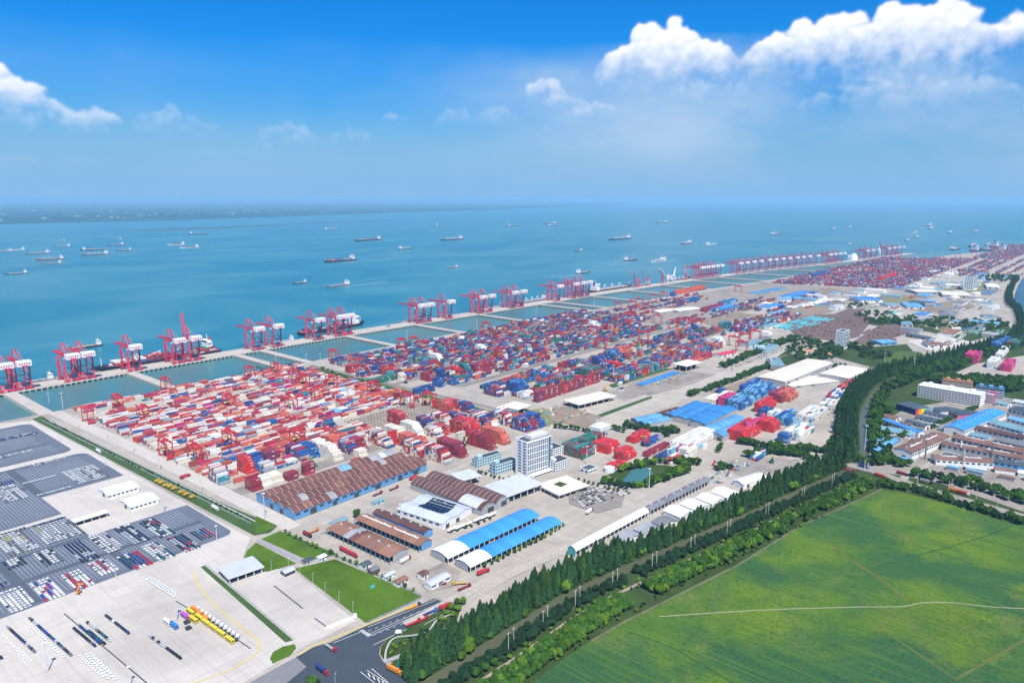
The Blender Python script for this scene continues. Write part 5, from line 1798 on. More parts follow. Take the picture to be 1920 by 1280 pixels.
def shed(name, label, fr, eave, kind, rise, bays, pitch, roof, wall, rib=None, doors=(), open_front=False, cat='warehouse', group=None, odd=None, end_wall=None, columns=M_COLUMN,
         windows=0, skylight=None, ext=None):
    """warehouse with parallel roof bays along its local x; roof sheeting panel by panel, ribs between, doors, columns"""
    ox, oy, a, lx, ly = fr
    t = thing(name, label, cat, (ox, oy, .3), a, group)
    t['len'], t['dep'] = lx, ly
    w = ly / bays
    P = roof_profile(kind, w, eave, rise)
    whole = []
    for b_ in range(bays):
        whole += [(y + b_ * w, z - .28) for y, z in (P if b_ == bays - 1 else P[:-1])]
    prof = [(whole[0][0] + .4, 0)] + [(min(max(y, .4), ly - .4), z) for y, z in whole] + [(whole[-1][0] - .4, 0)]
    if not open_front:
        MB().extrude_x(prof[::-1], .5, lx - .5).build('wall', wall, t)
    else:
        # back wall and dark store rooms, open bays with posts in front
        MB().box(.6, ly * .45, 0, lx - .6, ly - .5, eave - .3).build('wall', wall, t)
        for xx in (.5, lx - .7):
            MB().extrude_x([(ly * .2, 0), (ly * .2, eave - .4)] + [(y, z) for y, z in whole if y > ly * .2] + [(ly - .4, 0)], xx, xx + .2).build('gable_wall', end_wall or wall, t)
        nb = max(2, int(lx / 6))
        pm = MB().box(-.25, -.25, 0, .25, .25, eave - .1).mesh('post', columns)
        dm_ = MB().box(.5, 0, .1, lx / nb - .5, .1, eave - 1.2).mesh('bay_door', M_DOOR)
        dm2 = MB().box(.5, 0, .1, lx / nb - .5, .1, eave - 1.2).mesh('bay_door', M_WBLUE)
        for i in range(nb + 1):
            put('post', pm, t, (min(max(i * lx / nb, .5), lx - .5), .5, 0))
        for i in range(nb):
            put('bay_door', dm_ if (i * 7) % 3 else dm2, t, (i * lx / nb, ly * .45 - .1, 0))
    n = max(1, int(round(lx / pitch)))
    step = lx / n
    ov = .7
    for b_ in range(bays):
        m = MB()
        for (y0, z0), (y1, z1) in zip(P, P[1:]):
            m.poly([(0, y0, z0), (step - .06, y0, z0), (step - .06, y1, z1), (0, y1, z1)])
        for (y0, z0), (y1, z1) in zip(P, P[1:]):
            m.poly([(0, y1, z1 - .2), (step - .06, y1, z1 - .2), (step - .06, y0, z0 - .2), (0, y0, z0 - .2)])
        m.poly([(0, P[0][0], P[0][1] - .2), (step - .06, P[0][0], P[0][1] - .2), (step - .06, P[0][0], P[0][1]), (0, P[0][0], P[0][1])])
        m.poly([(0, P[-1][0], P[-1][1]), (step - .06, P[-1][0], P[-1][1]), (step - .06, P[-1][0], P[-1][1] - .2), (0, P[-1][0], P[-1][1] - .2)])
        for xx in (0, step - .06):
            m.poly([(xx, y, z) for y, z in P] + [(xx, y, z - .2) for y, z in P[::-1]])
        me = m.mesh('roof_panel', roof)
        alt = None
        for i in range(n):
            mm = me
            if odd and (b_, i) in odd:
                alt = me.copy()
                alt.materials[0] = odd[(b_, i)]
                mm = alt
            put('roof_panel', mm, t, (i * step, b_ * w, 0))
        if rib:
            r = MB()
            for (y0, z0), (y1, z1) in zip(P, P[1:]):
                r.poly([(-.22, y0, z0 + .14), (.22, y0, z0 + .14), (.22, y1, z1 + .14), (-.22, y1, z1 + .14)])
                r.poly([(-.22, y0, z0), (-.22, y0, z0 + .14), (-.22, y1, z1 + .14), (-.22, y1, z1)])
            rm = r.mesh('roof_rib', rib)
            for i in range(n + 1):
                put('roof_rib', rm, t, (i * step, b_ * w, 0))
    if skylight:
        for (sx, sy, sl) in skylight:
            z = eave + rise * .75
            MB().box(sx, sy, z, sx + sl, sy + 1.6, z + .6).build('skylight', M_RIBW, t)
    if kind == 'gable' and lx > 26 and eave > 4:
        vm_ = MB().box(-.9, -.6, 0, .9, .6, 1.1).mesh('roof_vent', M_AC)
        for b_ in range(bays):
            for i in range(int(lx / 13)):
                put('roof_vent', vm_, t, (8 + i * 13, (b_ + .5) * w, eave + rise - .1))
    for (side, u, dw, dh) in doors:
        if side == 's':
            MB().box(u, .22, .02, u + dw, .36, dh).build('door', M_DOOR, t)
        elif side == 'n':
            MB().box(u, ly - .36, .02, u + dw, ly - .22, dh).build('door', M_DOOR, t)
        elif side == 'w':
            MB().box(.32, u, .02, .46, u + dw, dh).build('door', M_DOOR, t)
        else:
            MB().box(lx - .46, u, .02, lx - .32, u + dw, dh).build('door', M_DOOR, t)
    if windows:
        wm = MB().box(0, .24, eave * .55, windows * .55, .38, eave * .8).mesh('window', M_GLASS)
        for i in range(int(lx / windows)):
            put('window', wm, t, (i * windows + windows * .2, 0, 0))
    return t


def rectfr(x0, y0, x1, y1, along='x'):
    if along == 'x':
        return (x0, y0, 0.0, x1 - x0, y1 - y0)
    return (x1, y0, PI / 2, y1 - y0, x1 - x0)      # local x runs along +Y, local y towards -X


# B1: the big brown four-vault warehouse with blue walls
shed('vaulted_warehouse', 'huge brown warehouse of four long vaults with light blue walls', rectfr(347, 573, 517, 642), 7.5, 'arch', 3.6, 4, 7.1, M_RUST, M_WBLUE, M_RIB,
     doors=[('s', 18, 7, 5.5), ('s', 44, 5, 5), ('s', 70, 6, 5.2), ('s', 97, 7, 5.5), ('s', 128, 6, 5), ('s', 150, 7, 5.5), ('w', 20, 6, 5), ('w', 38, 5, 5)],
     odd={(3, 13): M_TEALR, (3, 14): M_BLUER2, (0, 6): M_GREYR, (1, 3): M_GREYR, (2, 19): M_GREYR, (3, 19): M_GREYR, (3, 20): M_GREYR, (3, 21): M_SILVER, (3, 22): M_GREYR, (3, 23): M_GREYR, (0, 2): M_RUST2, (1, 9): M_RUST2}, windows=9)
x0, y0 = G(784, 893)
t = thing('lean_to', 'small blue lean-to at the right end of the big brown warehouse', 'shed', (518, 585, .3))
MB().box(0, 0, 0, 9, 22, 6).build('wall', M_WBLUE, t)
MB().box(-.2, -.5, 6, 9.6, 22.5, 6.5).build('roof', M_RUST, t)
MB().box(3, -.12, .05, 7, 0, 4.5).build('door', M_DOOR, t)

# B2: brown twin vault beyond
shed('vaulted_warehouse', 'dark brown twin-vault warehouse left of the white office tower', rectfr(470, 445, 512, 548, 'y'), 6, 'arch', 4.2, 2, 6.6, M_DBROWN, M_WGREY, M_RIB, doors=[('w', 4, 9, 5), ('w', 24, 9, 5)],
     odd={(1, 2): M_SILVER, (1, 3): M_SILVER, (1, 4): M_SILVER, (1, 1): M_SILVER})
# B3: grey and white building with solar panels
fr = frame(K('c7', 1400, 655, 6), K('c7', 1050, 540, 6), K('c7', 1225, 410, 6))
t = shed('solar_roof_warehouse', 'white and grey warehouse with dark solar panels on its roof', fr, 6.5, 'gable', 2.2, 2, 6, M_SILVER, M_WWHITE, None, doors=[('e', 5, 5, 4), ('e', 20, 5, 4), ('w', 5, 5, 4)], windows=8)
ox, oy, a, lx, ly = fr
sm = MB().box(0, 0, 0, 4.6, 3.4, .12).mesh('solar_panel', M_SOLAR)
for i in range(6):
    for j in range(6):
        yy = ly * .30 + j * 3.9
        ww = ly / 2
        lz = 6.9 + 2.2 * (1 - abs((yy % ww) / ww * 2 - 1)) + .35
        put('solar_panel', sm, t, (lx * .28 + i * 5.1, yy, lz))
# B4/B5: red-brown open sheds
fr = frame(K('c7', 1000, 905, 6), K('c7', 525, 685, 6), K('c7', 660, 618, 6))
shed('open_store', 'long weathered red roofed store with open bays facing the lawn', fr, 6, 'gable', 2.4, 1, 8, M_RUST2, M_WGREY, None, open_front=True, odd={(0, 3): M_GREYR, (0, 4): M_RUST, (0, 7): M_RUSTW})
fr = frame(K('c7', 1222, 818, 6), K('c7', 735, 612, 6), K('c7', 820, 562, 6))
shed('open_store', 'narrow weathered red roofed store with blue posts, second from the lawn', fr, 6, 'gable', 2.2, 1, 8, M_RUST2, M_WBLUE, None, open_front=True, skylight=[(3, 7, 40), (48, 7, 30)])
fr = frame(K('c7', 1262, 722, 6), K('c7', 870, 565, 6), K('c7', 950, 540, 6))
shed('brown_store', 'dark brown roofed store with bright blue gable end', fr, 6, 'gable', 2.2, 1, 7, M_DBROWN, M_WBLUE, None, doors=[('s', 8, 5, 4), ('s', 30, 5, 4), ('s', 50, 5, 4)])
# B7/B8: long bright blue vaults with white ends
for (A, B, C, nm) in ((('c7', 1440, 912), ('d1', 212, 748), ('d1', 90, 690), 'bright blue vaulted shed with white end, farther of the two'), (('c7', 1608, 978), ('d1', 378, 800), ('d1', 255, 755), 'bright blue vaulted shed with white end, nearer to the canal road')):
    fr = frame(K(A[0], A[1], A[2], 5.5), K(B[0], B[1], B[2], 5.5), K(C[0], C[1], C[2], 5.5))
    n = int(round(fr[3] / 8))
    shed('blue_vault_shed', 'long ' + nm, fr, 5.5, 'arch', 2.6, 1, 8, M_CYANR, M_WGREY, None, open_front=True, odd={(0, i): M_WHITER for i in range(max(2, int(n * .22)))}, columns=M_WWHITE)
# B9: long white vault and its dark grey continuation
frw = frame(K('d1', 480, 1015, 6), K('d1', 1030, 718, 6), K('d1', 970, 694, 6))
shed('white_vault_shed', 'very long white vaulted shed with teal end along the canal road', frw, 6, 'arch', 3.4, 1, 9, M_WHITER, mat('teal_end_wall', (.06, .36, .36), .6, .1, .2, 1), None, open_front=True, columns=M_WWHITE,
     end_wall=mat('teal_gable', (.05, .34, .34), .6, .1, .2, 1))
fr = frame(K('d1', 1040, 712, 6), K('d1', 1495, 478, 6), K('d1', 1440, 455, 6))
shed('grey_shed', 'long dark grey roofed shed continuing the white vault', fr, 6, 'gable', 2.0, 1, 9, M_GREYD, M_WWHITE, None, open_front=True, columns=M_WWHITE)
for i, (u, rm, lab) in enumerate(((500, M_GREYR, 'grey gabled shed, first below the long grey roof'), (524, M_GREYR, 'grey gabled shed, second below the long grey roof'), (548, M_GREYD, 'grey gabled shed, third below the long grey roof'),
                                  (576, M_WHITER, 'white gabled shed, first of the white row by the canal trees'), (600, M_WHITER, 'white gabled shed, second of the white row by the canal trees'),
                                  (624, M_WHITER, 'white gabled shed, third of the white row by the canal trees'), (648, M_WHITER, 'white gabled shed, last of the white row by the canal trees'))):
    q = at_canal(u, 27 if u < 560 else 30)
    e = at_canal(u + 22.5, 27 if u < 560 else 30)
    an = math.atan2(e[1] - q[1], e[0] - q[0])
    dep = 14 if u < 560 else 21
    fr = (e[0], e[1], an + PI / 2, dep, 22.5)
    shed('gabled_shed', lab, fr, 5.0, 'gable', 2.4, 1, 6, rm, M_WWHITE, None, doors=[('w', 4, 4, 3.6), ('w', 14, 4, 3.6)])
shed('white_shed', 'low white gabled building beside the scrap yard', (at_canal(690, 40)[0], at_canal(690, 40)[1], -.25, 40, 15), 5, 'gable', 2.5, 1, 7, M_WHITER, M_WWHITE, None, doors=[('s', 6, 4, 3.5)])
shed('grey_store', 'small dark grey store by the canal trees', (at_canal(706, 22)[0], at_canal(706, 22)[1], -.2, 26, 9), 4, 'gable', 1.2, 1, 7, M_GREYD, M_WGREY, None)

# white sheds and canopies on the car apron
for (x0, y0, x1, y1), lab in (((250, 757, 281, 783), 'white gabled depot building on the apron, farther of two'), ((253, 710, 281, 738), 'white gabled depot building on the apron, nearer of two')):
    shed('depot_shed', lab, rectfr(x0, y0, x1, y1), 4.6, 'gable', 2.2, 1, 4, M_WHITER, M_WWHITE, M_RIBW, doors=[('w', 10, 5, 3.8)], windows=4.2)


def canopy(label, fr, z, th, roofm, cols, cat='canopy', name='canopy', fascia=None, inner=None, masts=0):
    ox, oy, a, lx, ly = fr
    t = thing(name, label, cat, (ox, oy, .3), a)
    r = MB().box(0, 0, z, lx, ly, z + th).build('roof', roofm, t)
    MB().box(-.25, -.25, z - .35, lx + .25, .0, z + th * .8).build('fascia', fascia or M_PARAPET, t)
    MB().box(-.25, 0, z - .35, .0, ly + .25, z + th * .8).build('fascia', fascia or M_PARAPET, t)
    nx, ny = cols
    cm = MB().box(-.35, -.35, 0, .35, .35, z).mesh('column', M_PARAPET)
    for i in range(nx):
        for j in range(ny):
            put('column', cm, t, (1.5 + i * (lx - 3) / max(nx - 1, 1), 1.5 + j * (ly - 3) / max(ny - 1, 1), 0))
    if inner:
        MB().box(lx * .12, ly * .25, .0, lx * .88, ly * .8, z - .4).build('booth_or_shade', inner, t)
    for i in range(masts):
        MB().cyl((0, 0, 0), (0, 0, 7), .15, .1, 5).build('roof_mast', M_AC, t, (lx * (.12 + .76 * (i % 3) / 2), ly * (.2 + .6 * (i // 3)), z + th))
    return t


canopy('small white open canopy on the apron', rectfr(206, 716, 236, 724), 4.2, .5, M_WHITER, (5, 2), inner=M_OPEN)
canopy('grey metal roofed canopy building with dark glass below on the grass edge', frame(G(428, 1086, 5.5), G(495, 1063, 5.5), G(466, 1046, 5.5)), 5.5, .9, M_SILVER, (5, 3), cat='building', name='gate_building', inner=M_GLASS)
canopy('white tent-like canopy beside the navy container block', frame(K('c3', 5, 850, 8), K('c3', 145, 800, 8), K('c3', 30, 768, 8)), 8, .6, M_WHITER, (4, 3), inner=M_OPEN)
canopy('flat roofed toll gate left of the office tower', frame(K('c7', 1540, 330, 8), K('c7', 1690, 290, 8), K('c7', 1570, 250, 8)), 8, 1.1, M_SILVER, (3, 2), name='toll_gate', inner=M_GLASS, masts=4)
canopy('large flat toll gate roof below the office tower', frame(K('c7', 1880, 450, 8), K('d1', 230, 510, 8), K('d1', 20, 450, 8)), 8, 1.2, M_SILVER, (6, 2), name='toll_gate', inner=M_GLASS, masts=6)
canopy('long pale canopy over truck lanes in the middle yard', frame(K('c3', 500, 800, 7), K('c3', 785, 730, 7), K('c3', 690, 690, 7)), 7, .8, M_CREAMR, (7, 3), inner=M_OPEN)
canopy('white square canopy above the fenced compound', frame(K('c3', 1310, 510, 10), K('c3', 1425, 478, 10), K('c3', 1330, 455, 10)), 10, .9, M_WHITER, (4, 3), inner=M_OPEN)
canopy('flat cream plaza roof in front of the office tower', frame(K('d1', 350, 595, 5), K('d1', 580, 520, 5), K('d1', 420, 440, 5)), 4.6, .7, M_CREAMR, (6, 4), name='plaza_roof', inner=M_WWHITE)
t = thing('courtyard_planter', 'dark planted square in the middle of the cream plaza roof', 'planter', (*K('d1', 365, 512, 5.5), 5.62))
MB().box(-5, -5, 0, 5, 5, .4).build('bed', M_SCRUB, t)
MB().box(-5.4, -5.4, 0, 5.4, -5, .6).box(-5.4, 5, 0, 5.4, 5.4, .6).build('kerb', M_KERB, t)


# office tower
def tower(label, fr, h, floors, cols, side_cols, name='office_tower', glass=M_TGLASS, piers=True, blue_col=False, wall=M_TOWER, cat='tower', setback=True):
    ox, oy, a, lx, ly = fr
    t = thing(name, label, cat, (ox, oy, .3), a)
    MB().box(.5, .5, 0, lx - .5, ly - .5, h).build('wall', wall, t)
    fh = h / floors
    g = MB()
    bw = lx * (.84 if blue_col else .97) / cols
    x_off = lx * .02
    for i in range(cols + 1):
        g.box(x_off + i * bw - .28, 0, fh * .8, x_off + i * bw + .28, .5, h)
    for k in range(0, floors + 1, 2):
        g.box(x_off - .3, .08, max(fh * .8, k * fh - .5), x_off + cols * bw + .3, .5, max(fh * .8, k * fh - .5) + .9)
    g.build('facade_grid', wall, t)
    pane = MB().box(.45, .38, .25, bw - .45, .5, fh - .2).mesh('window', glass)
    for k in range(1, floors):
        for i in range(cols):
            put('window', pane, t, (x_off + i * bw, 0, k * fh))
    if blue_col:
        cw_ = lx * .11
        pb = MB().box(.2, .28, .15, cw_ - .2, .5, fh - .15).mesh('window', M_TBLUE)
        for k in range(1, floors):
            put('window', pb, t, (lx * .87, 0, k * fh))
    sw = ly * .8 / side_cols
    ps = MB().box(.38, .35, .9, .5, sw * .62, fh - .9).mesh('window', glass)
    pe = MB().box(lx - .5, .35, .9, lx - .38, sw * .62, fh - .9).mesh('window', glass)
    for k in range(1, floors):
        for j in range(side_cols):
            put('window', ps, t, (0, ly * .1 + j * sw, k * fh))
            put('window', pe, t, (0, ly * .1 + j * sw, k * fh))
    MB().box(.5, .5, h, lx - .5, 1.1, h + 1.3).box(.5, ly - 1.1, h, lx - .5, ly - .5, h + 1.3).box(.5, 1.1, h, 1.1, ly - 1.1, h + 1.3).box(lx - 1.1, 1.1, h, lx - .5, ly - 1.1, h + 1.3).build('parapet', wall, t)
    MB().box(1.2, 1.2, h + .02, lx - 1.2, ly - 1.2, h + .15).build('flat_roof', M_DARKROOF, t)
    if setback:
        MB().box(lx * .28, ly * .25, h + .15, lx * .95, ly * .75, h + 3.6).build('penthouse', wall, t)
        pm = MB()
        for i in range(9):
            xx = lx * .28 + i * lx * .67 / 8
            pm.beam((xx, ly * .12, h + .2), (xx, ly * .12, h + 4.4), .3)
            pm.beam((xx, ly * .12, h + 4.2), (xx, ly * .88, h + 4.2), .3)
        pm.beam((lx * .28, ly * .12, h + 4.4), (lx * .95, ly * .12, h + 4.4), .4).beam((lx * .28, ly * .88, h + 4.4), (lx * .95, ly * .88, h + 4.4), .4)
        pm.build('roof_pergola', M_PARAPET, t)
    MB().box(lx * .15, -4.5, 0, lx * 1.0, .45, fh * .78).build('podium', wall, t)
    MB().box(lx * .17, -4.62, .6, lx * .98, -4.5, fh * .6).build('podium_glazing', M_TGLASS, t)
    return t


A = G(988, 897)
tower('white office tower with a grid of tall narrow windows', (A[0], A[1], rad(-8), 37, 20, ), 40, 12, 11, 2, blue_col=True)
A = G(1581, 655)
tower('white slab tower standing by the timber yard', (A[0] - 2, A[1], rad(-4), 30, 17), 36, 9, 4, 5, blue_col=False, setback=False)
A = G(1824, 545)
tower('distant pale tower block near the right horizon', (A[0], A[1], rad(-4), 46, 30), 46, 12, 6, 4, setback=False)


def block_house(label, fr, h, floors, cols, wall, roofm=M_DARKROOF, name='office_building', side=2, cat='building', glass=M_GLASS, roofbox=True, stepped=None):
    ox, oy, a, lx, ly = fr
    t = thing(name, label, cat, (ox, oy, .3), a)
    MB().box(0, 0, 0, lx, ly, h).build('wall', wall, t)
    MB().box(.4, .4, h + .02, lx - .4, ly - .4, h + .12).build('flat_roof', roofm, t)
    MB().box(-.1, -.1, h, lx + .1, .35, h + .7).box(-.1, ly - .35, h, lx + .1, ly + .1, h + .7).box(-.1, .35, h, .35, ly - .35, h + .7).box(lx - .35, .35, h, lx + .1, ly - .35, h + .7).build('parapet', wall, t)
    fh = h / floors
    bw = lx / cols
    wm = MB().box(bw * .2, -.06, fh * .32, bw * .8, .02, fh * .78).box(bw * .16, -.12, fh * .26, bw * .84, .02, fh * .32).mesh('window', [glass])
    wb = MB().box(bw * .2, ly - .02, fh * .32, bw * .8, ly + .06, fh * .78).mesh('window', [glass])
    sw = ly / side
    ws = MB().box(-.06, sw * .22, fh * .32, .02, sw * .78, fh * .78).mesh('window', [glass])
    we = MB().box(lx - .02, sw * .22, fh * .32, lx + .06, sw * .78, fh * .78).mesh('window', [glass])
    for k in range(floors):
        for i in range(cols):
            put('window', wm, t, (i * bw, 0, k * fh))
        for j in range(side):
            put('window', ws, t, (0, j * sw, k * fh))
            put('window', we, t, (0, j * sw, k * fh))
    if roofbox:
        MB().box(lx * .1, ly * .3, h + .12, lx * .28, ly * .8, h + 3).build('stair_head', wall, t)
    return t


A = G(925, 895)
block_house('pale cyan office block left of the white tower, nearer wing', (A[0] + 6, A[1] + 2, rad(-8), 30, 11), 11, 3, 9, M_WCYAN)
A = G(900, 882)
block_house('pale cyan office block left of the white tower, farther wing', (A[0] + 4, A[1] + 8, rad(-8), 36, 10), 9, 3, 10, M_WCYAN)
A = K('d1', 400, 405)
block_house('white stepped office block right of the white tower', (A[0] - 14, A[1] + 3, rad(-6), 22, 16), 11, 4, 6, M_WWHITE, side=4)
A = K('d1', 320, 330)
block_house('white office block with dark roof behind the stepped block', (A[0] + 2, A[1] + 4, rad(-6), 18, 18), 11, 4, 5, M_WWHITE, side=4)
A = K('d1', 415, 300)
shed('blue_roof_hall', 'white hall with long navy blue roof behind the green containers', frame(K('d1', 500, 265, 9), K('d1', 650, 205, 9), K('d1', 560, 180, 9)), 9, 'gable', 1.6, 1, 8, M_NAVYR, M_WWHITE, None, windows=5)
A = K('d1', 580, 438)
block_house('small white house with dark blue roof beside the car park', (A[0] - 2, A[1], rad(-6), 15, 12), 5, 1, 4, M_WWHITE, M_NAVYR, name='small_house', roofbox=False)
A = K('d1', 680, 165)
t = canopy('white box-like weigh house on open steel posts', (A[0] - 6, A[1], 0, 22, 15), 9, 5.5, M_WHITER, (4, 3), cat='building', name='weigh_house')
t = thing('round_tank', 'round white tank with flat top beside the small white house', 'tank', (*K('d1', 730, 415), .3))
MB().cyl((0, 0, 0), (0, 0, 5), 6, 6, 20).build('shell', M_WWHITE, t)
MB().cyl((0, 0, 5), (0, 0, 6.2), 6.1, .8, 20).build('roof', M_WHITER, t)

# blue vault cluster in the middle right: vaults run along the wharf direction
for A, B, C, bays, rm, rb, lab in ((('c3', 1000, 945), ('c3', 1195, 905), ('c3', 1060, 865), 2, M_BLUER2, M_RIBB, 'pair of light blue vaults at the left of the blue shed cluster'),
                                   (('c3', 1195, 885), ('c3', 1345, 838), ('c3', 1235, 808), 1, M_DBROWN, None, 'dark brown flat roof amid the blue vaults'),
                                   (('c3', 1380, 920), ('c3', 1590, 815), ('c3', 1380, 760), 3, M_BLUER, M_RIBB, 'group of three blue vaults at the back of the blue shed cluster'),
                                   (('c3', 1450, 945), ('c3', 1690, 825), ('c3', 1590, 795), 1, M_BLUER, M_RIBB, 'middle long blue vault of the blue shed cluster'),
                                   (('c3', 1585, 1035), ('c3', 1850, 920), ('c3', 1660, 870), 2, M_BLUER2, M_RIBB, 'pair of faded blue vaults nearest the road junction')):
    fr = frame(K(A[0], A[1], A[2], 7), K(B[0], B[1], B[2], 7), K(C[0], C[1], C[2], 7))
    shed('blue_vault_shed', lab, fr, 7, 'arch' if rb else 'gable', 2.4 if rb else 1.2, bays, 7, rm, M_WGREY, rb, doors=[('w', 3, 6, 5)])
# fenced compound with a blue tarpaulin row
shed('tarpaulin_store', 'long low bright blue tarpaulin store inside the fenced compound', frame(K('c3', 985, 650, 3), K('c3', 1255, 555, 3), K('c3', 1215, 540, 3)), 3, 'gable', .8, 1, 8, M_BLUER, M_WGREY, None)
# beige halls
for A, B, C, rm, z, lab in ((('c4', 130, 625), ('c4', 500, 480), ('c4', 300, 447), M_CREAMR, 9, 'very large cream roofed hall by the canal trees'), (('c4', 605, 600), ('c4', 765, 530), ('c4', 560, 490), M_CREAMR, 9, 'second cream roofed hall, right of the largest'),
                            (('c4', 180, 660), ('c4', 600, 610), ('c4', 400, 570), M_CREAMR, 2.5, 'low cream roofed hall in front of the two cream halls')):
    fr = frame(K(A[0], A[1], A[2], z), K(B[0], B[1], B[2], z), K(C[0], C[1], C[2], z))
    shed('cream_hall', lab, fr, z, 'gable', 1.2, 1, 20, rm, M_WGREY, None, doors=[('s', 10, 8, z * .7), ('s', 40, 8, z * .7)])
block_house('grey glazed office block behind the cream halls', frame(K('c4', 20, 500, 8), K('c4', 130, 505, 8), K('c4', 240, 455, 8)), 8, 3, 8, M_WGREY, M_TEALR, side=6)
block_house('pale blue office block among trees above the cream halls', (*K('c4', -20, 415), rad(-3), 60, 26), 9, 3, 12, M_WCYAN, M_TEALR, side=5)

# works south-east of the canal
WK = [  # A, B, C eave corners (crop c4), bays, kind, height, roof, wall, label
    ((1130, 1005), (855, 905), (890, 895), 'gable', 7, M_BLUER, M_WWHITE, 'deep blue gabled workshop by the canal, longest of its group'),
    ((1095, 1030), (840, 985), (890, 955), 'gable', 5, M_TEALR, M_WWHITE, 'grey blue roofed workshop below the deep blue one'),
    ((800, 1080), (890, 1045), (880, 1000), 'gable', 4, M_BLUER2, M_WWHITE, 'small blue roofed workshop by the canal'),
    ((830, 1145), (1000, 1050), (930, 1030), 'gable', 4, M_BLUER2, M_WBLUE, 'blue roofed workshop nearest the canal bridge'),
    ((1180, 960), (1020, 915), (1050, 900), 'gable', 5, M_NAVYR, M_WWHITE, 'dark gabled workshop, first above the deep blue one'),
    ((1280, 930), (1100, 885), (1130, 865), 'gable', 5, M_NAVYR, M_WWHITE, 'dark gabled workshop, second above the deep blue one'),
    ((1360, 895), (1165, 850), (1200, 838), 'gable', 5, M_NAVYR, M_WWHITE, 'dark gabled workshop, third above the deep blue one'),
    ((1475, 990), (1795, 855), (1665, 815), 'gable', 9, M_CYANR, M_WWHITE, 'big bright blue roofed hall across the works road'),
    ((1085, 1160), (1375, 1035), (1270, 985), 'gable', 9, M_RUSTW, M_WWHITE, 'big brown roofed hall with white roof vents by the works gate'),
    ((1920, 1160), (1375, 1040), (1430, 1015), 'gable', 9, M_RUSTW, M_WGREY, 'long brown roofed works hall joined to the gate hall'),
    ((1920, 1205), (1300, 1090), (1340, 1065), 'gable', 8, M_RUSTW, M_WGREY, 'long brown roofed works hall, second row from the road'),
    ((1700, 1235), (1260, 1205), (1320, 1170), 'gable', 7, M_RUSTW, M_WWHITE, 'long brown roofed works hall nearest the road trees'),
    ((1920, 1050), (1530, 965), (1560, 945), 'gable', 7, M_DBROWN, M_WGREY, 'narrow dark brown roof beside the bright blue hall'),
    ((1920, 1000), (1640, 925), (1690, 900), 'gable', 7, M_TEALR, M_WWHITE, 'teal grey roof right of the bright blue hall'),
    ((1655, 1050), (1500, 1020), (1530, 1000), 'flat', 6, M_TEALR, M_WWHITE, 'flat grey roofed annex in the works yard'),
    ((1930, 860), (1800, 825), (1830, 785), 'gable', 8, M_NAVYR, M_WWHITE, 'white works building with dark roof at the right edge'),
    ((1930, 1110), (1690, 1060), (1730, 1030), 'flat', 5, M_GREYD, M_WGREY, 'dark flat roof in the middle of the works yard'),
    ((1110, 830), (960, 785), (1010, 755), 'flat', 9, M_NAVYR, M_WNAVY, 'navy block with a rainbow coloured end wall'),
    ((1420, 875), (1355, 840), (1480, 800), 'gable', 7, M_NAVYR, M_WPINK, 'dark roofed hall with a pink and navy wall'),
    ((1930, 1262), (1690, 1222), (1730, 1195), 'gable', 6, M_NAVYR, M_WBLUE, 'navy roofed works hall at the right end of the nearest row'),
    ((1930, 1262 - 330), (1790, 895), (1830, 880), 'gable', 7, M_BLUER2, M_WWHITE, 'faded blue works roof above the teal one'),
    ((1640, 1290), (1480, 1262), (1500, 1245), 'gable', 4, M_SILVER, M_WWHITE, 'low silver roof before the nearest brown hall'),
    ((1860, 1300), (1700, 1280), (1720, 1262), 'gable', 4, M_RUST2, M_WWHITE, 'low rusty roof at the lower right of the works'),
    ((1990, 1330), (1870, 1305), (1890, 1280), 'gable', 4, M_WHITER, M_WWHITE, 'low white roof at the lower right of the works'),
    ((960, 905), (850, 880), (880, 860), 'gable', 4, M_RUSTW, M_WWHITE, 'small brown roof behind the deep blue workshop'),
    ((1800, 800), (1700, 780), (1730, 765), 'gable', 5, M_TEALR, M_WWHITE, 'small teal roof right of the pink block'),
    ((1940, 790), (1830, 770), (1860, 752), 'gable', 5, M_SILVER, M_WWHITE, 'small silver roof above the dark works building'),
    ((1290, 850), (1240, 815), (1370, 785), 'gable', 5, M_NAVYR, M_WWHITE, 'dark teal roofed hall before the long apartment block'),
]
for A, B, C, kd, z, rm, wm_, lab in WK:
    fr = frame(K('c4', *A, z), K('c4', *B, z), K('c4', *C, z))
    t = shed('works_hall', lab, fr, z, kd, min(2.4, fr[4] * .12), 1, 10, rm, wm_, None, doors=[('w', fr[4] * .35, 4, 3.8), ('e', fr[4] * .35, 4, 3.8)], windows=6 if z > 4 else 0,
             skylight=[(fr[3] * .15, fr[4] * .42, fr[3] * .28), (fr[3] * .55, fr[4] * .42, fr[3] * .28)] if 'brown roofed' in lab else None)
    if 'rainbow' in lab:
        for i, c in enumerate(((.6, .04, .08), (.75, .30, .03), (.75, .62, .04), (.2, .5, .1), (.04, .3, .6))):
            MB().box(fr[3] + .02, fr[4] * i / 5, .1, fr[3] + .12, fr[4] * (i + .96) / 5, z - .3).build('painted_panel', mat(f'rainbow_{i}', c, .7, .1), t)


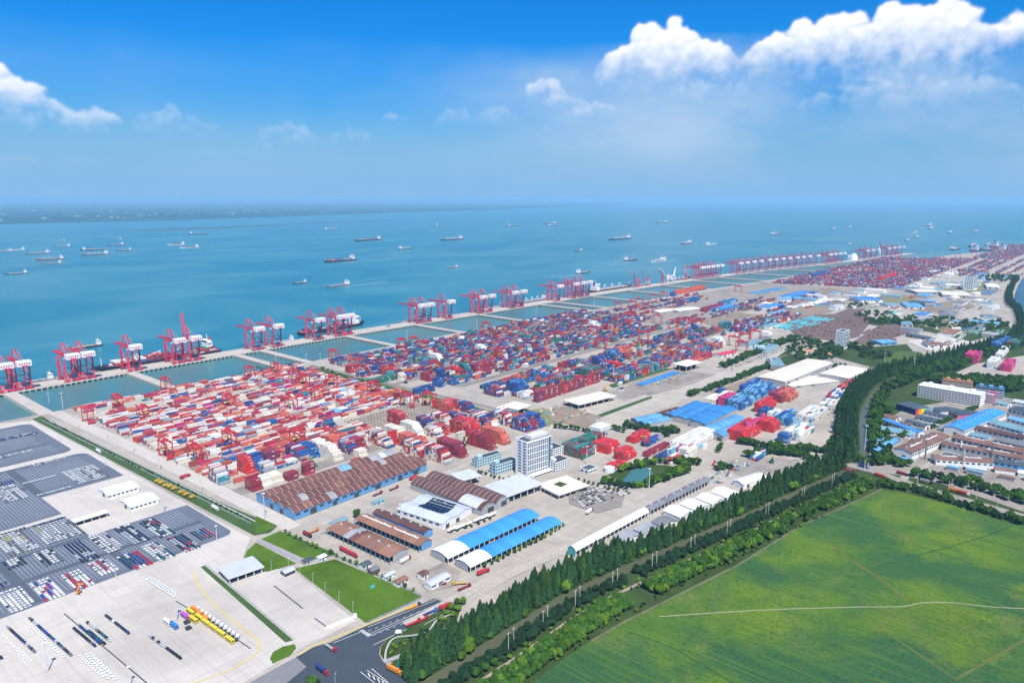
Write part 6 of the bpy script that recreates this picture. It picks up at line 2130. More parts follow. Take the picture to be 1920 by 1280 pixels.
def apartment(label, fr, h, floors, cols, wall, balc, core=M_OPEN, roofm=M_WHITER):
    """slab block: recessed dark bays behind floor slabs, parapets and party fins"""
    ox, oy, a, lx, ly = fr
    t = thing('apartment_block', label, 'building', (ox, oy, .3), a)
    MB().box(.2, 1.6, 0, lx - .2, ly - 1.6, h).build('wall', wall, t)
    fh = h / floors
    bw = lx / cols
    for side, y0, y1 in ((0, 0, 1.6), (1, ly - 1.6, ly)):
        sl = MB().box(0, y0, -.12, lx, y1, .12).mesh('balcony_slab', wall)
        for k in range(1, floors + 1):
            put('balcony_slab', sl, t, (0, 0, k * fh))
        yy = y0 if side == 0 else y1 - .15
        pm = MB().box(.25, yy, .12, bw - .25, yy + .15, fh * .42).mesh('balcony_rail', balc)
        gy = 1.5 if side == 0 else ly - 1.6
        gm = MB().box(.5, gy, .1, bw - .5, gy + .1, fh - .35).mesh('window', M_GLASS)
        for k in range(floors):
            for i in range(cols):
                if side == 0:
                    put('balcony_rail', pm, t, (i * bw, 0, k * fh))
                    put('window', gm, t, (i * bw, 0, k * fh))
        fm = MB().box(-.12, y0 + .05, 0, .12, y1 - .05, h).mesh('party_fin', wall)
        for i in range(0, cols + 1):
            put('party_fin', fm, t, (min(max(i * bw, .15), lx - .15), 0, 0))
    MB().box(0, 0, h + .12, lx, ly, h + .9).build('flat_roof', roofm, t)
    for i in range(3):
        MB().box(lx * (.12 + .34 * i), ly * .3, h + .9, lx * (.12 + .34 * i) + 5, ly * .75, h + 4).build('stair_head', wall, t)
    return t


fr = frame(K('c4', 1115, 735), K('c4', 1585, 818), K('c4', 1625, 790))
apartment('long white apartment block of six balcony storeys across the canal', (fr[0], fr[1], fr[2], fr[3], max(14, fr[4])), 18, 6, 20, M_WWHITE, M_WWHITE)
fr = frame(K('c4', 1300, 670), K('c4', 1525, 700), K('c4', 1545, 685))
apartment('orange and white apartment block behind the long white one', (fr[0], fr[1], fr[2], fr[3], max(12, fr[4])), 13, 5, 14, M_WORANGE, M_WWHITE, roofm=M_RUST2)
fr = frame(K('c4', 1545, 730), K('c4', 1760, 760), K('c4', 1785, 740))
apartment('light blue apartment block behind the long white one', (fr[0], fr[1], fr[2], fr[3], max(12, fr[4])), 14, 5, 12, M_WLBLUE, M_WWHITE, roofm=M_NAVYR)
fr = frame(K('c4', 1628, 785), K('c4', 1690, 795), K('c4', 1705, 780))
apartment('small pink apartment block at the end of the long white one', (fr[0], fr[1], fr[2], fr[3], max(10, fr[4])), 14, 5, 4, M_WPINK, M_WWHITE, roofm=M_PARAPET)

# small scattered buildings in the far middle ground: A, B, C eave corners in the d6 or d5 crops
FB = [('d6', (210, 635), (390, 590), (290, 570), 6, M_BLUER, M_WWHITE, 'bright blue roofed hall in the far middle yard, left one'), ('d6', (690, 650), (865, 650), (830, 625), 9, M_BLUER, M_WWHITE, 'bright blue roofed hall in the far middle yard, right one'),
      ('d6', (1045, 700), (1175, 705), (1165, 672), 6, M_BLUER2, M_WWHITE, 'light blue roofed hall right of the bright blue ones'), ('d6', (1050, 660), (1210, 685), (1210, 665), 7, M_NAVYR, M_WBLUE, 'long navy roofed hall behind the light blue one'),
      ('d6', (1120, 590), (1300, 590), (1310, 568), 8, M_CREAMR, M_WGREY, 'long cream roofed hall in the far yard, left one'), ('d6', (1310, 610), (1530, 620), (1530, 590), 8, M_CREAMR, M_WGREY, 'long cream roofed hall in the far yard, right one'),
      ('d6', (1030, 905), (1210, 940), (1215, 925), 5, M_NAVYR, M_WGREY, 'long dark roof beside the pale paved lot'), ('d6', (1200, 985), (1330, 990), (1340, 965), 6, M_RUSTW, M_WWHITE, 'brown roofed house row beside the pale lot'),
      ('d6', (860, 975), (970, 965), (960, 935), 5, M_BLUER2, M_WBLUE, 'blue roofed store beside the timber yard'), ('d6', (290, 1040), (360, 1030), (350, 1015), 4, M_WORANGE, M_WWHITE, 'small orange roofed house among trees, left one'),
      ('d6', (450, 1060), (510, 1055), (490, 1042), 4, M_WORANGE, M_WWHITE, 'small orange roofed house among trees, right one'), ('d6', (900, 690), (1000, 690), (990, 670), 5, M_TEALR, M_WWHITE, 'grey blue roofed hall left of the light blue hall'),
      ('d6', (1380, 865), (1450, 870), (1440, 845), 6, M_CREAMR, M_WWHITE, 'cream house beside the far tree line'), ('d6', (1640, 550), (1740, 555), (1740, 530), 8, M_WHITER, M_WWHITE, 'white buildings right of the distant tower'),
      ('d6', (1000, 830), (1090, 835), (1090, 810), 5, M_TEALR, M_WWHITE, 'grey roofed house in the far tree line'), ('d5', (1560, 725), (1700, 690), (1660, 670), 5, M_BLUER, M_WBLUE, 'blue roofed store row in the far middle yard'),
      ('d5', (1110, 745), (1250, 725), (1200, 705), 4, M_CREAMR, M_WGREY, 'low cream roof in the far middle yard, left one'), ('d5', (1250, 735), (1430, 715), (1370, 695), 4, M_CREAMR, M_WGREY, 'low cream roof in the far middle yard, right one'),
      ('d5', (1780, 985), (1910, 960), (1880, 935), 7, M_TEALR, M_WCYAN, 'pale blue glazed shed by the tree avenue'), ('d6', (1590, 760), (1680, 785), (1700, 765), 4, M_GREYD, M_WGREY, 'low dark round-roofed store on the far pale lot'),
      ('d6', (870, 745), (950, 755), (945, 735), 4, mat('mint_roof', (.2, .5, .42), .6, .1), M_WWHITE, 'mint green roofed store in the far yard'), ('d5', (1570, 1065), (1690, 1040), (1660, 1022), 5, mat('crimson_roof', (.55, .03, .06), .6, .1, .2, 1, orand=.1), M_WWHITE, 'crimson roofed shed near the tree avenue')]
for cp, A, B, C, z, rm, wm_, lab in FB:
    fr = frame(K(cp, *A, z), K(cp, *B, z), K(cp, *C, z))
    fr = (fr[0], fr[1], fr[2], fr[3], max(10, fr[4]))
    shed('storage_hall', lab, fr, z, 'gable', min(2, fr[4] * .1), 1, 14, rm, wm_, None, doors=[('s', fr[3] * .2, 5, z * .7), ('s', fr[3] * .7, 5, z * .7)], windows=10)
# rows of tarpaulin-covered goods: teal rows and others in the far middle yard
M_TARP = mat('teal_tarpaulin', (.10, .36, .40), .6, .25, .1, .8, orand=.25)
M_TARPW = mat('pale_tarpaulin', (.60, .62, .60), .6, .15, .1, .8, orand=.2)
M_TARPB = mat('blue_tarpaulin', (.08, .24, .42), .6, .2, .1, .8, orand=.2)
rows = 0
for (ax, ay, bx_, by, cx, cy, nrow, tm, what) in ((0, 860, 330, 775, 480, 760, 7, M_TARP, 'teal'), (190, 700, 420, 640, 520, 650, 4, M_TARPW, 'pale'), (-160, 600, 60, 560, 110, 575, 4, M_TARPB, 'blue grey'), (-330, 880, -40, 800, 40, 830, 5, M_TARPB, 'grey blue')):
    A, B, C = K('d6', ax, ay), K('d6', bx_, by), K('d6', cx, cy)
    fr = frame(A, B, C)
    ly = max(fr[4], nrow * 9)
    for r in range(nrow):
        for s in range(3):
            L = fr[3] * random.uniform(.24, .31)
            xx, yy = to_world(fr, fr[3] * (s / 3 + random.uniform(0, .02)), r * ly / nrow)
            t = thing('covered_goods', f'{what} tarpaulin-covered goods row in the far yard, {nth(r)} line, {("left", "middle", "right")[s]} length', 'goods', (xx, yy, .3), fr[2], 'tarpaulin-covered goods rows')
            w = min(5.5, ly / nrow * .6)
            MB().extrude_x([(w, 0), (w * .9, 2.2), (w * .5, 3.0), (w * .1, 2.2), (0, 0)], 0, L).build('tarpaulin', tm, t)
            MB().box(-.3, .2, 0, 0, w - .2, 1.8).build('goods_end', M_SOIL, t)
# timber stacks on the brown ground
M_LOG = mat('stacked_timber', (.19, .125, .11), .9, .35, .2, 1.5, orand=.3)
lp = MB()
k = 0
for poly_, n_ in (((1475, 610, 1640, 592, 1600, 635), 150), ((1612, 642, 1715, 617, 1650, 648), 80)):
    for _ in range(n_):
        u, v = rng.random(), rng.random()
        if poly_[0] == 1475:
            px, py = 1480 + 140 * u, 598 + 34 * v
            if not (abs(px - 1550) / 75 + abs(py - 614) / 26 < 1):
                continue
        else:
            px, py = 1610 + 100 * u, 612 + 36 * v
            if not (abs(px - 1660) / 56 + abs(py - 629) / 20 < 1):
                continue
        gx, gy = G(px, py)
        L, W, H = rng.uniform(10, 26), rng.uniform(4, 7), rng.uniform(1.5, 4)
        lp.extrude_x([(gy + W, .2), (gy + W * .8, .2 + H), (gy + W * .2, .2 + H), (gy, .2)], gx, gx + L)
o = lp.build('timber_stacks', M_LOG)
tag(o, 'brown stacks of timber covering the dark yard behind the slab tower', 'timber', kind='stuff')
# rail spur frames in the near yard (empty cradle frames on beige ground)
fm = MB()
for i in range(8):
    for j in range(20):
        fx, fy = 566 + i * 16.5, 722 + j * 3.6
        if bare(fx, fy) or True:
            fm.box(fx, fy, .3, fx + 12, fy + .35, .9)
            if j % 2:
                fm.box(fx, fy, .3, fx + .4, fy + 3.6, 1.6).box(fx + 11.6, fy, .3, fx + 12, fy + 3.6, 1.6)
o = fm.build('chassis_frames', mat('rusty_frame', (.33, .27, .22), .8, .25, .3, 2))
tag(o, 'low beige frames lying in the bare patch of the near yard', 'frames', kind='stuff')

# cottages and sheds between the lawn and the red stores
for i, (px, py, w, d, h, rm, wm_, lab) in enumerate(((690, 1066, 9, 7, 3.5, M_NAVYR, M_WWHITE, 'small house with dark blue roof at the lawn fence'), (706, 1076, 9, 7, 3.5, M_GREYD, M_RUSTW, 'small grey roofed hut at the lawn fence'),
                                                     (733, 1085, 11, 6, 3.2, M_SILVER, M_WWHITE, 'small silver roofed hut at the lawn fence'), (757, 1097, 12, 7, 3.4, M_RUST2, M_WWHITE, 'small rusty roofed hut at the lawn fence'),
                                                     (799, 1085, 8, 7, 4, M_RUST, M_WWHITE, 'little red-brown roofed house by the rubble yard'), (828, 1098, 22, 9, 4, M_SILVER, M_WWHITE, 'grey and white works office by the rubble yard'),
                                                     (607, 1052, 8, 6, 3.5, M_WHITER, M_WWHITE, 'small white gatehouse on the lawn'), (580, 1056, 10, 5, 3, M_NAVYR, M_WGREY, 'small dark shelter at the end of the paved walk'),
                                                     (640, 985, 18, 8, 3.2, M_TEALR, M_WWHITE, 'low teal roofed shed before the red stores'), (712, 946, 14, 6, 3.2, M_TEALR, M_WCYAN, 'low cyan box store behind the red stores'),
                                                     (545, 1078, 10, 8, 3, M_SILVER, M_GLASS, 'small glass roofed shelter beside the concrete forecourt'), (862, 718, 12, 8, 4, M_WHITER, M_WWHITE, 'small white kiosk in the green belt'),
                                                     (988, 688, 12, 9, 5, M_WHITER, M_WWHITE, 'small white kiosk in the middle yard'), (508, 772, 24, 12, 6, M_NAVYR, M_WWHITE, 'small white office in the near yard, upper one'), (655, 815, 24, 10, 6, M_NAVYR, M_WWHITE, 'small white office in the near yard, lower one'),
                                                     (1165, 722, 9, 6, 4, M_WHITER, M_WWHITE, 'small white kiosk at the compound gate'), (1168, 733, 10, 7, 4, M_NAVYR, M_WWHITE, 'small dark roofed kiosk at the compound gate'))):
    gx, gy = G(px, py)
    shed('small_house', lab, (gx - w / 2, gy, 0, w, d), h, 'gable', 1.2, 1, w / 2, rm, wm_, None, doors=[('s', w * .4, 1.2, 2.2)], cat='house', windows=w / 3)

# ------------------------------------------------------------------ the packed far middle ground
taken = [(o.location.x, o.location.y) for o in COL.objects if o.parent is None and o.get('category') in ('warehouse', 'building', 'tower')]
gi = np.random.default_rng(77)
KINDS = [(M_CREAMR, 'cream'), (M_WHITER, 'white'), (M_BLUER2, 'faded blue'), (M_GREYR, 'grey'), (M_TEALR, 'teal grey'), (M_BLUER, 'blue'), (M_RUST2, 'rusty red'), (M_GREYD, 'dark grey'), (M_SILVER, 'silver')]
spots = []
tries = 0
while len(spots) < 62 and tries < 4000:
    tries += 1
    px, py = gi.uniform(1440, 1895), gi.uniform(512, 652)
    if py < 566 - (px - 1440) * .10 or py > 640 - (px - 1500) * .02:
        continue
    if 1465 < px < 1725 and 584 < py < 655:
        continue
    x, y = G(px, py)
    if any(math.hypot(x - a, y - c) < 62 for a, c in taken):
        continue
    if px > 1860 + (py - 520) * .2:
        continue
    taken.append((x, y))
    spots.append((px, py, x, y))
for _ in range(1500):
    px, py = gi.uniform(1740, 1900), gi.uniform(482, 525)
    x, y = G(px, py)
    if len(spots) > 95 or px > 1893 - (525 - py) * .1 or x > 5400 or any(math.hypot(x - a, y - c) < 85 for a, c in taken) or (y > 300 and x > 3450):
        continue
    taken.append((x, y))
    spots.append((px, py, x, y))
spots.sort()
cnt = {}
for px, py, x, y in spots:
    rm, nm = KINDS[int(gi.integers(len(KINDS)))]
    k = cnt.get(nm, 0)
    cnt[nm] = k + 1
    L, W, H = gi.uniform(26, 90), gi.uniform(14, 34), gi.uniform(4.5, 9)
    along = gi.random() < .6
    fr = (x, y, gi.normal(0, .03) - .05, L, W) if along else (x, y, PI / 2 + gi.normal(0, .03) - .05, L * .7, W)
    shed('storage_shed', f'{nm} roofed shed in the far storage district, {nth(k)} such from the left', fr, H, 'gable', min(2, W * .1), 1 if W < 24 else 2, 14, rm, M_WWHITE if gi.random() < .6 else M_WGREY, None,
         doors=[('s', fr[3] * .3, 5, H * .7)], group='sheds of the far storage district')
# low sheds filling the works yard
ref = frame(K('c4', 1920, 1160, 9), K('c4', 1375, 1040, 9), K('c4', 1430, 1015, 9))
taken = [(o.location.x, o.location.y) for o in COL.objects if o.parent is None and o.name.startswith(('works_hall', 'apartment'))]
occ_px = []
k = 0
for _ in range(900):
    px, py = gi.uniform(1650, 1935), gi.uniform(770, 905)
    if py > 862 + (px - 1650) * .17 or py < 800 - (px - 1650) * .10 or k >= 30:
        continue
    x, y = G(px, py)
    if any(math.hypot(x - a, y - c) < 15 for a, c in occ_px):
        continue
    # keep clear of the halls already standing
    hit = False
    for o in COL.objects:
        if o.parent is None and o.name.startswith(('works_hall', 'apartment')):
            c_, s_ = math.cos(-o.rotation_euler.z), math.sin(-o.rotation_euler.z)
            dx, dy = x - o.location.x, y - o.location.y
            u, v = dx * c_ - dy * s_, dx * s_ + dy * c_
            if -16 < u < o.get('len', 0) + 4 and -10 < v < o.get('dep', 0) + 4:
                hit = True
                break
    if hit:
        continue
    occ_px.append((x, y))
    rm, nm = [(M_GREYD, 'dark grey'), (M_TEALR, 'grey blue'), (M_BLUER2, 'faded blue'), (M_RUSTW, 'brown'), (M_GREYR, 'grey')][k % 5]
    shed('works_shed', f'low {nm} roofed shed between the works halls, {nth(k // 5)} of its colour', (x, y, ref[2], gi.uniform(12, 18), gi.uniform(6, 9)), gi.uniform(3.5, 5.5), 'gable', 1, 1, 7, rm, M_WGREY, None, group='low sheds of the works')
    k += 1
# piled goods of every kind between the sheds
gcol = [(.10, .34, .38), (.55, .56, .54), (.30, .22, .17), (.08, .20, .38), (.34, .34, .33), (.60, .55, .46), (.42, .10, .08), (.16, .12, .10), (.20, .36, .30)]
gv, gq, gc = [], [], []
for _ in range(150):
    px, py = gi.uniform(1150, 1880), gi.uniform(520, 650)
    if py < 628 - (px - 1150) * .20 or py > 655 - (px - 1500) * .02:
        continue
    if 1465 < px < 1725 and 584 < py < 655:
        continue
    if px < 1480 and py > 585 + (1480 - px) * .12:
        continue
    x, y = G(px, py)
    c = np.array(gcol[int(gi.integers(len(gcol)))])
    nx, ny = int(gi.integers(3, 9)), int(gi.integers(1, 5))
    L, W = gi.uniform(5, 13), gi.uniform(2.2, 4.5)
    for i in range(nx):
        for j in range(ny):
            if gi.random() < .15:
                continue
            h = gi.uniform(1.2, 4.2)
            xx, yy = x + i * (L + gi.uniform(.4, 2)), y + j * (W + gi.uniform(.5, 2.5))
            k = len(gv) * 8
            gv.append(cube * np.array([L, W, h]) + np.array([xx, yy, .25]))
            gq.append(fq + k)
            gc.append(np.tile(c * gi.uniform(.7, 1.25), (5, 1)))
for (x0, y0, x1, y1), n_ in (((G(1010, 795)[0], 560, 830, 620), 60), ((at_canal(690, 0)[0], at_canal(690, 0)[1] + 62, 770, at_canal(740, 0)[1] + 92), 45), ((1010, 560, 1120, 585), 40), ((432, 392, 462, 420), 25), ((980, 300, 1080, 330), 20)):
    for _ in range(n_):
        xx, yy = gi.uniform(x0, x1), gi.uniform(y0, y1)
        L, W, h = gi.uniform(1.5, 6), gi.uniform(.8, 2.4), gi.uniform(.6, 2.4)
        k = len(gv) * 8
        gv.append(cube * np.array([L, W, h]) + np.array([xx, yy, .25]))
        gq.append(fq + k)
        gc.append(np.tile(np.array(gcol[int(gi.integers(len(gcol)))]) * gi.uniform(.8, 1.2), (5, 1)))
o = put('piled_goods', np_mesh('piled_goods', np.vstack(gv), np.vstack(gq), mat('goods_mixed', rough=.85, var=.2, scale=.3, source='attr'), np.vstack(gc)))
tag(o, 'countless small piles of goods lying about the yards', 'goods', kind='stuff')

# ------------------------------------------------------------------ trees, hedges and shrubs
def leaf_mat(name, c, var=.35, orand=.28):
    m = mat(name, c, .85, var, .5, 2.2, orand=orand)
    return m


M_CONIF = leaf_mat('conifer_foliage', (.025, .074, .026))
M_CONIF2 = leaf_mat('conifer_foliage_light', (.040, .092, .020))
M_BROAD = leaf_mat('broadleaf_foliage', (.042, .112, .016))
M_BROADL = leaf_mat('broadleaf_foliage_light', (.085, .165, .015))
M_DARKL = leaf_mat('dark_shrub_foliage', (.015, .044, .020))
M_BARK = mat('bark', (.10, .075, .055), .95, .25, .6, 3)


def leaf_cloud(kind, n, seed, h, r):
    """leaf clumps as small quads: centre, normal roughly outward, sizes; returns verts (n*4,3)"""
    g = np.random.default_rng(seed)
    if kind == 'cone':
        t = g.random(n) ** .8                                  # 0 at the foot of the crown, 1 at its tip
        ang = g.uniform(0, 2 * PI, n)
        lob = 1 + .16 * np.sin(ang * 5 + t * 22 + seed) + .10 * np.sin(t * 40 + ang * 2)
        rr = r * (1 - t) ** .75 * lob * (.45 + .55 * g.random(n) ** .35)
        c = np.stack([rr * np.cos(ang), rr * np.sin(ang), h * (.12 + .88 * t)], 1)
        nrm = np.stack([np.cos(ang), np.sin(ang), .55 + .3 * g.normal(size=n)], 1)
        sz = g.uniform(.55, 1.05, n) * r * .30 * (1.15 - .6 * t)
    else:
        k = 9
        cen = g.normal(size=(k, 3))
        cen /= np.linalg.norm(cen, axis=1)[:, None]
        cen *= np.array([r * .55, r * .55, h * .20]) * g.uniform(.55, 1.05, (k, 1))
        cen[:, 2] += h * .60
        cr = g.uniform(.38, .58, k) * r
        which = g.integers(0, k, n)
        d = g.normal(size=(n, 3))
        d /= np.linalg.norm(d, axis=1)[:, None]
        d[:, 2] = np.where(d[:, 2] < -.5, -d[:, 2], d[:, 2])
        c = cen[which] + d * cr[which][:, None] * (.72 + .36 * g.random((n, 1)))
        c[:, 2] = np.maximum(c[:, 2], h * .12)
        nrm = d + np.array([0, 0, .35])
        sz = g.uniform(.55, 1.05, n) * r * .27
    nrm = nrm + g.normal(0, .35, (n, 3))
    nrm /= np.linalg.norm(nrm, axis=1)[:, None]
    up = np.array([0, 0, 1.0])
    a = np.cross(nrm, up + g.normal(0, .3, (n, 3)))
    a /= np.linalg.norm(a, axis=1)[:, None] + 1e-6
    b_ = np.cross(nrm, a)
    a *= sz[:, None]
    b_ *= sz[:, None] * g.uniform(.6, 1.0, (n, 1))
    return np.stack([c - a - b_, c + a - b_ * .6, c + a * .7 + b_, c - a * .6 + b_ * .8], 1).reshape(-1, 3)


def crown_mesh(kind, n, seed, h, r, m):
    v = leaf_cloud(kind, n, seed, h, r)
    return np_mesh('crown', v, np.arange(len(v)).reshape(-1, 4), m)


def trunk_mesh(h, r):
    m = MB().cyl((0, 0, -.3), (0, 0, h * .45), r, r * .7, 7).cyl((0, 0, h * .45), (.1, .05, h * .85), r * .7, r * .25, 6)
    for i in range(4):
        a = i * 1.7
        m.cyl((0, 0, h * (.3 + .1 * i)), (math.cos(a) * h * .16, math.sin(a) * h * .16, h * (.45 + .1 * i)), r * .35, r * .15, 5)
    return m.mesh('trunk', M_BARK)


PROTO = {}
for nm, kind, n, h, r, m in (('conif', 'cone', 640, 18, 4.0, M_CONIF), ('coniflight', 'cone', 640, 17, 4.0, M_CONIF2), ('broad', 'round', 480, 9, 4.0, M_BROAD), ('broadlight', 'round', 480, 9, 4.2, M_BROADL), ('dark', 'round', 420, 6, 3.2, M_DARKL)):
    PROTO[nm] = [(crown_mesh(kind, n, 100 + i, h, r, m), trunk_mesh(h, h * .018)) for i in range(4)]
STUFFV = {nm: [leaf_cloud(kind, n, 300 + i, h, r) for i in range(3)] for nm, kind, n, h, r in (('conif', 'cone', 230, 18, 3.7), ('coniflight', 'cone', 230, 17, 3.7), ('broad', 'round', 200, 9, 4.2), ('broadlight', 'round', 200, 9, 4.2), ('dark', 'round', 180, 6, 3.4))}
TREES = []     # x, y, kind, scale, label


def tree(x, y, kind, s, label):
    label = label.replace(' tree', {'dark': ' dark shrub', 'broadlight': ' light green tree'}.get(kind, ' tree')) if 'conical' not in label and kind in ('dark', 'broadlight') else label
    TREES.append((x, y, kind, s, label))


BRIDGE = 836
# conical belt on the north bank
for x in np.arange(262, 834, 4.6):
    for r_, off in enumerate((7.6, 11.5, 15.5, 19.5, 23.8)):
        if r_ >= 3 and 486 < x < 690:
            continue
        px, py = at_canal(x + rng.normal(0, .8) + r_ * 2, off + rng.normal(0, .9))
        if px < 300 and py > 332:
            continue
        tree(px, py, 'conif' if rng.random() < .74 else 'coniflight', rng.uniform(.6, 1.14) * (.8 if r_ == 0 else 1), 'tall dark conical tree in the belt along the north canal bank')
for x in np.arange(270, 820, 5):
    px, py = at_canal(x + rng.normal(0, 2), rng.choice((6.5, 13, 22)) + rng.normal(0, 1))
    if rng.random() < .5:
        tree(px, py, 'broad' if rng.random() < .6 else 'broadlight', rng.uniform(.6, 1.25), 'rounded tree mixed into the conical belt by the water')
# belt past the bridge
for x in np.arange(850, 1960, 6.5):
    for r_, off in enumerate((11, 16, 21, 26, 31)):
        px, py = at_canal(x + rng.normal(0, 1), off + rng.normal(0, 1))
        if x > 1420 and (r_ > 2 or rng.random() < .25):
            continue
        tree(px, py, 'conif' if rng.random() < .85 else 'coniflight', rng.uniform(.7, 1.25), 'dark conical tree in the belt beyond the canal bridge')
for x in np.arange(1960, 3300, 13):
    for off in (24, 32, -26, -36):
        px, py = at_canal(x + rng.normal(0, 2), off + rng.normal(0, 2))
        tree(px, py, 'conif', rng.uniform(.9, 1.3), 'far dark tree beside the upper canal')
for x in np.arange(880, 1960, 9):
    for off in (-8.5, -13, -19, -26):
        px, py = at_canal(x + rng.normal(0, 2), off + rng.normal(0, 1.5))
        if 1010 < x < 1250 and off < -20:
            continue
        if rng.random() < .8:
            tree(px, py, 'dark' if rng.random() < .6 else 'broad', rng.uniform(.9, 1.5), 'rounded tree on the works side of the canal')
# south bank: dark shrubs, then planted rows next to the field
for x in np.arange(262, 815, 3.3):
    for off in (-7.6, -11.2, -15):
        if rng.random() < .93 and not (462 < x < 474):
            px, py = at_canal(x + rng.normal(0, 1), off + rng.normal(0, 1.0))
            tree(px, py, 'dark', rng.uniform(.55, 1.0), 'dark bushy shrub on the south canal bank')
for x in np.arange(268, 812, 4.2):
    for r_, off in enumerate((-29, -33.2, -37.4, -41.6)):
        if 438 < x < 462:
            continue
        if r_ == 3 and x > 560 and rng.random() < .6:
            continue
        if x > 640 and r_ == 2 and rng.random() < .5:
            continue
        px, py = at_canal(x + rng.normal(0, .6), off + rng.normal(0, .6))
        k = 'broadlight' if (rng.random() < .16 or r_ == 3 and rng.random() < .35) else 'broad'
        tree(px, py, k, rng.uniform(.62, .95), 'round tree in the planted rows beside the crop field')
for _ in range(150):
    t_ = rng.random()
    px, py = at_canal(268 + 540 * t_, rng.choice((-20, -24, -45)) + rng.normal(0, 1))
    tree(px, py, 'broadlight' if rng.random() < .4 else 'dark', rng.uniform(.25, .45), 'small bush scattered along the south bank path')


def row(pts, gap, kinds, s0, s1, label, wid=1.5, rows=1, between=4.0, keep_=1.0):
    P_ = [G(*p) for p in pts]
    for (x0, y0), (x1, y1) in zip(P_, P_[1:]):
        d = math.hypot(x1 - x0, y1 - y0)
        n_ = max(1, int(d / gap))
        nx, ny = -(y1 - y0) / d, (x1 - x0) / d
        for i in range(n_):
            for r_ in range(rows):
                if rng.random() > keep_:
                    continue
                o_ = (r_ - (rows - 1) / 2) * between + rng.normal(0, wid * .4)
                t_ = (i + .5 + rng.normal(0, .12)) / n_
                tree(x0 + (x1 - x0) * t_ + nx * o_, y0 + (y1 - y0) * t_ + ny * o_, kinds[int(rng.integers(len(kinds)))], rng.uniform(s0, s1), label)


# field edge and works road
row([(1655, 912), (1720, 922), (1800, 948), (1925, 985)], 5.5, ['dark', 'broad'], .75, 1.1, 'tree in the hedge between field and works road', 2, 2, 5)
row([(1615, 870), (1680, 868), (1700, 878)], 6, ['broad', 'dark'], .9, 1.4, 'broad tree at the works gate', 3, 3, 6)
row([(1710, 890), (1790, 905), (1870, 925), (1925, 945)], 7, ['broad', 'dark'], .9, 1.4, 'broad tree between works road and works halls', 3, 3, 7)
row([(1640, 770), (1675, 775)], 7, ['broad', 'dark'], 1.2, 1.6, 'broad tree between canal and workshops', 3, 3, 8)
row([(1655, 835), (1700, 818)], 7, ['broad'], .7, 1.0, 'small tree between the blue workshops and the brown hall', 1)
row([(1745, 806), (1830, 768)], 7, ['broad'], .7, 1.0, 'street tree beside the bright blue hall', 1)
# hedges round the blue vault cluster and the junction
row([(1170, 800), (1210, 808), (1275, 812)], 5, ['dark', 'broad'], .9, 1.2, 'hedge tree below the light blue vault pair', 1.5, 2, 5)
row([(1308, 815), (1350, 822)], 5, ['dark', 'broad'], .8, 1.1, 'hedge tree below the faded blue vaults', 1.5, 2, 5)
row([(1382, 830), (1440, 840), (1500, 845), (1550, 848), (1570, 825)], 5, ['dark', 'broad'], .9, 1.2, 'hedge tree below the bright red container block', 1.5, 2, 5)
row([(1240, 818), (1256, 818)], 5, ['dark'], .9, 1.2, 'hedge tree left of the white container block', 1.5, 2, 4)
row([(1275, 866), (1312, 872)], 4.5, ['dark', 'broad'], .8, 1.0, 'hedge tree below the white container block', 1.2, 2, 4)
row([(1345, 850), (1352, 840)], 5, ['broad'], .7, .9, 'hedge tree right of the white container block', 1)
row([(1400, 858), (1440, 850), (1500, 856), (1530, 868)], 5, ['dark', 'broad'], .9, 1.2, 'hedge tree around the scrap yard', 1.5, 2, 5)
row([(1340, 882), (1368, 878)], 5, ['broad', 'dark'], .8, 1.1, 'hedge tree left of the scrap yard', 1.5, 2, 5)
row([(1290, 744), (1310, 738)], 6, ['broad'], .9, 1.1, 'tree behind the blue shed cluster', 1.5, 2, 5)
row([(1318, 735), (1375, 715), (1430, 692), (1455, 680)], 6, ['dark', 'broad'], .8, 1.1, 'avenue tree beside the wide pale road', 1.5, 2, 6)
row([(1355, 690), (1400, 670), (1440, 655), (1490, 635)], 7, ['dark', 'broad'], 1.0, 1.4, 'avenue tree beside the middle parking strip', 2, 2, 8)
row([(1040, 803), (1075, 806), (1110, 812)], 5, ['broad', 'dark'], .7, .9, 'small tree left of the weigh house', 1.2)
row([(1150, 805), (1172, 812)], 5, ['broad', 'dark'], .7, .9, 'small tree right of the weigh house', 1.2)
# garden and pond right of the office car park
row([(1130, 905), (1180, 915), (1215, 912), (1290, 880), (1270, 868), (1225, 868), (1160, 885)], 5, ['broad', 'broadlight', 'dark'], .6, 1.1, 'garden tree around the pond beside the car park', 3, 2, 5)
row([(1225, 905), (1290, 885)], 4, ['broad'], .6, .8, 'garden tree on the road side of the pond', 1.5, 2, 4)
row([(895, 884), (915, 893), (950, 902), (972, 898)], 6, ['broad', 'dark'], .4, .6, 'small tree in the office block garden', 2)
row([(1060, 898), (1100, 905), (1165, 925)], 6, ['broad'], .35, .5, 'small tree along the plaza edge', .5)
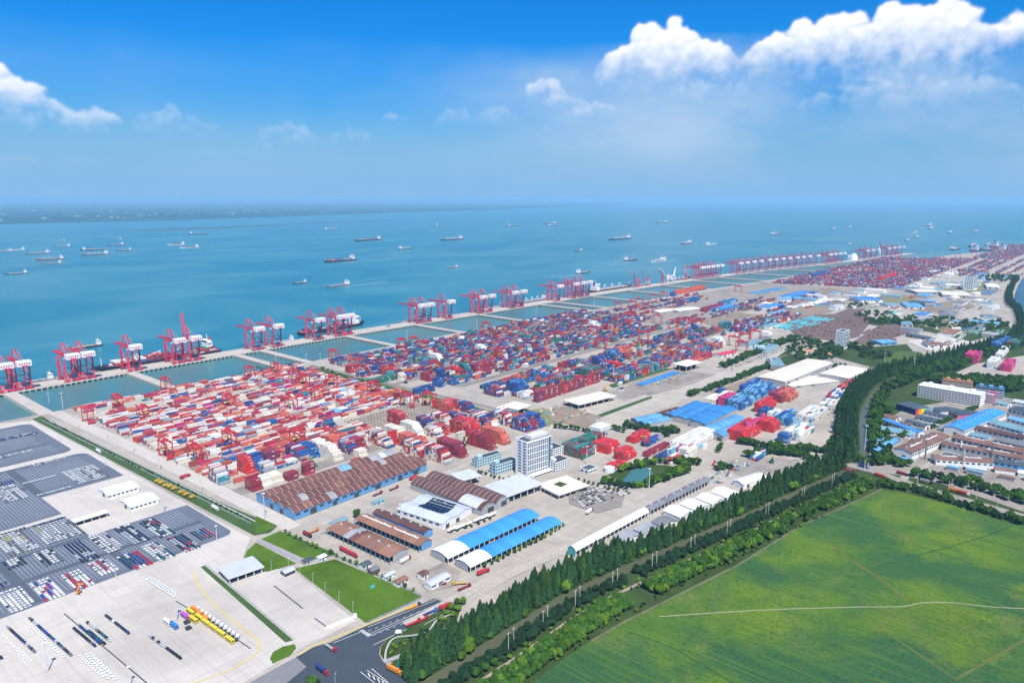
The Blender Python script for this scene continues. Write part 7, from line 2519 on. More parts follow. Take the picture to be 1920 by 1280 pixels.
# lawn fence hedge, corner garden and blue vault hedges
row([(530, 997), (600, 1032), (640, 1047), (700, 1075), (780, 1112)], 8, ['broad', 'broadlight'], .32, .55, 'small round tree along the lawn fence', 1)
row([(668, 970), (674, 968)], 6, ['broad'], .9, 1.0, 'single round tree at the corner of the red roofed stores', .5)
row([(80, 786), (140, 816), (200, 848), (260, 878), (330, 910), (400, 944), (470, 978)], 9, ['dark'], .32, .5, 'small dark tree along the yard road verge', .4)
row([(150, 776), (220, 755), (300, 733)], 12, ['dark'], .35, .55, 'small dark tree on the basin edge', .6)
row([(905, 1066), (960, 1040), (1020, 1010), (1060, 985)], 6, ['broad', 'broadlight'], .38, .55, 'small tree along the near bright blue shed', 1)
row([(840, 1000), (880, 990), (925, 972)], 7, ['broad', 'dark'], .35, .5, 'small tree beside the white silo trailers', .6)
row([(800, 1195), (815, 1180), (835, 1160), (860, 1140), (866, 1128)], 7, ['broad', 'broadlight'], .4, .7, 'garden tree at the road corner', 2, 2, 5, .7)
row([(722, 1232), (735, 1222), (760, 1205), (780, 1195)], 6, ['broadlight', 'dark'], .25, .4, 'low shrub in the corner garden', 2, 2, 4)
row([(800, 1248), (850, 1215), (880, 1240)], 7, ['broad', 'broadlight'], .6, .9, 'bushy tree at the near end of the canal', 3, 3, 6)
row([(880, 1270), (930, 1240)], 6, ['dark', 'broad'], .6, .9, 'bushy tree below the near end of the canal', 3, 2, 6)
row([(575, 1290), (600, 1290)], 5, ['broad', 'dark'], .7, 1.0, 'leafy tree at the bottom edge beside the junction', 2, 2, 4)
# middle distance greenery
row([(480, 690), (540, 705)], 8, ['dark'], .5, .7, 'small dark tree at the head of the green belt', 1)
row([(600, 690), (660, 712), (740, 735), (800, 760), (860, 780), (930, 798)], 8, ['dark', 'broad'], .3, .55, 'low shrub in the green belt of the yard', 2.5, 2, 5, .7)
for label, cx, cy, rx_, ry_, n_, s0, s1 in (('tree in the park below the slab tower', 1530, 660, 55, 18, 110, .9, 1.4), ('tree in the wood left of the sports ground', 1640, 668, 30, 8, 40, .9, 1.3), ('tree beside the sports ground', 1700, 694, 45, 6, 50, .9, 1.3),
                                            ('tree in the far green strip', 1700, 603, 90, 6, 90, 1.0, 1.5), ('tree in the far green strip by the bend', 1810, 612, 80, 8, 90, 1.0, 1.6), ('tree in the wood across the canal', 1830, 716, 90, 8, 130, 1.1, 1.6),
                                            ('tree in the wood at the right edge', 1880, 730, 40, 6, 40, 1.1, 1.6), ('tree in the wood by the pink stacks', 1780, 690, 30, 8, 40, 1.0, 1.5), ('tree beside the blue glazed shed', 1440, 645, 30, 6, 30, .9, 1.3),
                                            ('tree right of the distant tower', 1870, 523, 35, 6, 50, 1.3, 1.8), ('tree in the far yard fringe', 1600, 575, 30, 4, 16, 1.0, 1.4), ('tree by the far dark halls', 1640, 592, 40, 5, 26, 1.0, 1.4),
                                            ('tree right of the slab tower', 1610, 652, 30, 6, 30, .9, 1.3), ('tree left of the slab tower', 1500, 640, 25, 6, 26, .9, 1.3), ('tree above the cream halls', 1560, 690, 30, 5, 24, .8, 1.2)):
    for _ in range(n_):
        a_, d_ = rng.uniform(0, 2 * PI), rng.random() ** .5
        gx, gy = G(cx + rx_ * d_ * math.cos(a_), cy + ry_ * d_ * math.sin(a_))
        tree(gx, gy, 'dark' if rng.random() < .55 else 'broad', rng.uniform(s0, s1), label)

TREES = [t_ for t_ in TREES if on_screen(t_[0], t_[1], 0, 60)]
# not inside buildings or on roads of the works: keep simple clearances
clear = []
for t_ in TREES:
    x, y = t_[0], t_[1]
    if 492 < x < 672 and 0 < (y - at_canal(x, 0)[1]) and 21 < (y - at_canal(x, 0)[1]) < 48:
        continue
    clear.append(t_)
TREES = clear
NAME = dict(conif='conical_tree', coniflight='conical_tree', broad='round_tree', broadlight='round_tree', dark='shrub')
CAT = dict(conif='tree', coniflight='tree', broad='tree', broadlight='tree', dark='shrub')
MATK = dict(conif=M_CONIF, coniflight=M_CONIF2, broad=M_BROAD, broadlight=M_BROADL, dark=M_DARKL)
by = {}
for t_ in TREES:
    by.setdefault(NAME[t_[2]], []).append(t_)
for nm, lst in by.items():
    lst.sort(key=lambda t_: math.hypot(t_[0], t_[1]) / (t_[3] * (1.6 if nm == 'conical_tree' else 1)))
    for i, (x, y, kind, s, lab) in enumerate(lst[:300]):
        cm, tm = PROTO[kind][int(rng.integers(4))]
        t = thing(nm, lab, CAT[kind], (x, y, .25), rng.uniform(0, 6.28), f'{NAME[kind].replace("_", " ")}s of the port')
        t.scale = (s * rng.uniform(.9, 1.12), s * rng.uniform(.9, 1.12), s)
        put('trunk', tm, t)
        put('crown', cm, t)
    far_ = lst[300:]
    if far_:
        for kind in sorted({t_[2] for t_ in far_}):
            vs = []
            for x, y, k, s, lab in far_:
                if k != kind:
                    continue
                v = STUFFV[k][int(rng.integers(3))]
                a_ = rng.uniform(0, 6.28)
                c_, s_ = math.cos(a_), math.sin(a_)
                w = np.stack([v[:, 0] * c_ - v[:, 1] * s_, v[:, 0] * s_ + v[:, 1] * c_, v[:, 2]], 1) * (s * np.array([1.05, 1.05, 1]))
                vs.append(w + np.array([x, y, .25]))
            V = np.vstack(vs)
            o = put(nm + '_mass', np_mesh(nm + '_mass', V, np.arange(len(V)).reshape(-1, 4), MATK[kind]))
            tag(o, {'conif': 'farther dark conical trees massed along the canal', 'coniflight': 'farther light green conical trees scattered in the canal belt', 'broad': 'farther green broadleaf trees massed around the port', 'broadlight': 'farther light green broadleaf trees in the planted rows',
                    'dark': 'farther dark shrubs and hedges massed around the port'}[kind], CAT[kind], kind='stuff')
print('trees', {k: len(v) for k, v in by.items()})

# ------------------------------------------------------------------ cars, trucks, buses
M_CARP = mat('car_paint', rough=.3, var=.05, scale=.5, source='object')
M_CARG = mat('car_glass', (.02, .03, .04), .1, .1, .5, 2)
M_TYRE = mat('tyre', (.02, .02, .02), .8, .1, .5, 2)
M_CARS = mat('car_paint_rows', rough=.35, var=.05, scale=.5, source='attr')
CARC = dict(white=(.78, .79, .80), silver=(.50, .53, .56), black=(.018, .02, .026), navy=(.02, .035, .11), blue=(.03, .07, .32), red=(.50, .02, .05), teal=(.02, .12, .16), yellow=(.50, .52, .16), grey=(.16, .17, .19), purple=(.22, .03, .30), green=(.03, .16, .10))
CARK = list(CARC)
CLN, CWN = 4.3, 1.8


def car_body():
    """bonnet, cabin and boot as one swept profile with tucked-in roof; car lies along local y"""
    L, W = CLN, CWN
    side = [(0, .30), (0, .72), (.25, .80), (1.10, .92), (1.65, 1.38), (3.05, 1.42), (3.75, 1.02), (4.25, .92), (4.3, .32)]
    m = MB()
    n_ = len(side)

    def inset(z):
        return .05 if z < .95 else .22
    Lf = [(-W / 2 + inset(z), y - L / 2, z) for y, z in side]
    Rt = [(W / 2 - inset(z), y - L / 2, z) for y, z in side]
    for i in range(n_ - 1):
        m.poly([Lf[i], Lf[i + 1], Rt[i + 1], Rt[i]])
    m.poly([Rt[-1], Lf[-1], Lf[0], Rt[0]])
    m.poly(Lf[::-1])
    m.poly(Rt)
    return m


def car_glass():
    L, W = CLN, CWN
    m = MB()
    m.poly([(-W / 2 + .28, 1.16 - L / 2, .98), (W / 2 - .28, 1.16 - L / 2, .98), (W / 2 - .34, 1.62 - L / 2, 1.38), (-W / 2 + .34, 1.62 - L / 2, 1.38)])
    m.poly([(-W / 2 + .34, 3.10 - L / 2, 1.42), (W / 2 - .34, 3.10 - L / 2, 1.42), (W / 2 - .28, 3.70 - L / 2, 1.08), (-W / 2 + .28, 3.70 - L / 2, 1.08)])
    for s in (-1, 1):
        m.poly([(s * (W / 2 - .14), 1.35 - L / 2, 1.0), (s * (W / 2 - .12), 3.45 - L / 2, 1.02), (s * (W / 2 - .21), 3.0 - L / 2, 1.36), (s * (W / 2 - .21), 1.72 - L / 2, 1.34)])
    return m


def wheel(r=.32, w=.22):
    return MB().cyl((-w / 2, 0, r), (w / 2, 0, r), r, None, 10)


CM = dict(body=car_body().mesh('body', M_CARP), glass=car_glass().mesh('window', M_CARG), wheel=wheel().mesh('wheel', M_TYRE))
CARS = []     # x, y, colour, place phrase, turned


def car_row(a, b, n, cols, desc):
    A, B = G(*a), G(*b)
    for i in range(n):
        t_ = i / max(1, n - 1)
        CARS.append((A[0] + (B[0] - A[0]) * t_, A[1] + (B[1] - A[1]) * t_, cols[int(rng.integers(len(cols)))], desc, 0))


def car_block(quad, cols, desc, px=2.9, py=4.75, runs=True, fill=.97):
    P_ = [G(*q) for q in quad]
    x0, x1 = (P_[0][0] + P_[3][0]) / 2, (P_[1][0] + P_[2][0]) / 2
    y1, y0 = (P_[0][1] + P_[1][1]) / 2, (P_[2][1] + P_[3][1]) / 2
    x0, x1 = min(x0, x1), max(x0, x1)
    x = x0 + 1.2
    while x < x1 - .8:
        y = y0 + 2.4
        c = cols[int(rng.integers(len(cols)))]
        while y < y1 - 1.5:
            if not runs or rng.random() < .45:
                c = cols[int(rng.integers(len(cols)))]
            if rng.random() < fill:
                CARS.append((x + rng.normal(0, .06), y + rng.normal(0, .12), c, desc, 0))
            y += py
        x += px


DK = ['black', 'navy', 'black', 'grey', 'silver', 'navy']
car_row((14, 1176), (64, 1222), 13, DK, 'the dark row nearest the bottom left corner')
car_row((57, 1161), (132, 1228), 19, DK + ['blue', 'teal'], 'the longest dark row on the apron')
car_row((47, 1164), (84, 1198), 10, ['white'], 'the white row left of the longest dark row')
car_row((90, 1206), (117, 1231), 7, ['white'], 'the white row left of the longest dark row')
car_row((5, 1195), (55, 1240), 13, ['white'], 'the white row in the bottom left corner')
car_row((140, 1180), (177, 1211), 10, DK, 'the first short dark row right of the drain')
car_row((150, 1175), (186, 1206), 10, ['navy', 'blue', 'navy', 'teal'], 'the blue row on the drain line')
car_row((168, 1185), (195, 1207), 7, ['teal', 'navy', 'black'], 'the short teal row right of the drain')
car_row((165, 1169), (205, 1201), 10, ['black', 'grey', 'silver', 'teal'], 'the third short dark row right of the drain')
car_row((200, 1156), (240, 1187), 10, ['black', 'navy', 'white', 'navy'], 'the dark row in the middle of the apron')
car_row((282, 1194), (337, 1234), 11, ['black', 'silver', 'navy', 'black', 'silver'], 'the dark row left of the yellow buses')
for k in range(3):
    car_row((152 + 10 * k, 1232 - 1.5 * k), (190 + 12 * k, 1268 + 2 * k), 10, ['white'], 'the triple white row at the bottom edge')
car_row((271, 1085), (322, 1116), 13, ['white'], 'the left of the two white rows beside the tall lamp mast')
car_row((278, 1083), (327, 1112), 13, ['white'], 'the right of the two white rows beside the tall lamp mast')
car_row((2, 1234), (3, 1235), 1, ['navy'], 'the bottom left corner of the apron, alone')
W_ = ['white', 'white', 'white', 'silver']
BL = [([(257, 982), (282, 972), (335, 1000), (305, 1010)], ['red', 'white', 'white', 'red', 'teal', 'white', 'black'], 'the red and white block at the far end of the nearest lot'),
      ([(352, 1000), (382, 987), (410, 1004), (380, 1015)], ['navy', 'blue', 'teal', 'red', 'navy'], 'the small navy block at the right tip of the nearest lot'),
      ([(310, 1012), (335, 1002), (385, 1025), (350, 1037)], ['black', 'teal', 'red', 'silver', 'navy'], 'the dark block with red cars in the nearest lot'),
      ([(210, 995), (240, 984), (292, 1010), (257, 1022)], ['black', 'white', 'navy', 'white', 'silver'], 'the black and white block in the nearest lot'),
      ([(260, 1030), (295, 1016), (340, 1039), (305, 1052)], ['white', 'white', 'silver', 'white', 'red', 'teal'], 'the pale block with red cars in the nearest lot'),
      ([(160, 1010), (192, 997), (245, 1025), (210, 1039)], W_ + ['black'], 'the white block behind the navy one in the nearest lot'),
      ([(215, 1046), (250, 1032), (291, 1057), (250, 1071)], ['blue', 'navy', 'teal', 'white', 'red', 'blue'], 'the blue block in front of the nearest lot'),
      ([(112, 1025), (142, 1012), (195, 1044), (160, 1057)], ['navy', 'navy', 'black', 'navy', 'silver'], 'the navy block in the middle of the nearest lot'),
      ([(162, 1060), (197, 1047), (227, 1067), (192, 1080)], W_ + ['red', 'black'], 'the small white block at the front of the nearest lot'),
      ([(50, 992), (122, 972), (167, 1000), (92, 1022)], ['silver', 'white', 'grey', 'silver', 'white', 'silver', 'silver', 'yellow'], 'the dense silver block behind the nearest lot'),
      ([(0, 1002), (37, 995), (80, 1027), (0, 1052)], ['yellow', 'white', 'grey', 'white', 'silver', 'white', 'white'], 'the yellow and white block at the left edge'),
      ([(60, 1040), (95, 1027), (130, 1050), (87, 1064)], ['black', 'white', 'grey', 'white'], 'the black and white block left of the navy one'),
      ([(2, 1057), (42, 1045), (60, 1057), (17, 1070)], ['navy', 'black', 'white'], 'the small dark block at the left edge'),
      ([(107, 1081), (147, 1065), (187, 1092), (147, 1107)], ['white', 'white', 'white', 'white', 'white', 'red'], 'the bright white block at the front of the nearest lot'),
      ([(50, 1096), (92, 1081), (132, 1112), (87, 1129)], ['white', 'white', 'red', 'purple', 'blue', 'white', 'white'], 'the block with purple and red cars at the front'),
      ([(-10, 1115), (35, 1101), (72, 1132), (20, 1152)], W_ + ['silver', 'navy'], 'the front left white block'),
      ([(-10, 1094), (17, 1087), (27, 1097), (-8, 1107)], ['teal', 'navy', 'black'], 'the teal block at the left edge'),
      ([(115, 887), (175, 872), (215, 892), (150, 909)], W_ + ['silver', 'grey'], 'the white block in the middle lot'),
      ([(42, 908), (103, 892), (107, 894), (46, 910)], W_, 'the single pale row in the middle lot'), ([(66, 928), (132, 911), (139, 914), (73, 932)], W_ + ['silver', 'black'], 'the double pale row in the middle lot'),
      ([(-5, 916), (25, 907), (60, 932), (0, 948)], W_ + ['grey'], 'the pale block at the left of the middle lot'), ([(-5, 907), (20, 900), (30, 906), (0, 914)], ['blue', 'navy'], 'the blue rows at the left of the middle lot'),
      ([(-5, 826), (68, 808), (74, 811), (2, 830)], ['silver', 'navy', 'white', 'blue'], 'the double row in the farthest lot'),
      ([(0, 858), (60, 843), (64, 846), (2, 862)], W_ + ['grey'], 'the pale row across the farthest lot'), ([(60, 872), (128, 857), (132, 860), (64, 876)], W_ + ['silver', 'grey'], 'the far edge row of the middle lot'),
      ([(0, 1003), (50, 990), (53, 992), (2, 1006)], ['black', 'navy', 'grey'], 'the dark edge row behind the yellow block'), ([(60, 988), (120, 971), (123, 973), (64, 990)], ['black', 'grey', 'navy'], 'the dark edge row behind the silver block')]
for q, c, d in BL:
    car_block(q, c, d)
# office car park
for i in range(12):
    for j in range(7):
        if rng.random() < .66:
            x, y = K('d1', 430 + 31 * i + 17 * j, 605 - 9 * i + 15 * j - 12)
            CARS.append((x, y, ['white', 'black', 'navy', 'silver', 'black', 'white'][int(rng.integers(6))], 'the round-cornered office car park', 1))
for i in range(60):
    px, py = 1370 + 118 * (i / 60), 690 - 46 * (i / 60)
    for k in range(2):
        x, y = G(px + rng.normal(0, 2), py + 4 * k + rng.normal(0, .6))
        if rng.random() < .75:
            CARS.append((x, y, ['white', 'black', 'silver', 'navy'][int(rng.integers(4))], 'the tree lined parking strip in the middle distance', 1))
CARS = [c for c in CARS if on_screen(c[0], c[1], 0, 6)]
CARS.sort(key=lambda c: math.hypot(c[0], c[1]))


def base_z(x, y):
    return .42


for i, (x, y, c, d, tn) in enumerate(CARS[:300]):
    t = thing('car', f'{c} car in {d}', 'car', (x, y, base_z(x, y)), PI / 2 * tn, 'new cars parked at the terminal')
    put('body', CM['body'], t, color=CARC[c])
    put('window', CM['glass'], t)
    for sx in (-1, 1):
        for yy in (-1.32, 1.28):
            put('wheel', CM['wheel'], t, (sx * .78, yy, 0))
bv, gv = car_body(), car_glass()
rest = CARS[300:]


def tri_fill(mb):
    """polys as quads (long polygons fanned into quads)"""
    q = []
    for f in mb.f:
        if len(f) == 4:
            q.append(f)
        else:
            for i in range(1, len(f) - 1, 2):
                q.append((f[0], f[i], f[i + 1], f[min(i + 2, len(f) - 1)]) if i + 2 < len(f) else (f[0], f[i], f[i + 1], f[i + 1]))
    return q


simple_body = MB().box(-.85, 2.97, .2, .85, 2.1, .85).extrude_x([(-1.15, .85), (-.5, 1.42), (.85, 1.42), (1.5, .85)], -.72, .72)
fv, fqs = np.array(simple_body.v), [f for f in simple_body.f]
fqs = np.array([f for f in fqs if len(f) == 4])
glass_q = np.array([[(-.6, -1.08, .95), (.6, -1.08, .95), (.6, -.56, 1.38), (-.6, -.56, 1.38)], [(-.6, .9, 1.38), (.6, .9, 1.38), (.6, 1.44, .95), (-.6, 1.44, .95)]]) + np.array([0, 0, .02])
glass_q[0, :, 1] -= .03
glass_q[1, :, 1] += .03
Vs, Qs, Ps, Ms, k = [], [], [], [], 0
for x, y, c, d, tn in rest:
    for vv, qq, mi in ((fv, fqs, 0), (glass_q.reshape(-1, 3), np.array([[0, 1, 2, 3], [4, 5, 6, 7]]), 1)):
        v = vv.copy()
        if tn:
            v = v[:, [1, 0, 2]]
        Vs.append(v + np.array([x, y, base_z(x, y)]))
        Qs.append(qq + k)
        Ps.append(np.tile(CARC[c], (len(qq), 1)))
        Ms.append(np.full(len(qq), mi))
        k += len(v)
o = put('car_rows', np_mesh('car_rows', np.vstack(Vs), np.vstack(Qs), [M_CARS, M_CARG], np.vstack(Ps), np.concatenate(Ms)))
tag(o, 'hundreds of smaller looking parked cars filling the farther lots', 'car', kind='stuff')
print('cars', len(CARS))

# --- trucks, buses and yard machines
M_VP = mat('vehicle_paint', rough=.4, var=.08, scale=.4, source='object')
VC = dict(white=(.76, .76, .75), red=(.46, .03, .04), yellow=(.60, .36, .04), bus=(.68, .54, .04), orange=(.70, .24, .03), purple=(.45, .10, .52), blue=(.03, .22, .55), navy=(.03, .05, .17), black=(.02, .02, .025), green=(.04, .25, .15), grey=(.3, .31, .32), cyan=(.05, .42, .5), maroon=(.25, .03, .05))
TM = {}
TM['cab'] = MB().box(-1.2, -1.1, .9, 1.2, 1.1, 3.2).box(-1.15, 1.1, .8, 1.15, 1.5, 1.9).mesh('cab', M_VP)
TM['cab_glass'] = MB().box(-1.05, 1.1, 2.0, 1.05, 1.16, 2.9).box(-1.23, -.2, 2.0, -1.2, .9, 2.9).box(1.2, -.2, 2.0, 1.23, .9, 2.9).mesh('windscreen', M_CARG)
TM['chassis'] = MB().box(-.5, -12.6, .9, .5, -.9, 1.25).box(-1.2, -12.6, 1.25, 1.2, -1.6, 1.4).mesh('trailer', M_VP)
TM['axle'] = MB().cyl((-1.2, 0, .5), (-.8, 0, .5), .5, None, 10).cyl((.8, 0, .5), (1.2, 0, .5), .5, None, 10).mesh('wheel', M_TYRE)
TM['load'] = MB().box(-1.22, -12.4, 1.42, 1.22, -1.7, 4.0).mesh('load', M_VP)


def truck(px, py, rz, cab, load, label, trailer='red', name='truck', s=.86):
    x, y = G(px, py)
    t = thing(name, label, 'truck', (x, y, .55), rz, 'trucks on the port roads')
    t.scale = (s,) * 3
    c = put('cab', TM['cab'], t, color=VC[cab])
    put('windscreen', TM['cab_glass'], c)
    put('trailer', TM['chassis'], t, color=VC[trailer])
    for yy in (.6, -1.4, -8.6, -10, -11.4):
        put('wheel', TM['axle'], t, (0, yy, 0))
    if load:
        put('load', TM['load'], t, color=VC[load])


U = -PI / 2           # heading +x
for a in ((628, 1222, PI, 'red', None, 'red truck with empty silver trailer crossing the junction', 'grey'), (612, 1266, PI, 'red', 'navy', 'red and blue truck at the lower junction', 'navy'), (786, 1166, U - .18, 'red', None, 'red flatbed truck on the junction road, left one', 'red'),
          (800, 1161, U - .18, 'red', None, 'red flatbed truck on the junction road, right one', 'red'), (818, 1146, U - .2, 'blue', None, 'blue tractor truck on the junction road', 'navy'), (846, 1136, U - .2, 'red', 'red', 'red truck by the conical tree belt end', 'red'),
          (786, 1136, U - .2, 'navy', None, 'navy truck on the upper lane of the junction road', 'orange'), (915, 1072, U - .2, 'red', 'red', 'red tank truck on the canal road', 'red'), (750, 1266, PI + .1, 'orange', 'orange', 'orange truck at the bottom of the junction', 'orange'),
          (768, 1048, U + .1, 'red', 'white', 'white box truck at the end of the open red store', 'white'), (652, 1038, PI, 'red', 'red', 'red lorry parked by the lawn hedge, left one', 'red'), (668, 1046, PI, 'red', 'red', 'red lorry parked by the lawn hedge, right one', 'red'),
          (582, 1008, PI, 'black', 'maroon', 'dark truck entering from the yard road', 'maroon'), (595, 995, U, 'orange', None, 'orange flatbed beside the yard road', 'orange'), (715, 925, U, 'maroon', None, 'brown flatbed before the big brown warehouse', 'maroon'),
          (745, 915, U, 'maroon', None, 'second brown flatbed before the big brown warehouse', 'maroon'), (782, 896, U, 'red', 'red', 'red trailer at the end of the big brown warehouse', 'red'), (1110, 958, U + .1, 'black', 'white', 'white truck at the edge of the office car park', 'red'),
          (1340, 868, U + .2, 'red', None, 'red truck on the road past the white container block', 'red'), (1290, 878, U + .2, 'red', None, 'small red truck at the pond road corner', 'red'), (355, 893, U + .1, 'red', 'red', 'red trailer parked at the yard edge by the verge', 'red'),
          (1600, 885, 2.97, 'red', None, 'red truck on the canal bridge', 'red'), (1658, 897, 2.97, 'red', 'red', 'red container truck on the works road', 'red'), (1627, 880, 2.97, 'blue', 'navy', 'blue truck on the works road near the bridge', 'navy'), (1700, 893, 2.97, 'black', 'maroon', 'brown truck on the works road', 'maroon'),
          (1745, 908, 2.97, 'black', 'grey', 'dark truck on the works road bend', 'grey'), (1800, 925, 2.97, 'white', 'orange', 'orange trailer parked on the works road', 'orange'), (1815, 930, 2.97, 'white', 'red', 'red trailer parked on the works road', 'red'),
          (1250, 785, U, 'red', None, 'dark flatbed along the hedge of the blue vault pair', 'maroon'), (1215, 830, U, 'red', 'red', 'red truck near the weigh house', 'red'), (408, 958, PI, 'white', 'white', 'white van-like truck on the apron verge road', 'white'), (188, 850, PI, 'white', 'white', 'white box lorry on the apron by the grass verge', 'white'),
          (905, 612, U, 'black', None, 'dark truck on the wharf, left one', 'black'), (730, 612, U, 'black', None, 'dark truck on the wharf, right one', 'black'), (880, 1100, U - .2, 'maroon', None, 'brown flatbed at the edge of the canal road', 'maroon'), (850, 1097, .9, 'yellow', None, 'yellow lorry near the rubble yard', 'yellow'), (813, 1101, 1.2, 'maroon', None, 'dark red lorry near the rubble yard', 'maroon')):
    truck(*a[:6], trailer=a[6])
# white silo trailers by the solar roof building
sm = MB().cyl((0, -5, 2.6), (0, 5, 2.6), 1.3, 1.3, 12).cyl((0, -5.6, 2.6), (0, -5, 2.6), .7, 1.3, 12).cyl((0, 5, 2.6), (0, 5.6, 2.6), 1.3, .7, 12).mesh('tank', M_WHITE)
for i, (px, py) in enumerate(((848, 996), (862, 992), (876, 987), (896, 978), (909, 973), (922, 969))):
    x, y = G(px, py)
    t = thing('silo_trailer', f'white round tank trailer beside the blue sheds, {nth(i)} of six from the left', 'trailer', (x, y, .4), U, 'white tank trailers')
    put('tank', sm, t)
    MB().box(-.5, -5, .8, .5, 5, 1.25).build('chassis', M_DARK, t)
    for yy in (-3.6, -2.4, 3):
        put('wheel', TM['axle'], t, (0, yy, 0))
# yellow dumper trucks by the verge
DM = MB().extrude_x([(-3.4, 1.2), (-3.8, 2.9), (.6, 3.2), (.4, 1.2)], -1.3, 1.3).mesh('dump_bed', M_VP)
DB = MB().extrude_x([(.7, .8), (.7, 2.8), (1.9, 2.8), (2.4, 1.9), (2.4, .8)], -1.2, 1.2).mesh('cab', M_VP)
for i, (px, py) in enumerate(((297, 904), (304, 907), (312, 912), (320, 914), (328, 918), (341, 925), (350, 929), (362, 934))):
    x, y = G(px, py)
    t = thing('dump_truck', f'orange yellow dump truck by the grass verge, {nth(i)} of eight from the left', 'truck', (x, y, .5), U + .1, 'dump trucks by the verge')
    put('dump_bed', DM, t, color=VC['yellow'])
    put('cab', DB, t, color=VC['yellow'])
    MB().box(-1.05, 2.0, 1.95, 1.05, 2.42, 2.65).build('windscreen', M_CARG, t)
    for yy in (1.6, -1.4, -2.7):
        put('wheel', TM['axle'], t, (0, yy, 0))
# buses
BM = MB().box(-1.25, -4.6, .45, 1.25, 4.6, 3.0).box(-1.1, -4.4, 3.0, 1.1, 4.4, 3.15).box(-.7, -2.2, 3.15, .7, .2, 3.4).mesh('body', M_VP)
BG = MB().box(-1.28, -4.2, 1.5, -1.25, 4.0, 2.4).box(1.25, -4.2, 1.5, 1.28, 4.0, 2.4).box(-1.1, 4.6, 1.3, 1.1, 4.63, 2.6).box(-1.0, -4.63, 1.5, 1.0, -4.6, 2.5).mesh('window', M_CARG)
for i, (px, py, c, lab) in enumerate(((347, 1158, 'purple', 'purple bus at the head of the yellow buses'), (358, 1151, 'bus', 'yellow bus beside the purple one'), (363, 1165, 'bus', 'yellow bus nearest the black pallets'), (374, 1161, 'bus', 'yellow bus third from the purple one'), (387, 1171, 'bus', 'yellow bus in the single file, first'),
                                      (401, 1181, 'bus', 'yellow bus in the single file, second'), (415, 1191, 'bus', 'yellow bus in the single file, third'), (431, 1203, 'bus', 'yellow bus in the single file, last'), (366, 1147, 'orange', 'orange bus behind the yellow ones, left'), (376, 1155, 'orange', 'orange bus behind the yellow ones, middle'),
                                      (384, 1162, 'orange', 'orange bus behind the yellow ones, right'), (314, 1170, 'white', 'white bus near the lamp mast'), (326, 1176, 'blue', 'blue bus near the lamp mast'))):
    x, y = G(px, py)
    t = thing('bus', lab, 'bus', (x, y, .5), 0.04, 'buses on the apron')
    put('body', BM, t, color=VC[c])
    put('window', BG, t)
    for yy in (-2.8, 2.9):
        put('wheel', TM['axle'], t, (0, yy, -.05))
for i in range(11):                                       # tractor units with black backs
    px, py = 372 + 7.4 * i, 1146 + 5.1 * i
    x, y = G(px, py)
    t = thing('tractor_unit', f'white tractor unit beside the yellow buses, {nth(i)} of eleven from the left', 'truck', (x, y, .5), -.9, 'white tractor units in a slanted row')
    t.scale = (.95,) * 3
    put('cab', TM['cab'], t, color=VC['white'])
    MB().box(-.9, -4.6, .8, .9, -1.1, 1.5).build('frame', M_DARK, t)
    for yy in (.6, -2.6, -3.8):
        put('wheel', TM['axle'], t, (0, yy, 0))
for i, (px, py, lab) in enumerate(((351, 1168, 'dark pallet stack left of the yellow buses'), (354, 1179, 'small dark pallet stack below the yellow buses'))):
    x, y = G(px, py)
    t = thing('pallet_stack', lab, 'pallets', (x, y, .5))
    for k in range(4):
        MB().box(-2, -1.5, k * .45, 2 - .2 * k, 1.5, k * .45 + .35).build('pallet', M_DARK, t)
# reach stackers and forklifts
for i, (px, py, c, lab) in enumerate(((596, 856, 'blue', 'blue reach stacker behind the brown roof'), (588, 875, 'green', 'green reach stacker behind the brown roof'), (869, 836, 'black', 'dark reach stacker between the stepped stacks'), (148, 1112, 'orange', 'orange telehandler at the edge of the nearest car lot'),
                                      (760, 718, 'navy', 'dark reach stacker in the middle lane'), (1135, 733, 'yellow', 'yellow reach stacker beside the red wall'), (1206, 835, 'black', 'dark reach stacker near the weigh house'), (1448, 868, 'green', 'green excavator-like stacker in the scrap yard'))):
    x, y = G(px, py)
    t = thing('reach_stacker', lab, 'stacker', (x, y, .4), rng.uniform(0, 6))
    t.scale = (.6,) * 3 if px == 148 else (1,) * 3
    MB().box(-1.8, -4, 1, 1.8, 3, 2.4).box(-1.6, -4.4, 2.4, 1.6, -2.4, 3.2).build('body', M_VP, t, color=VC[c])
    MB().box(-.8, -1.6, 2.4, .8, .4, 4.2).build('cab', M_GLASS, t)
    MB().beam((0, -3.4, 3.6), (0, 5, 11), 1.0).build('boom', M_VP, t, color=VC[c])
    MB().box(-4, 4.6, 9.6, 4, 5.8, 10.3).build('spreader', M_YPAINT, t)
    for yy in (-2.8, 2):
        MB().cyl((2.97, yy, .9), (-1.4, yy, .9), .9, None, 10).build('wheel', M_TYRE, t)
        MB().cyl((1.4, yy, .9), (2.1, yy, .9), .9, None, 10).build('wheel', M_TYRE, t)

# ------------------------------------------------------------------ masts, poles, fences, odds and ends
M_MAST = mat('mast_galvanised', (.55, .58, .60), .5, .1, .3, 2)
M_POLE = mat('concrete_pole', (.62, .58, .50), .8, .1, .3, 2)


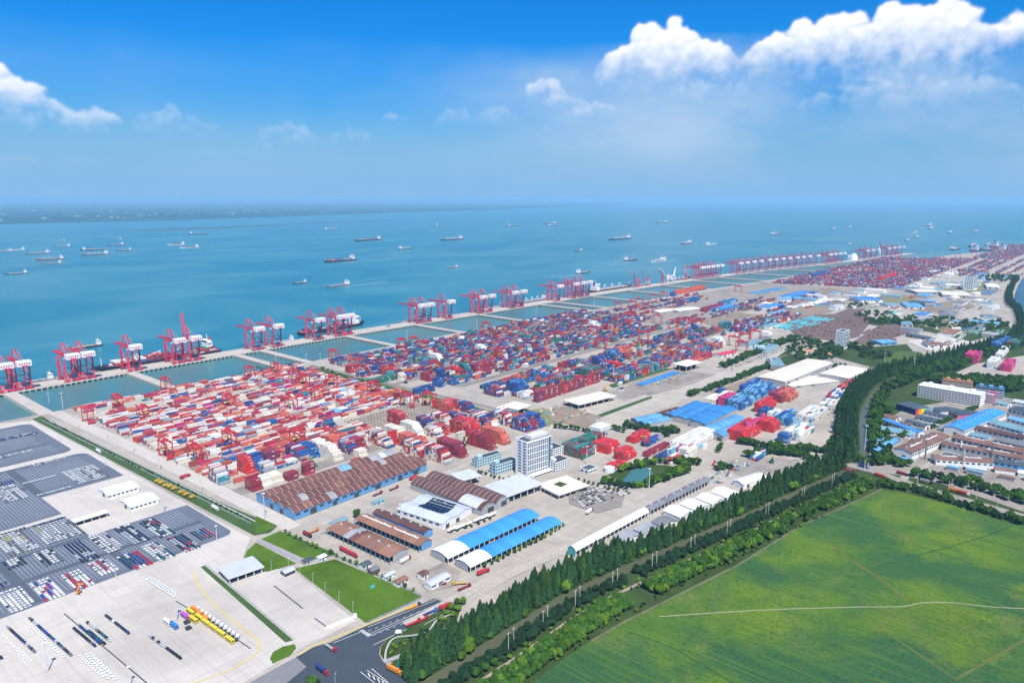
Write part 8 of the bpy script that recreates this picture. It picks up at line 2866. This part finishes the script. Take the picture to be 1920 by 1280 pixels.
def light_mast(px, py, h, label, group='tall lamp masts'):
    x, y = G(px, py)
    t = thing('light_mast', label, 'lamp mast', (x, y, .3), 0, group)
    MB().cyl((0, 0, 0), (0, 0, h), h * .016 + .12, h * .007 + .08, 8).build('pole', M_MAST, t)
    MB().cyl((0, 0, h - .3), (0, 0, h), h * .045, h * .045, 10).build('lamp_ring', M_MAST, t)
    lm = MB().box(-.35, -.25, -.5, .35, .25, .1).mesh('lamp', M_HOUSE)
    for k in range(6):
        put('lamp', lm, t, (h * .05 * math.cos(k * PI / 3), h * .05 * math.sin(k * PI / 3), h - .4))
    MB().box(-.6, -.6, 0, .6, .6, .8).build('base', M_KERB, t)


for px, py, h, lab in ((90, 1258, 21, 'tall lamp mast with splayed shadow at the lower left apron'), (332, 1163, 20.5, 'tall lamp mast left of the yellow buses'), (307, 961, 20, 'tall lamp mast right of the white depot building'), (218, 1081, 8, 'short dark lamp mast at the edge of the nearest lot'),
                       (407, 1012, 14, 'lamp mast at the right tip of the nearest lot'), (197, 872, 10, 'lamp mast by the middle lot corner'), (111, 828, 9, 'lamp mast at the far lot edge'), (245, 1285, 14, 'lamp mast cut by the bottom edge'), (118, 765, 23, 'tall white mast at the corner of the first basin'),
                       (92, 755, 16, 'thin mast left of the first basin corner'), (497, 972, 26, 'tall lamp mast at the corner of the brown warehouse'), (519, 695, 28, 'tall white mast at the narrow basin'), (575, 688, 24, 'second tall white mast by the narrow basin'), (601, 683, 20, 'thin mast at the head of the green belt'),
                       (752, 986, 22, 'lamp mast between the red roofed stores'), (880, 764, 28, 'tall white mast with lamp ring by the green belt'), (763, 640, 24, 'mast at the edge of the second basin'), (894, 620, 24, 'mast at the edge of the third basin'), (1005, 590, 24, 'mast at the edge of the fourth basin'), (1113, 576, 26, 'tall mast beside the far basins'),
                       (773, 702, 20, 'mast in the left of the middle yard'), (740, 695, 20, 'mast near the red block of the middle yard'), (1150, 712, 26, 'mast above the fenced compound'), (1217, 915, 22, 'mast in the pond garden'), (1292, 690, 22, 'mast above the flat white canopy'), (1658, 682, 22, 'mast beside the sports ground'),
                       (1714, 692, 20, 'mast at the sports ground tree line'), (1621, 842, 30, 'tall white telecom mast beside the canal'), (1384, 520, 30, 'mast at the far wharf'), (1330, 610, 24, 'mast in the far middle yard, left'), (1355, 608, 24, 'mast in the far middle yard, right'), (1620, 492, 34, 'far mast by the last basin'), (1745, 478, 34, 'far mast in the crowded yard, left'),
                       (1770, 474, 34, 'far mast in the crowded yard, right'), (1100, 870, 22, 'mast beside the green container stack'), (1148, 866, 18, 'mast right of the green container stack'), (300, 880, 16, 'thin lamp mast on the yard road, nearest'), (250, 848, 16, 'thin lamp mast on the yard road, second'), (200, 822, 16, 'thin lamp mast on the yard road, third'), (146, 800, 16, 'thin lamp mast on the yard road, farthest'),
                       (378, 922, 16, 'thin lamp mast beside the mixed stack'), (1118, 820, 24, 'lamp mast at the weigh house'), (970, 690, 22, 'mast in the middle yard kiosk lane'), (1410, 630, 22, 'mast by the far gantries')):
    light_mast(px, py, h, lab)
# street lamps on the lawn and roads
for i, (px, py, h) in enumerate(((509, 1068, 7), (541, 1062, 7), (563, 1078, 7), (587, 1094, 8), (610, 1112, 8), (636, 1130, 8), (662, 1150, 8), (832, 1146, 9), (629, 1290, 9))):
    x, y = G(px, py)
    t = thing('street_lamp', f'thin street lamp at the lawn edge, {nth(i)} from the left' if i < 7 else ('street lamp beside the junction road' if i == 7 else 'street lamp at the bottom of the junction'), 'street lamp', (x, y, .3), .6, 'street lamps')
    MB().cyl((0, 0, 0), (0, 0, h), .14, .09, 6).build('pole', M_MAST, t)
    MB().beam((0, 0, h), (1.6, 0, h + .3), .14).build('arm', M_MAST, t)
    MB().box(1.4, -.18, h + .2, 2.2, .18, h + .38).build('lamp', M_HOUSE, t)
# power poles along the canal, in pairs
i = 0
for bx_ in (330, 366, 404, 446, 492, 540, 590, 650, 712, 770, 836):
    for dx in (0, 7):
        x, y = at_canal(bx_ + dx, -12.5 + (1.5 if dx else 0))
        t = thing('power_pole', f'concrete power pole on the south canal bank, {nth(i)} from the left', 'pole', (x, y, .2), 0, 'power poles along the canal')
        MB().cyl((0, 0, 0), (0, 0, 13), .26, .16, 7).build('pole', M_POLE, t)
        MB().beam((-1.4, 0, 12.4), (1.4, 0, 12.4), .18).build('crossarm', M_POLE, t)
        for s in (-1.2, 0, 1.2):
            MB().cyl((s, 0, 12.4), (s, 0, 12.9), .09, .07, 6).build('insulator', M_HOUSE, t)
        i += 1
for i, (px, py) in enumerate(((1626, 885), (1665, 895), (1720, 905), (1778, 920), (1830, 935), (1888, 950), (1650, 870), (1868, 958))):
    x, y = G(px, py)
    t = thing('power_pole', f'pole beside the works road, {nth(i)} in order', 'pole', (x, y, .2), 0, 'poles along the works road')
    MB().cyl((0, 0, 0), (0, 0, 11), .24, .15, 7).build('pole', M_POLE, t)
    MB().beam((-1.2, 0, 10.4), (1.2, 0, 10.4), .18).build('crossarm', M_POLE, t)
# chimneys of the works
for px, py, h, m_, lab in ((1734, 862, 24, M_GREYD, 'dark works chimney beside the gate hall'), (1800, 850, 15, M_WHITE, 'white works chimney on the brown halls, left'), (1805, 875, 20, M_SILVER, 'silver works chimney before the nearest brown hall'), (1858, 862, 20, M_GREYD, 'dark works chimney on the brown halls, right')):
    x, y = G(px, py)
    t = thing('chimney', lab, 'chimney', (x, y, .3))
    MB().cyl((0, 0, 0), (0, 0, h), 1.0, .7, 10).build('shaft', m_, t)
    MB().cyl((0, 0, h), (0, 0, h + .6), .9, .9, 10).build('cap', m_, t)
# canal bridge
q = at_canal(BRIDGE + 6, 0)
a_ = at_canal(BRIDGE + 4, 0)
br = thing('canal_bridge', 'low concrete road bridge over the canal at the works road', 'bridge', (q[0], q[1], 0), rad(88))
MB().box(-20, -7, -.4, 20, 7, .9).build('deck', M_PAVE2, br)
for s in (-1, 1):
    MB().box(-20, s * 7 - .2, .9, 20, s * 7 + .2, 2.0).build('parapet', M_KERB, br)
# fences: posts and mesh panels along the lawn and the verge
M_FENCE = mat('fence_green', (.04, .17, .12), .6, .15, .5, 2)


def fence(pts, label, h=2.0, gap=6.0, m_=M_FENCE):
    P_ = [G(*p) for p in pts]
    t = thing('fence', label, 'fence', (P_[0][0], P_[0][1], .3))
    pm = MB().box(-.09, -.09, 0, .09, .09, h).mesh('post', m_)
    for (x0, y0), (x1, y1) in zip(P_, P_[1:]):
        d = math.hypot(x1 - x0, y1 - y0)
        n_ = max(1, int(d / gap))
        a_ = math.atan2(y1 - y0, x1 - x0)
        g = d / n_
        gm = MB()
        gm.box(0, -.04, h - .12, g, .04, h).box(0, -.04, .1, g, .04, .22)
        for k in range(9):
            gm.box(g * (k + .5) / 9 - .05, -.03, .22, g * (k + .5) / 9 + .05, .03, h - .12)
        me = gm.mesh('fence_panel', m_)
        for i in range(n_):
            x, y = x0 + (x1 - x0) * i / n_, y0 + (y1 - y0) * i / n_
            put('post', pm, t, (x - P_[0][0], y - P_[0][1], 0))
            put('fence_panel', me, t, (x - P_[0][0], y - P_[0][1], 0), a_)


fence([(540, 1003), (600, 1033), (640, 1048), (790, 1119)], 'green mesh fence along the upper edge of the lawn')
fence([(690, 1168), (790, 1121)], 'green mesh fence along the road side of the lawn')
fence([(78, 788), (200, 849), (320, 908), (470, 982)], 'pale mesh fence along the grass verge by the yard road', m_=M_SILVER)
fence([(386, 1060), (460, 1122), (553, 1201)], 'pale mesh fence beside the concrete forecourt', m_=M_SILVER)
t = thing('boundary_wall', 'low white wall with gate pier at the end of the concrete forecourt', 'wall', (*G(611, 1179), .3), 0)
q0, q1 = G(611, 1179), G(666, 1158)
MB().beam((0, 0, 1.0), (q1[0] - q0[0], q1[1] - q0[1], 1.0), .5, 2.0).build('wall', M_WWHITE, t)
MB().box(q1[0] - q0[0] - 1, q1[1] - q0[1] - 1, 0, q1[0] - q0[0] + 1, q1[1] - q0[1] + 1, 3).build('gate_pier', M_WWHITE, t)
t = thing('road_sign', 'green road sign board on posts beside the orange truck', 'sign', (*G(746, 1258), .3), .5)
for s in (-1, 1):
    MB().cyl((s * 1.6, 0, 0), (s * 1.6, 0, 5), .14, .12, 6).build('post', M_MAST, t)
MB().box(-2.6, -.12, 2.6, 2.6, .12, 5.4).build('board', mat('sign_green', (.02, .30, .22), .5, .08), t)
t = thing('road_sign', 'blue road sign board beside the upper junction road', 'sign', (*G(818, 1152), .3), .5)
for s in (-1, 1):
    MB().cyl((s * 1.3, 0, 0), (s * 1.3, 0, 4.4), .13, .12, 6).build('post', M_MAST, t)
MB().box(-2.2, -.12, 2.4, 2.2, .12, 4.8).build('board', mat('sign_blue', (.03, .25, .55), .5, .08), t)
t = thing('garden_pavilion', 'small white pavilion in the corner garden', 'pavilion', (*G(747, 1190), .3))
for sx in (-1, 1):
    for sy in (-1, 1):
        MB().cyl((sx * 1.6, sy * 1.6, 0), (sx * 1.6, sy * 1.6, 2.6), .14, .14, 6).build('post', M_WWHITE, t)
MB().cyl((0, 0, 2.6), (0, 0, 4.0), 2.9, .3, 4).build('roof', M_WHITER, t)
t = thing('water_toy', 'cyan frame lying on the middle of the lawn', 'frame', (*G(699, 1100), .35), .5)
MB().box(-2.8, -.5, 0, 2.8, .5, .7).build('bar', mat('cyan_paint', (.05, .45, .52), .5, .1), t)
MB().box(-.4, -2, 0, .4, 2, .5).build('cross_bar', MATS['cyan_paint'], t)
# far town on the other bank
tw = MB()
g = np.random.default_rng(5)
for _ in range(170):
    px = g.uniform(-20, 1150)
    lo_ = 416 - 26 * (px / 1000) if px < 1000 else 389
    py = 378.5 + (lo_ - 379.5) * g.random() ** .7
    x, y = G(px, py, -1)
    if py > lo_ - .6:
        continue
    d_ = math.hypot(x, y)
    w = g.uniform(18, 60) * (1 + d_ / 40000)
    tw.box(x, y, -1, x + w, y + g.uniform(10, 26), g.uniform(5, 24))
o = tw.build('far_town', mat('far_town_wall', (.36, .38, .38), .8, .1, .01, .1))
tag(o, 'pale specks of houses scattered over the far bank', 'town', kind='stuff')
tv = []
for _ in range(1500):
    px = g.uniform(-20, 1150)
    lo_ = 417 - 27 * (px / 1000) if px < 1000 else 389
    py = 378 + (lo_ - 379) * g.random() ** .6
    if py > lo_ - .4:
        continue
    x, y = G(px, py, -1)
    s = g.uniform(14, 34) * (1 + math.hypot(x, y) / 20000)
    v = STUFFV['broad'][0][:120] * np.array([s * .5, s * .22, 1.4])
    tv.append(v + np.array([x, y, -1]))
V = np.vstack(tv)
o = put('far_woods', np_mesh('far_woods', V, np.arange(len(V)).reshape(-1, 4), leaf_mat('far_woods_foliage', (.03, .075, .03), .3, 0)))
tag(o, 'dark tree lines crossing the fields of the far bank', 'woods', kind='stuff')

# ------------------------------------------------------------------ labels that single each thing out by its place where look alone does not
same = {}
for o in COL.objects:
    for k_ in ('len', 'dep'):
        if k_ in o:
            del o[k_]
for o in COL.objects:
    if o.parent is None and o.get('label') and not o.get('kind'):
        same.setdefault(o['label'], []).append(o)
for lab, lst in same.items():
    if 1 < len(lst) <= 45:
        def sx(o):
            p = on_screen(o.location.x, o.location.y, o.location.z, 4000)
            return p[0] if p else 0
        lst.sort(key=sx)
        tail = ' from the left' if len(lab.split()) <= 11 else ''
        for i, o in enumerate(lst):
            o['label'] = f'{lab}, {nth(i)}{tail}'

# ------------------------------------------------------------------ the air over the river
HAZE_DENSITY = 4.8e-5
hz = MB().box(-150000, -150000, -12, 150000, 150000, 312).build('haze', bpy.data.materials.new('haze_air'))
hm = hz.data.materials[0]
hm.use_nodes = True
hn = hm.node_tree.nodes
hn.clear()
pv = hn.new('ShaderNodeVolumePrincipled')
pv.inputs['Color'].default_value = (.38, .70, .95, 1)
pv.inputs['Density'].default_value = HAZE_DENSITY
pv.inputs['Anisotropy'].default_value = 0.0
ho = hn.new('ShaderNodeOutputMaterial')
hm.node_tree.links.new(pv.outputs[0], ho.inputs['Volume'])
tag(hz, 'pale blue haze lying over the river and the port', 'haze', kind='stuff')
SC.cycles.max_bounces = 5
SC.cycles.diffuse_bounces = 2
SC.cycles.glossy_bounces = 2
SC.cycles.volume_bounces = 1
SC.cycles.transparent_max_bounces = 8
SC.cycles.use_adaptive_sampling = True
SC.cycles.adaptive_threshold = 0.03
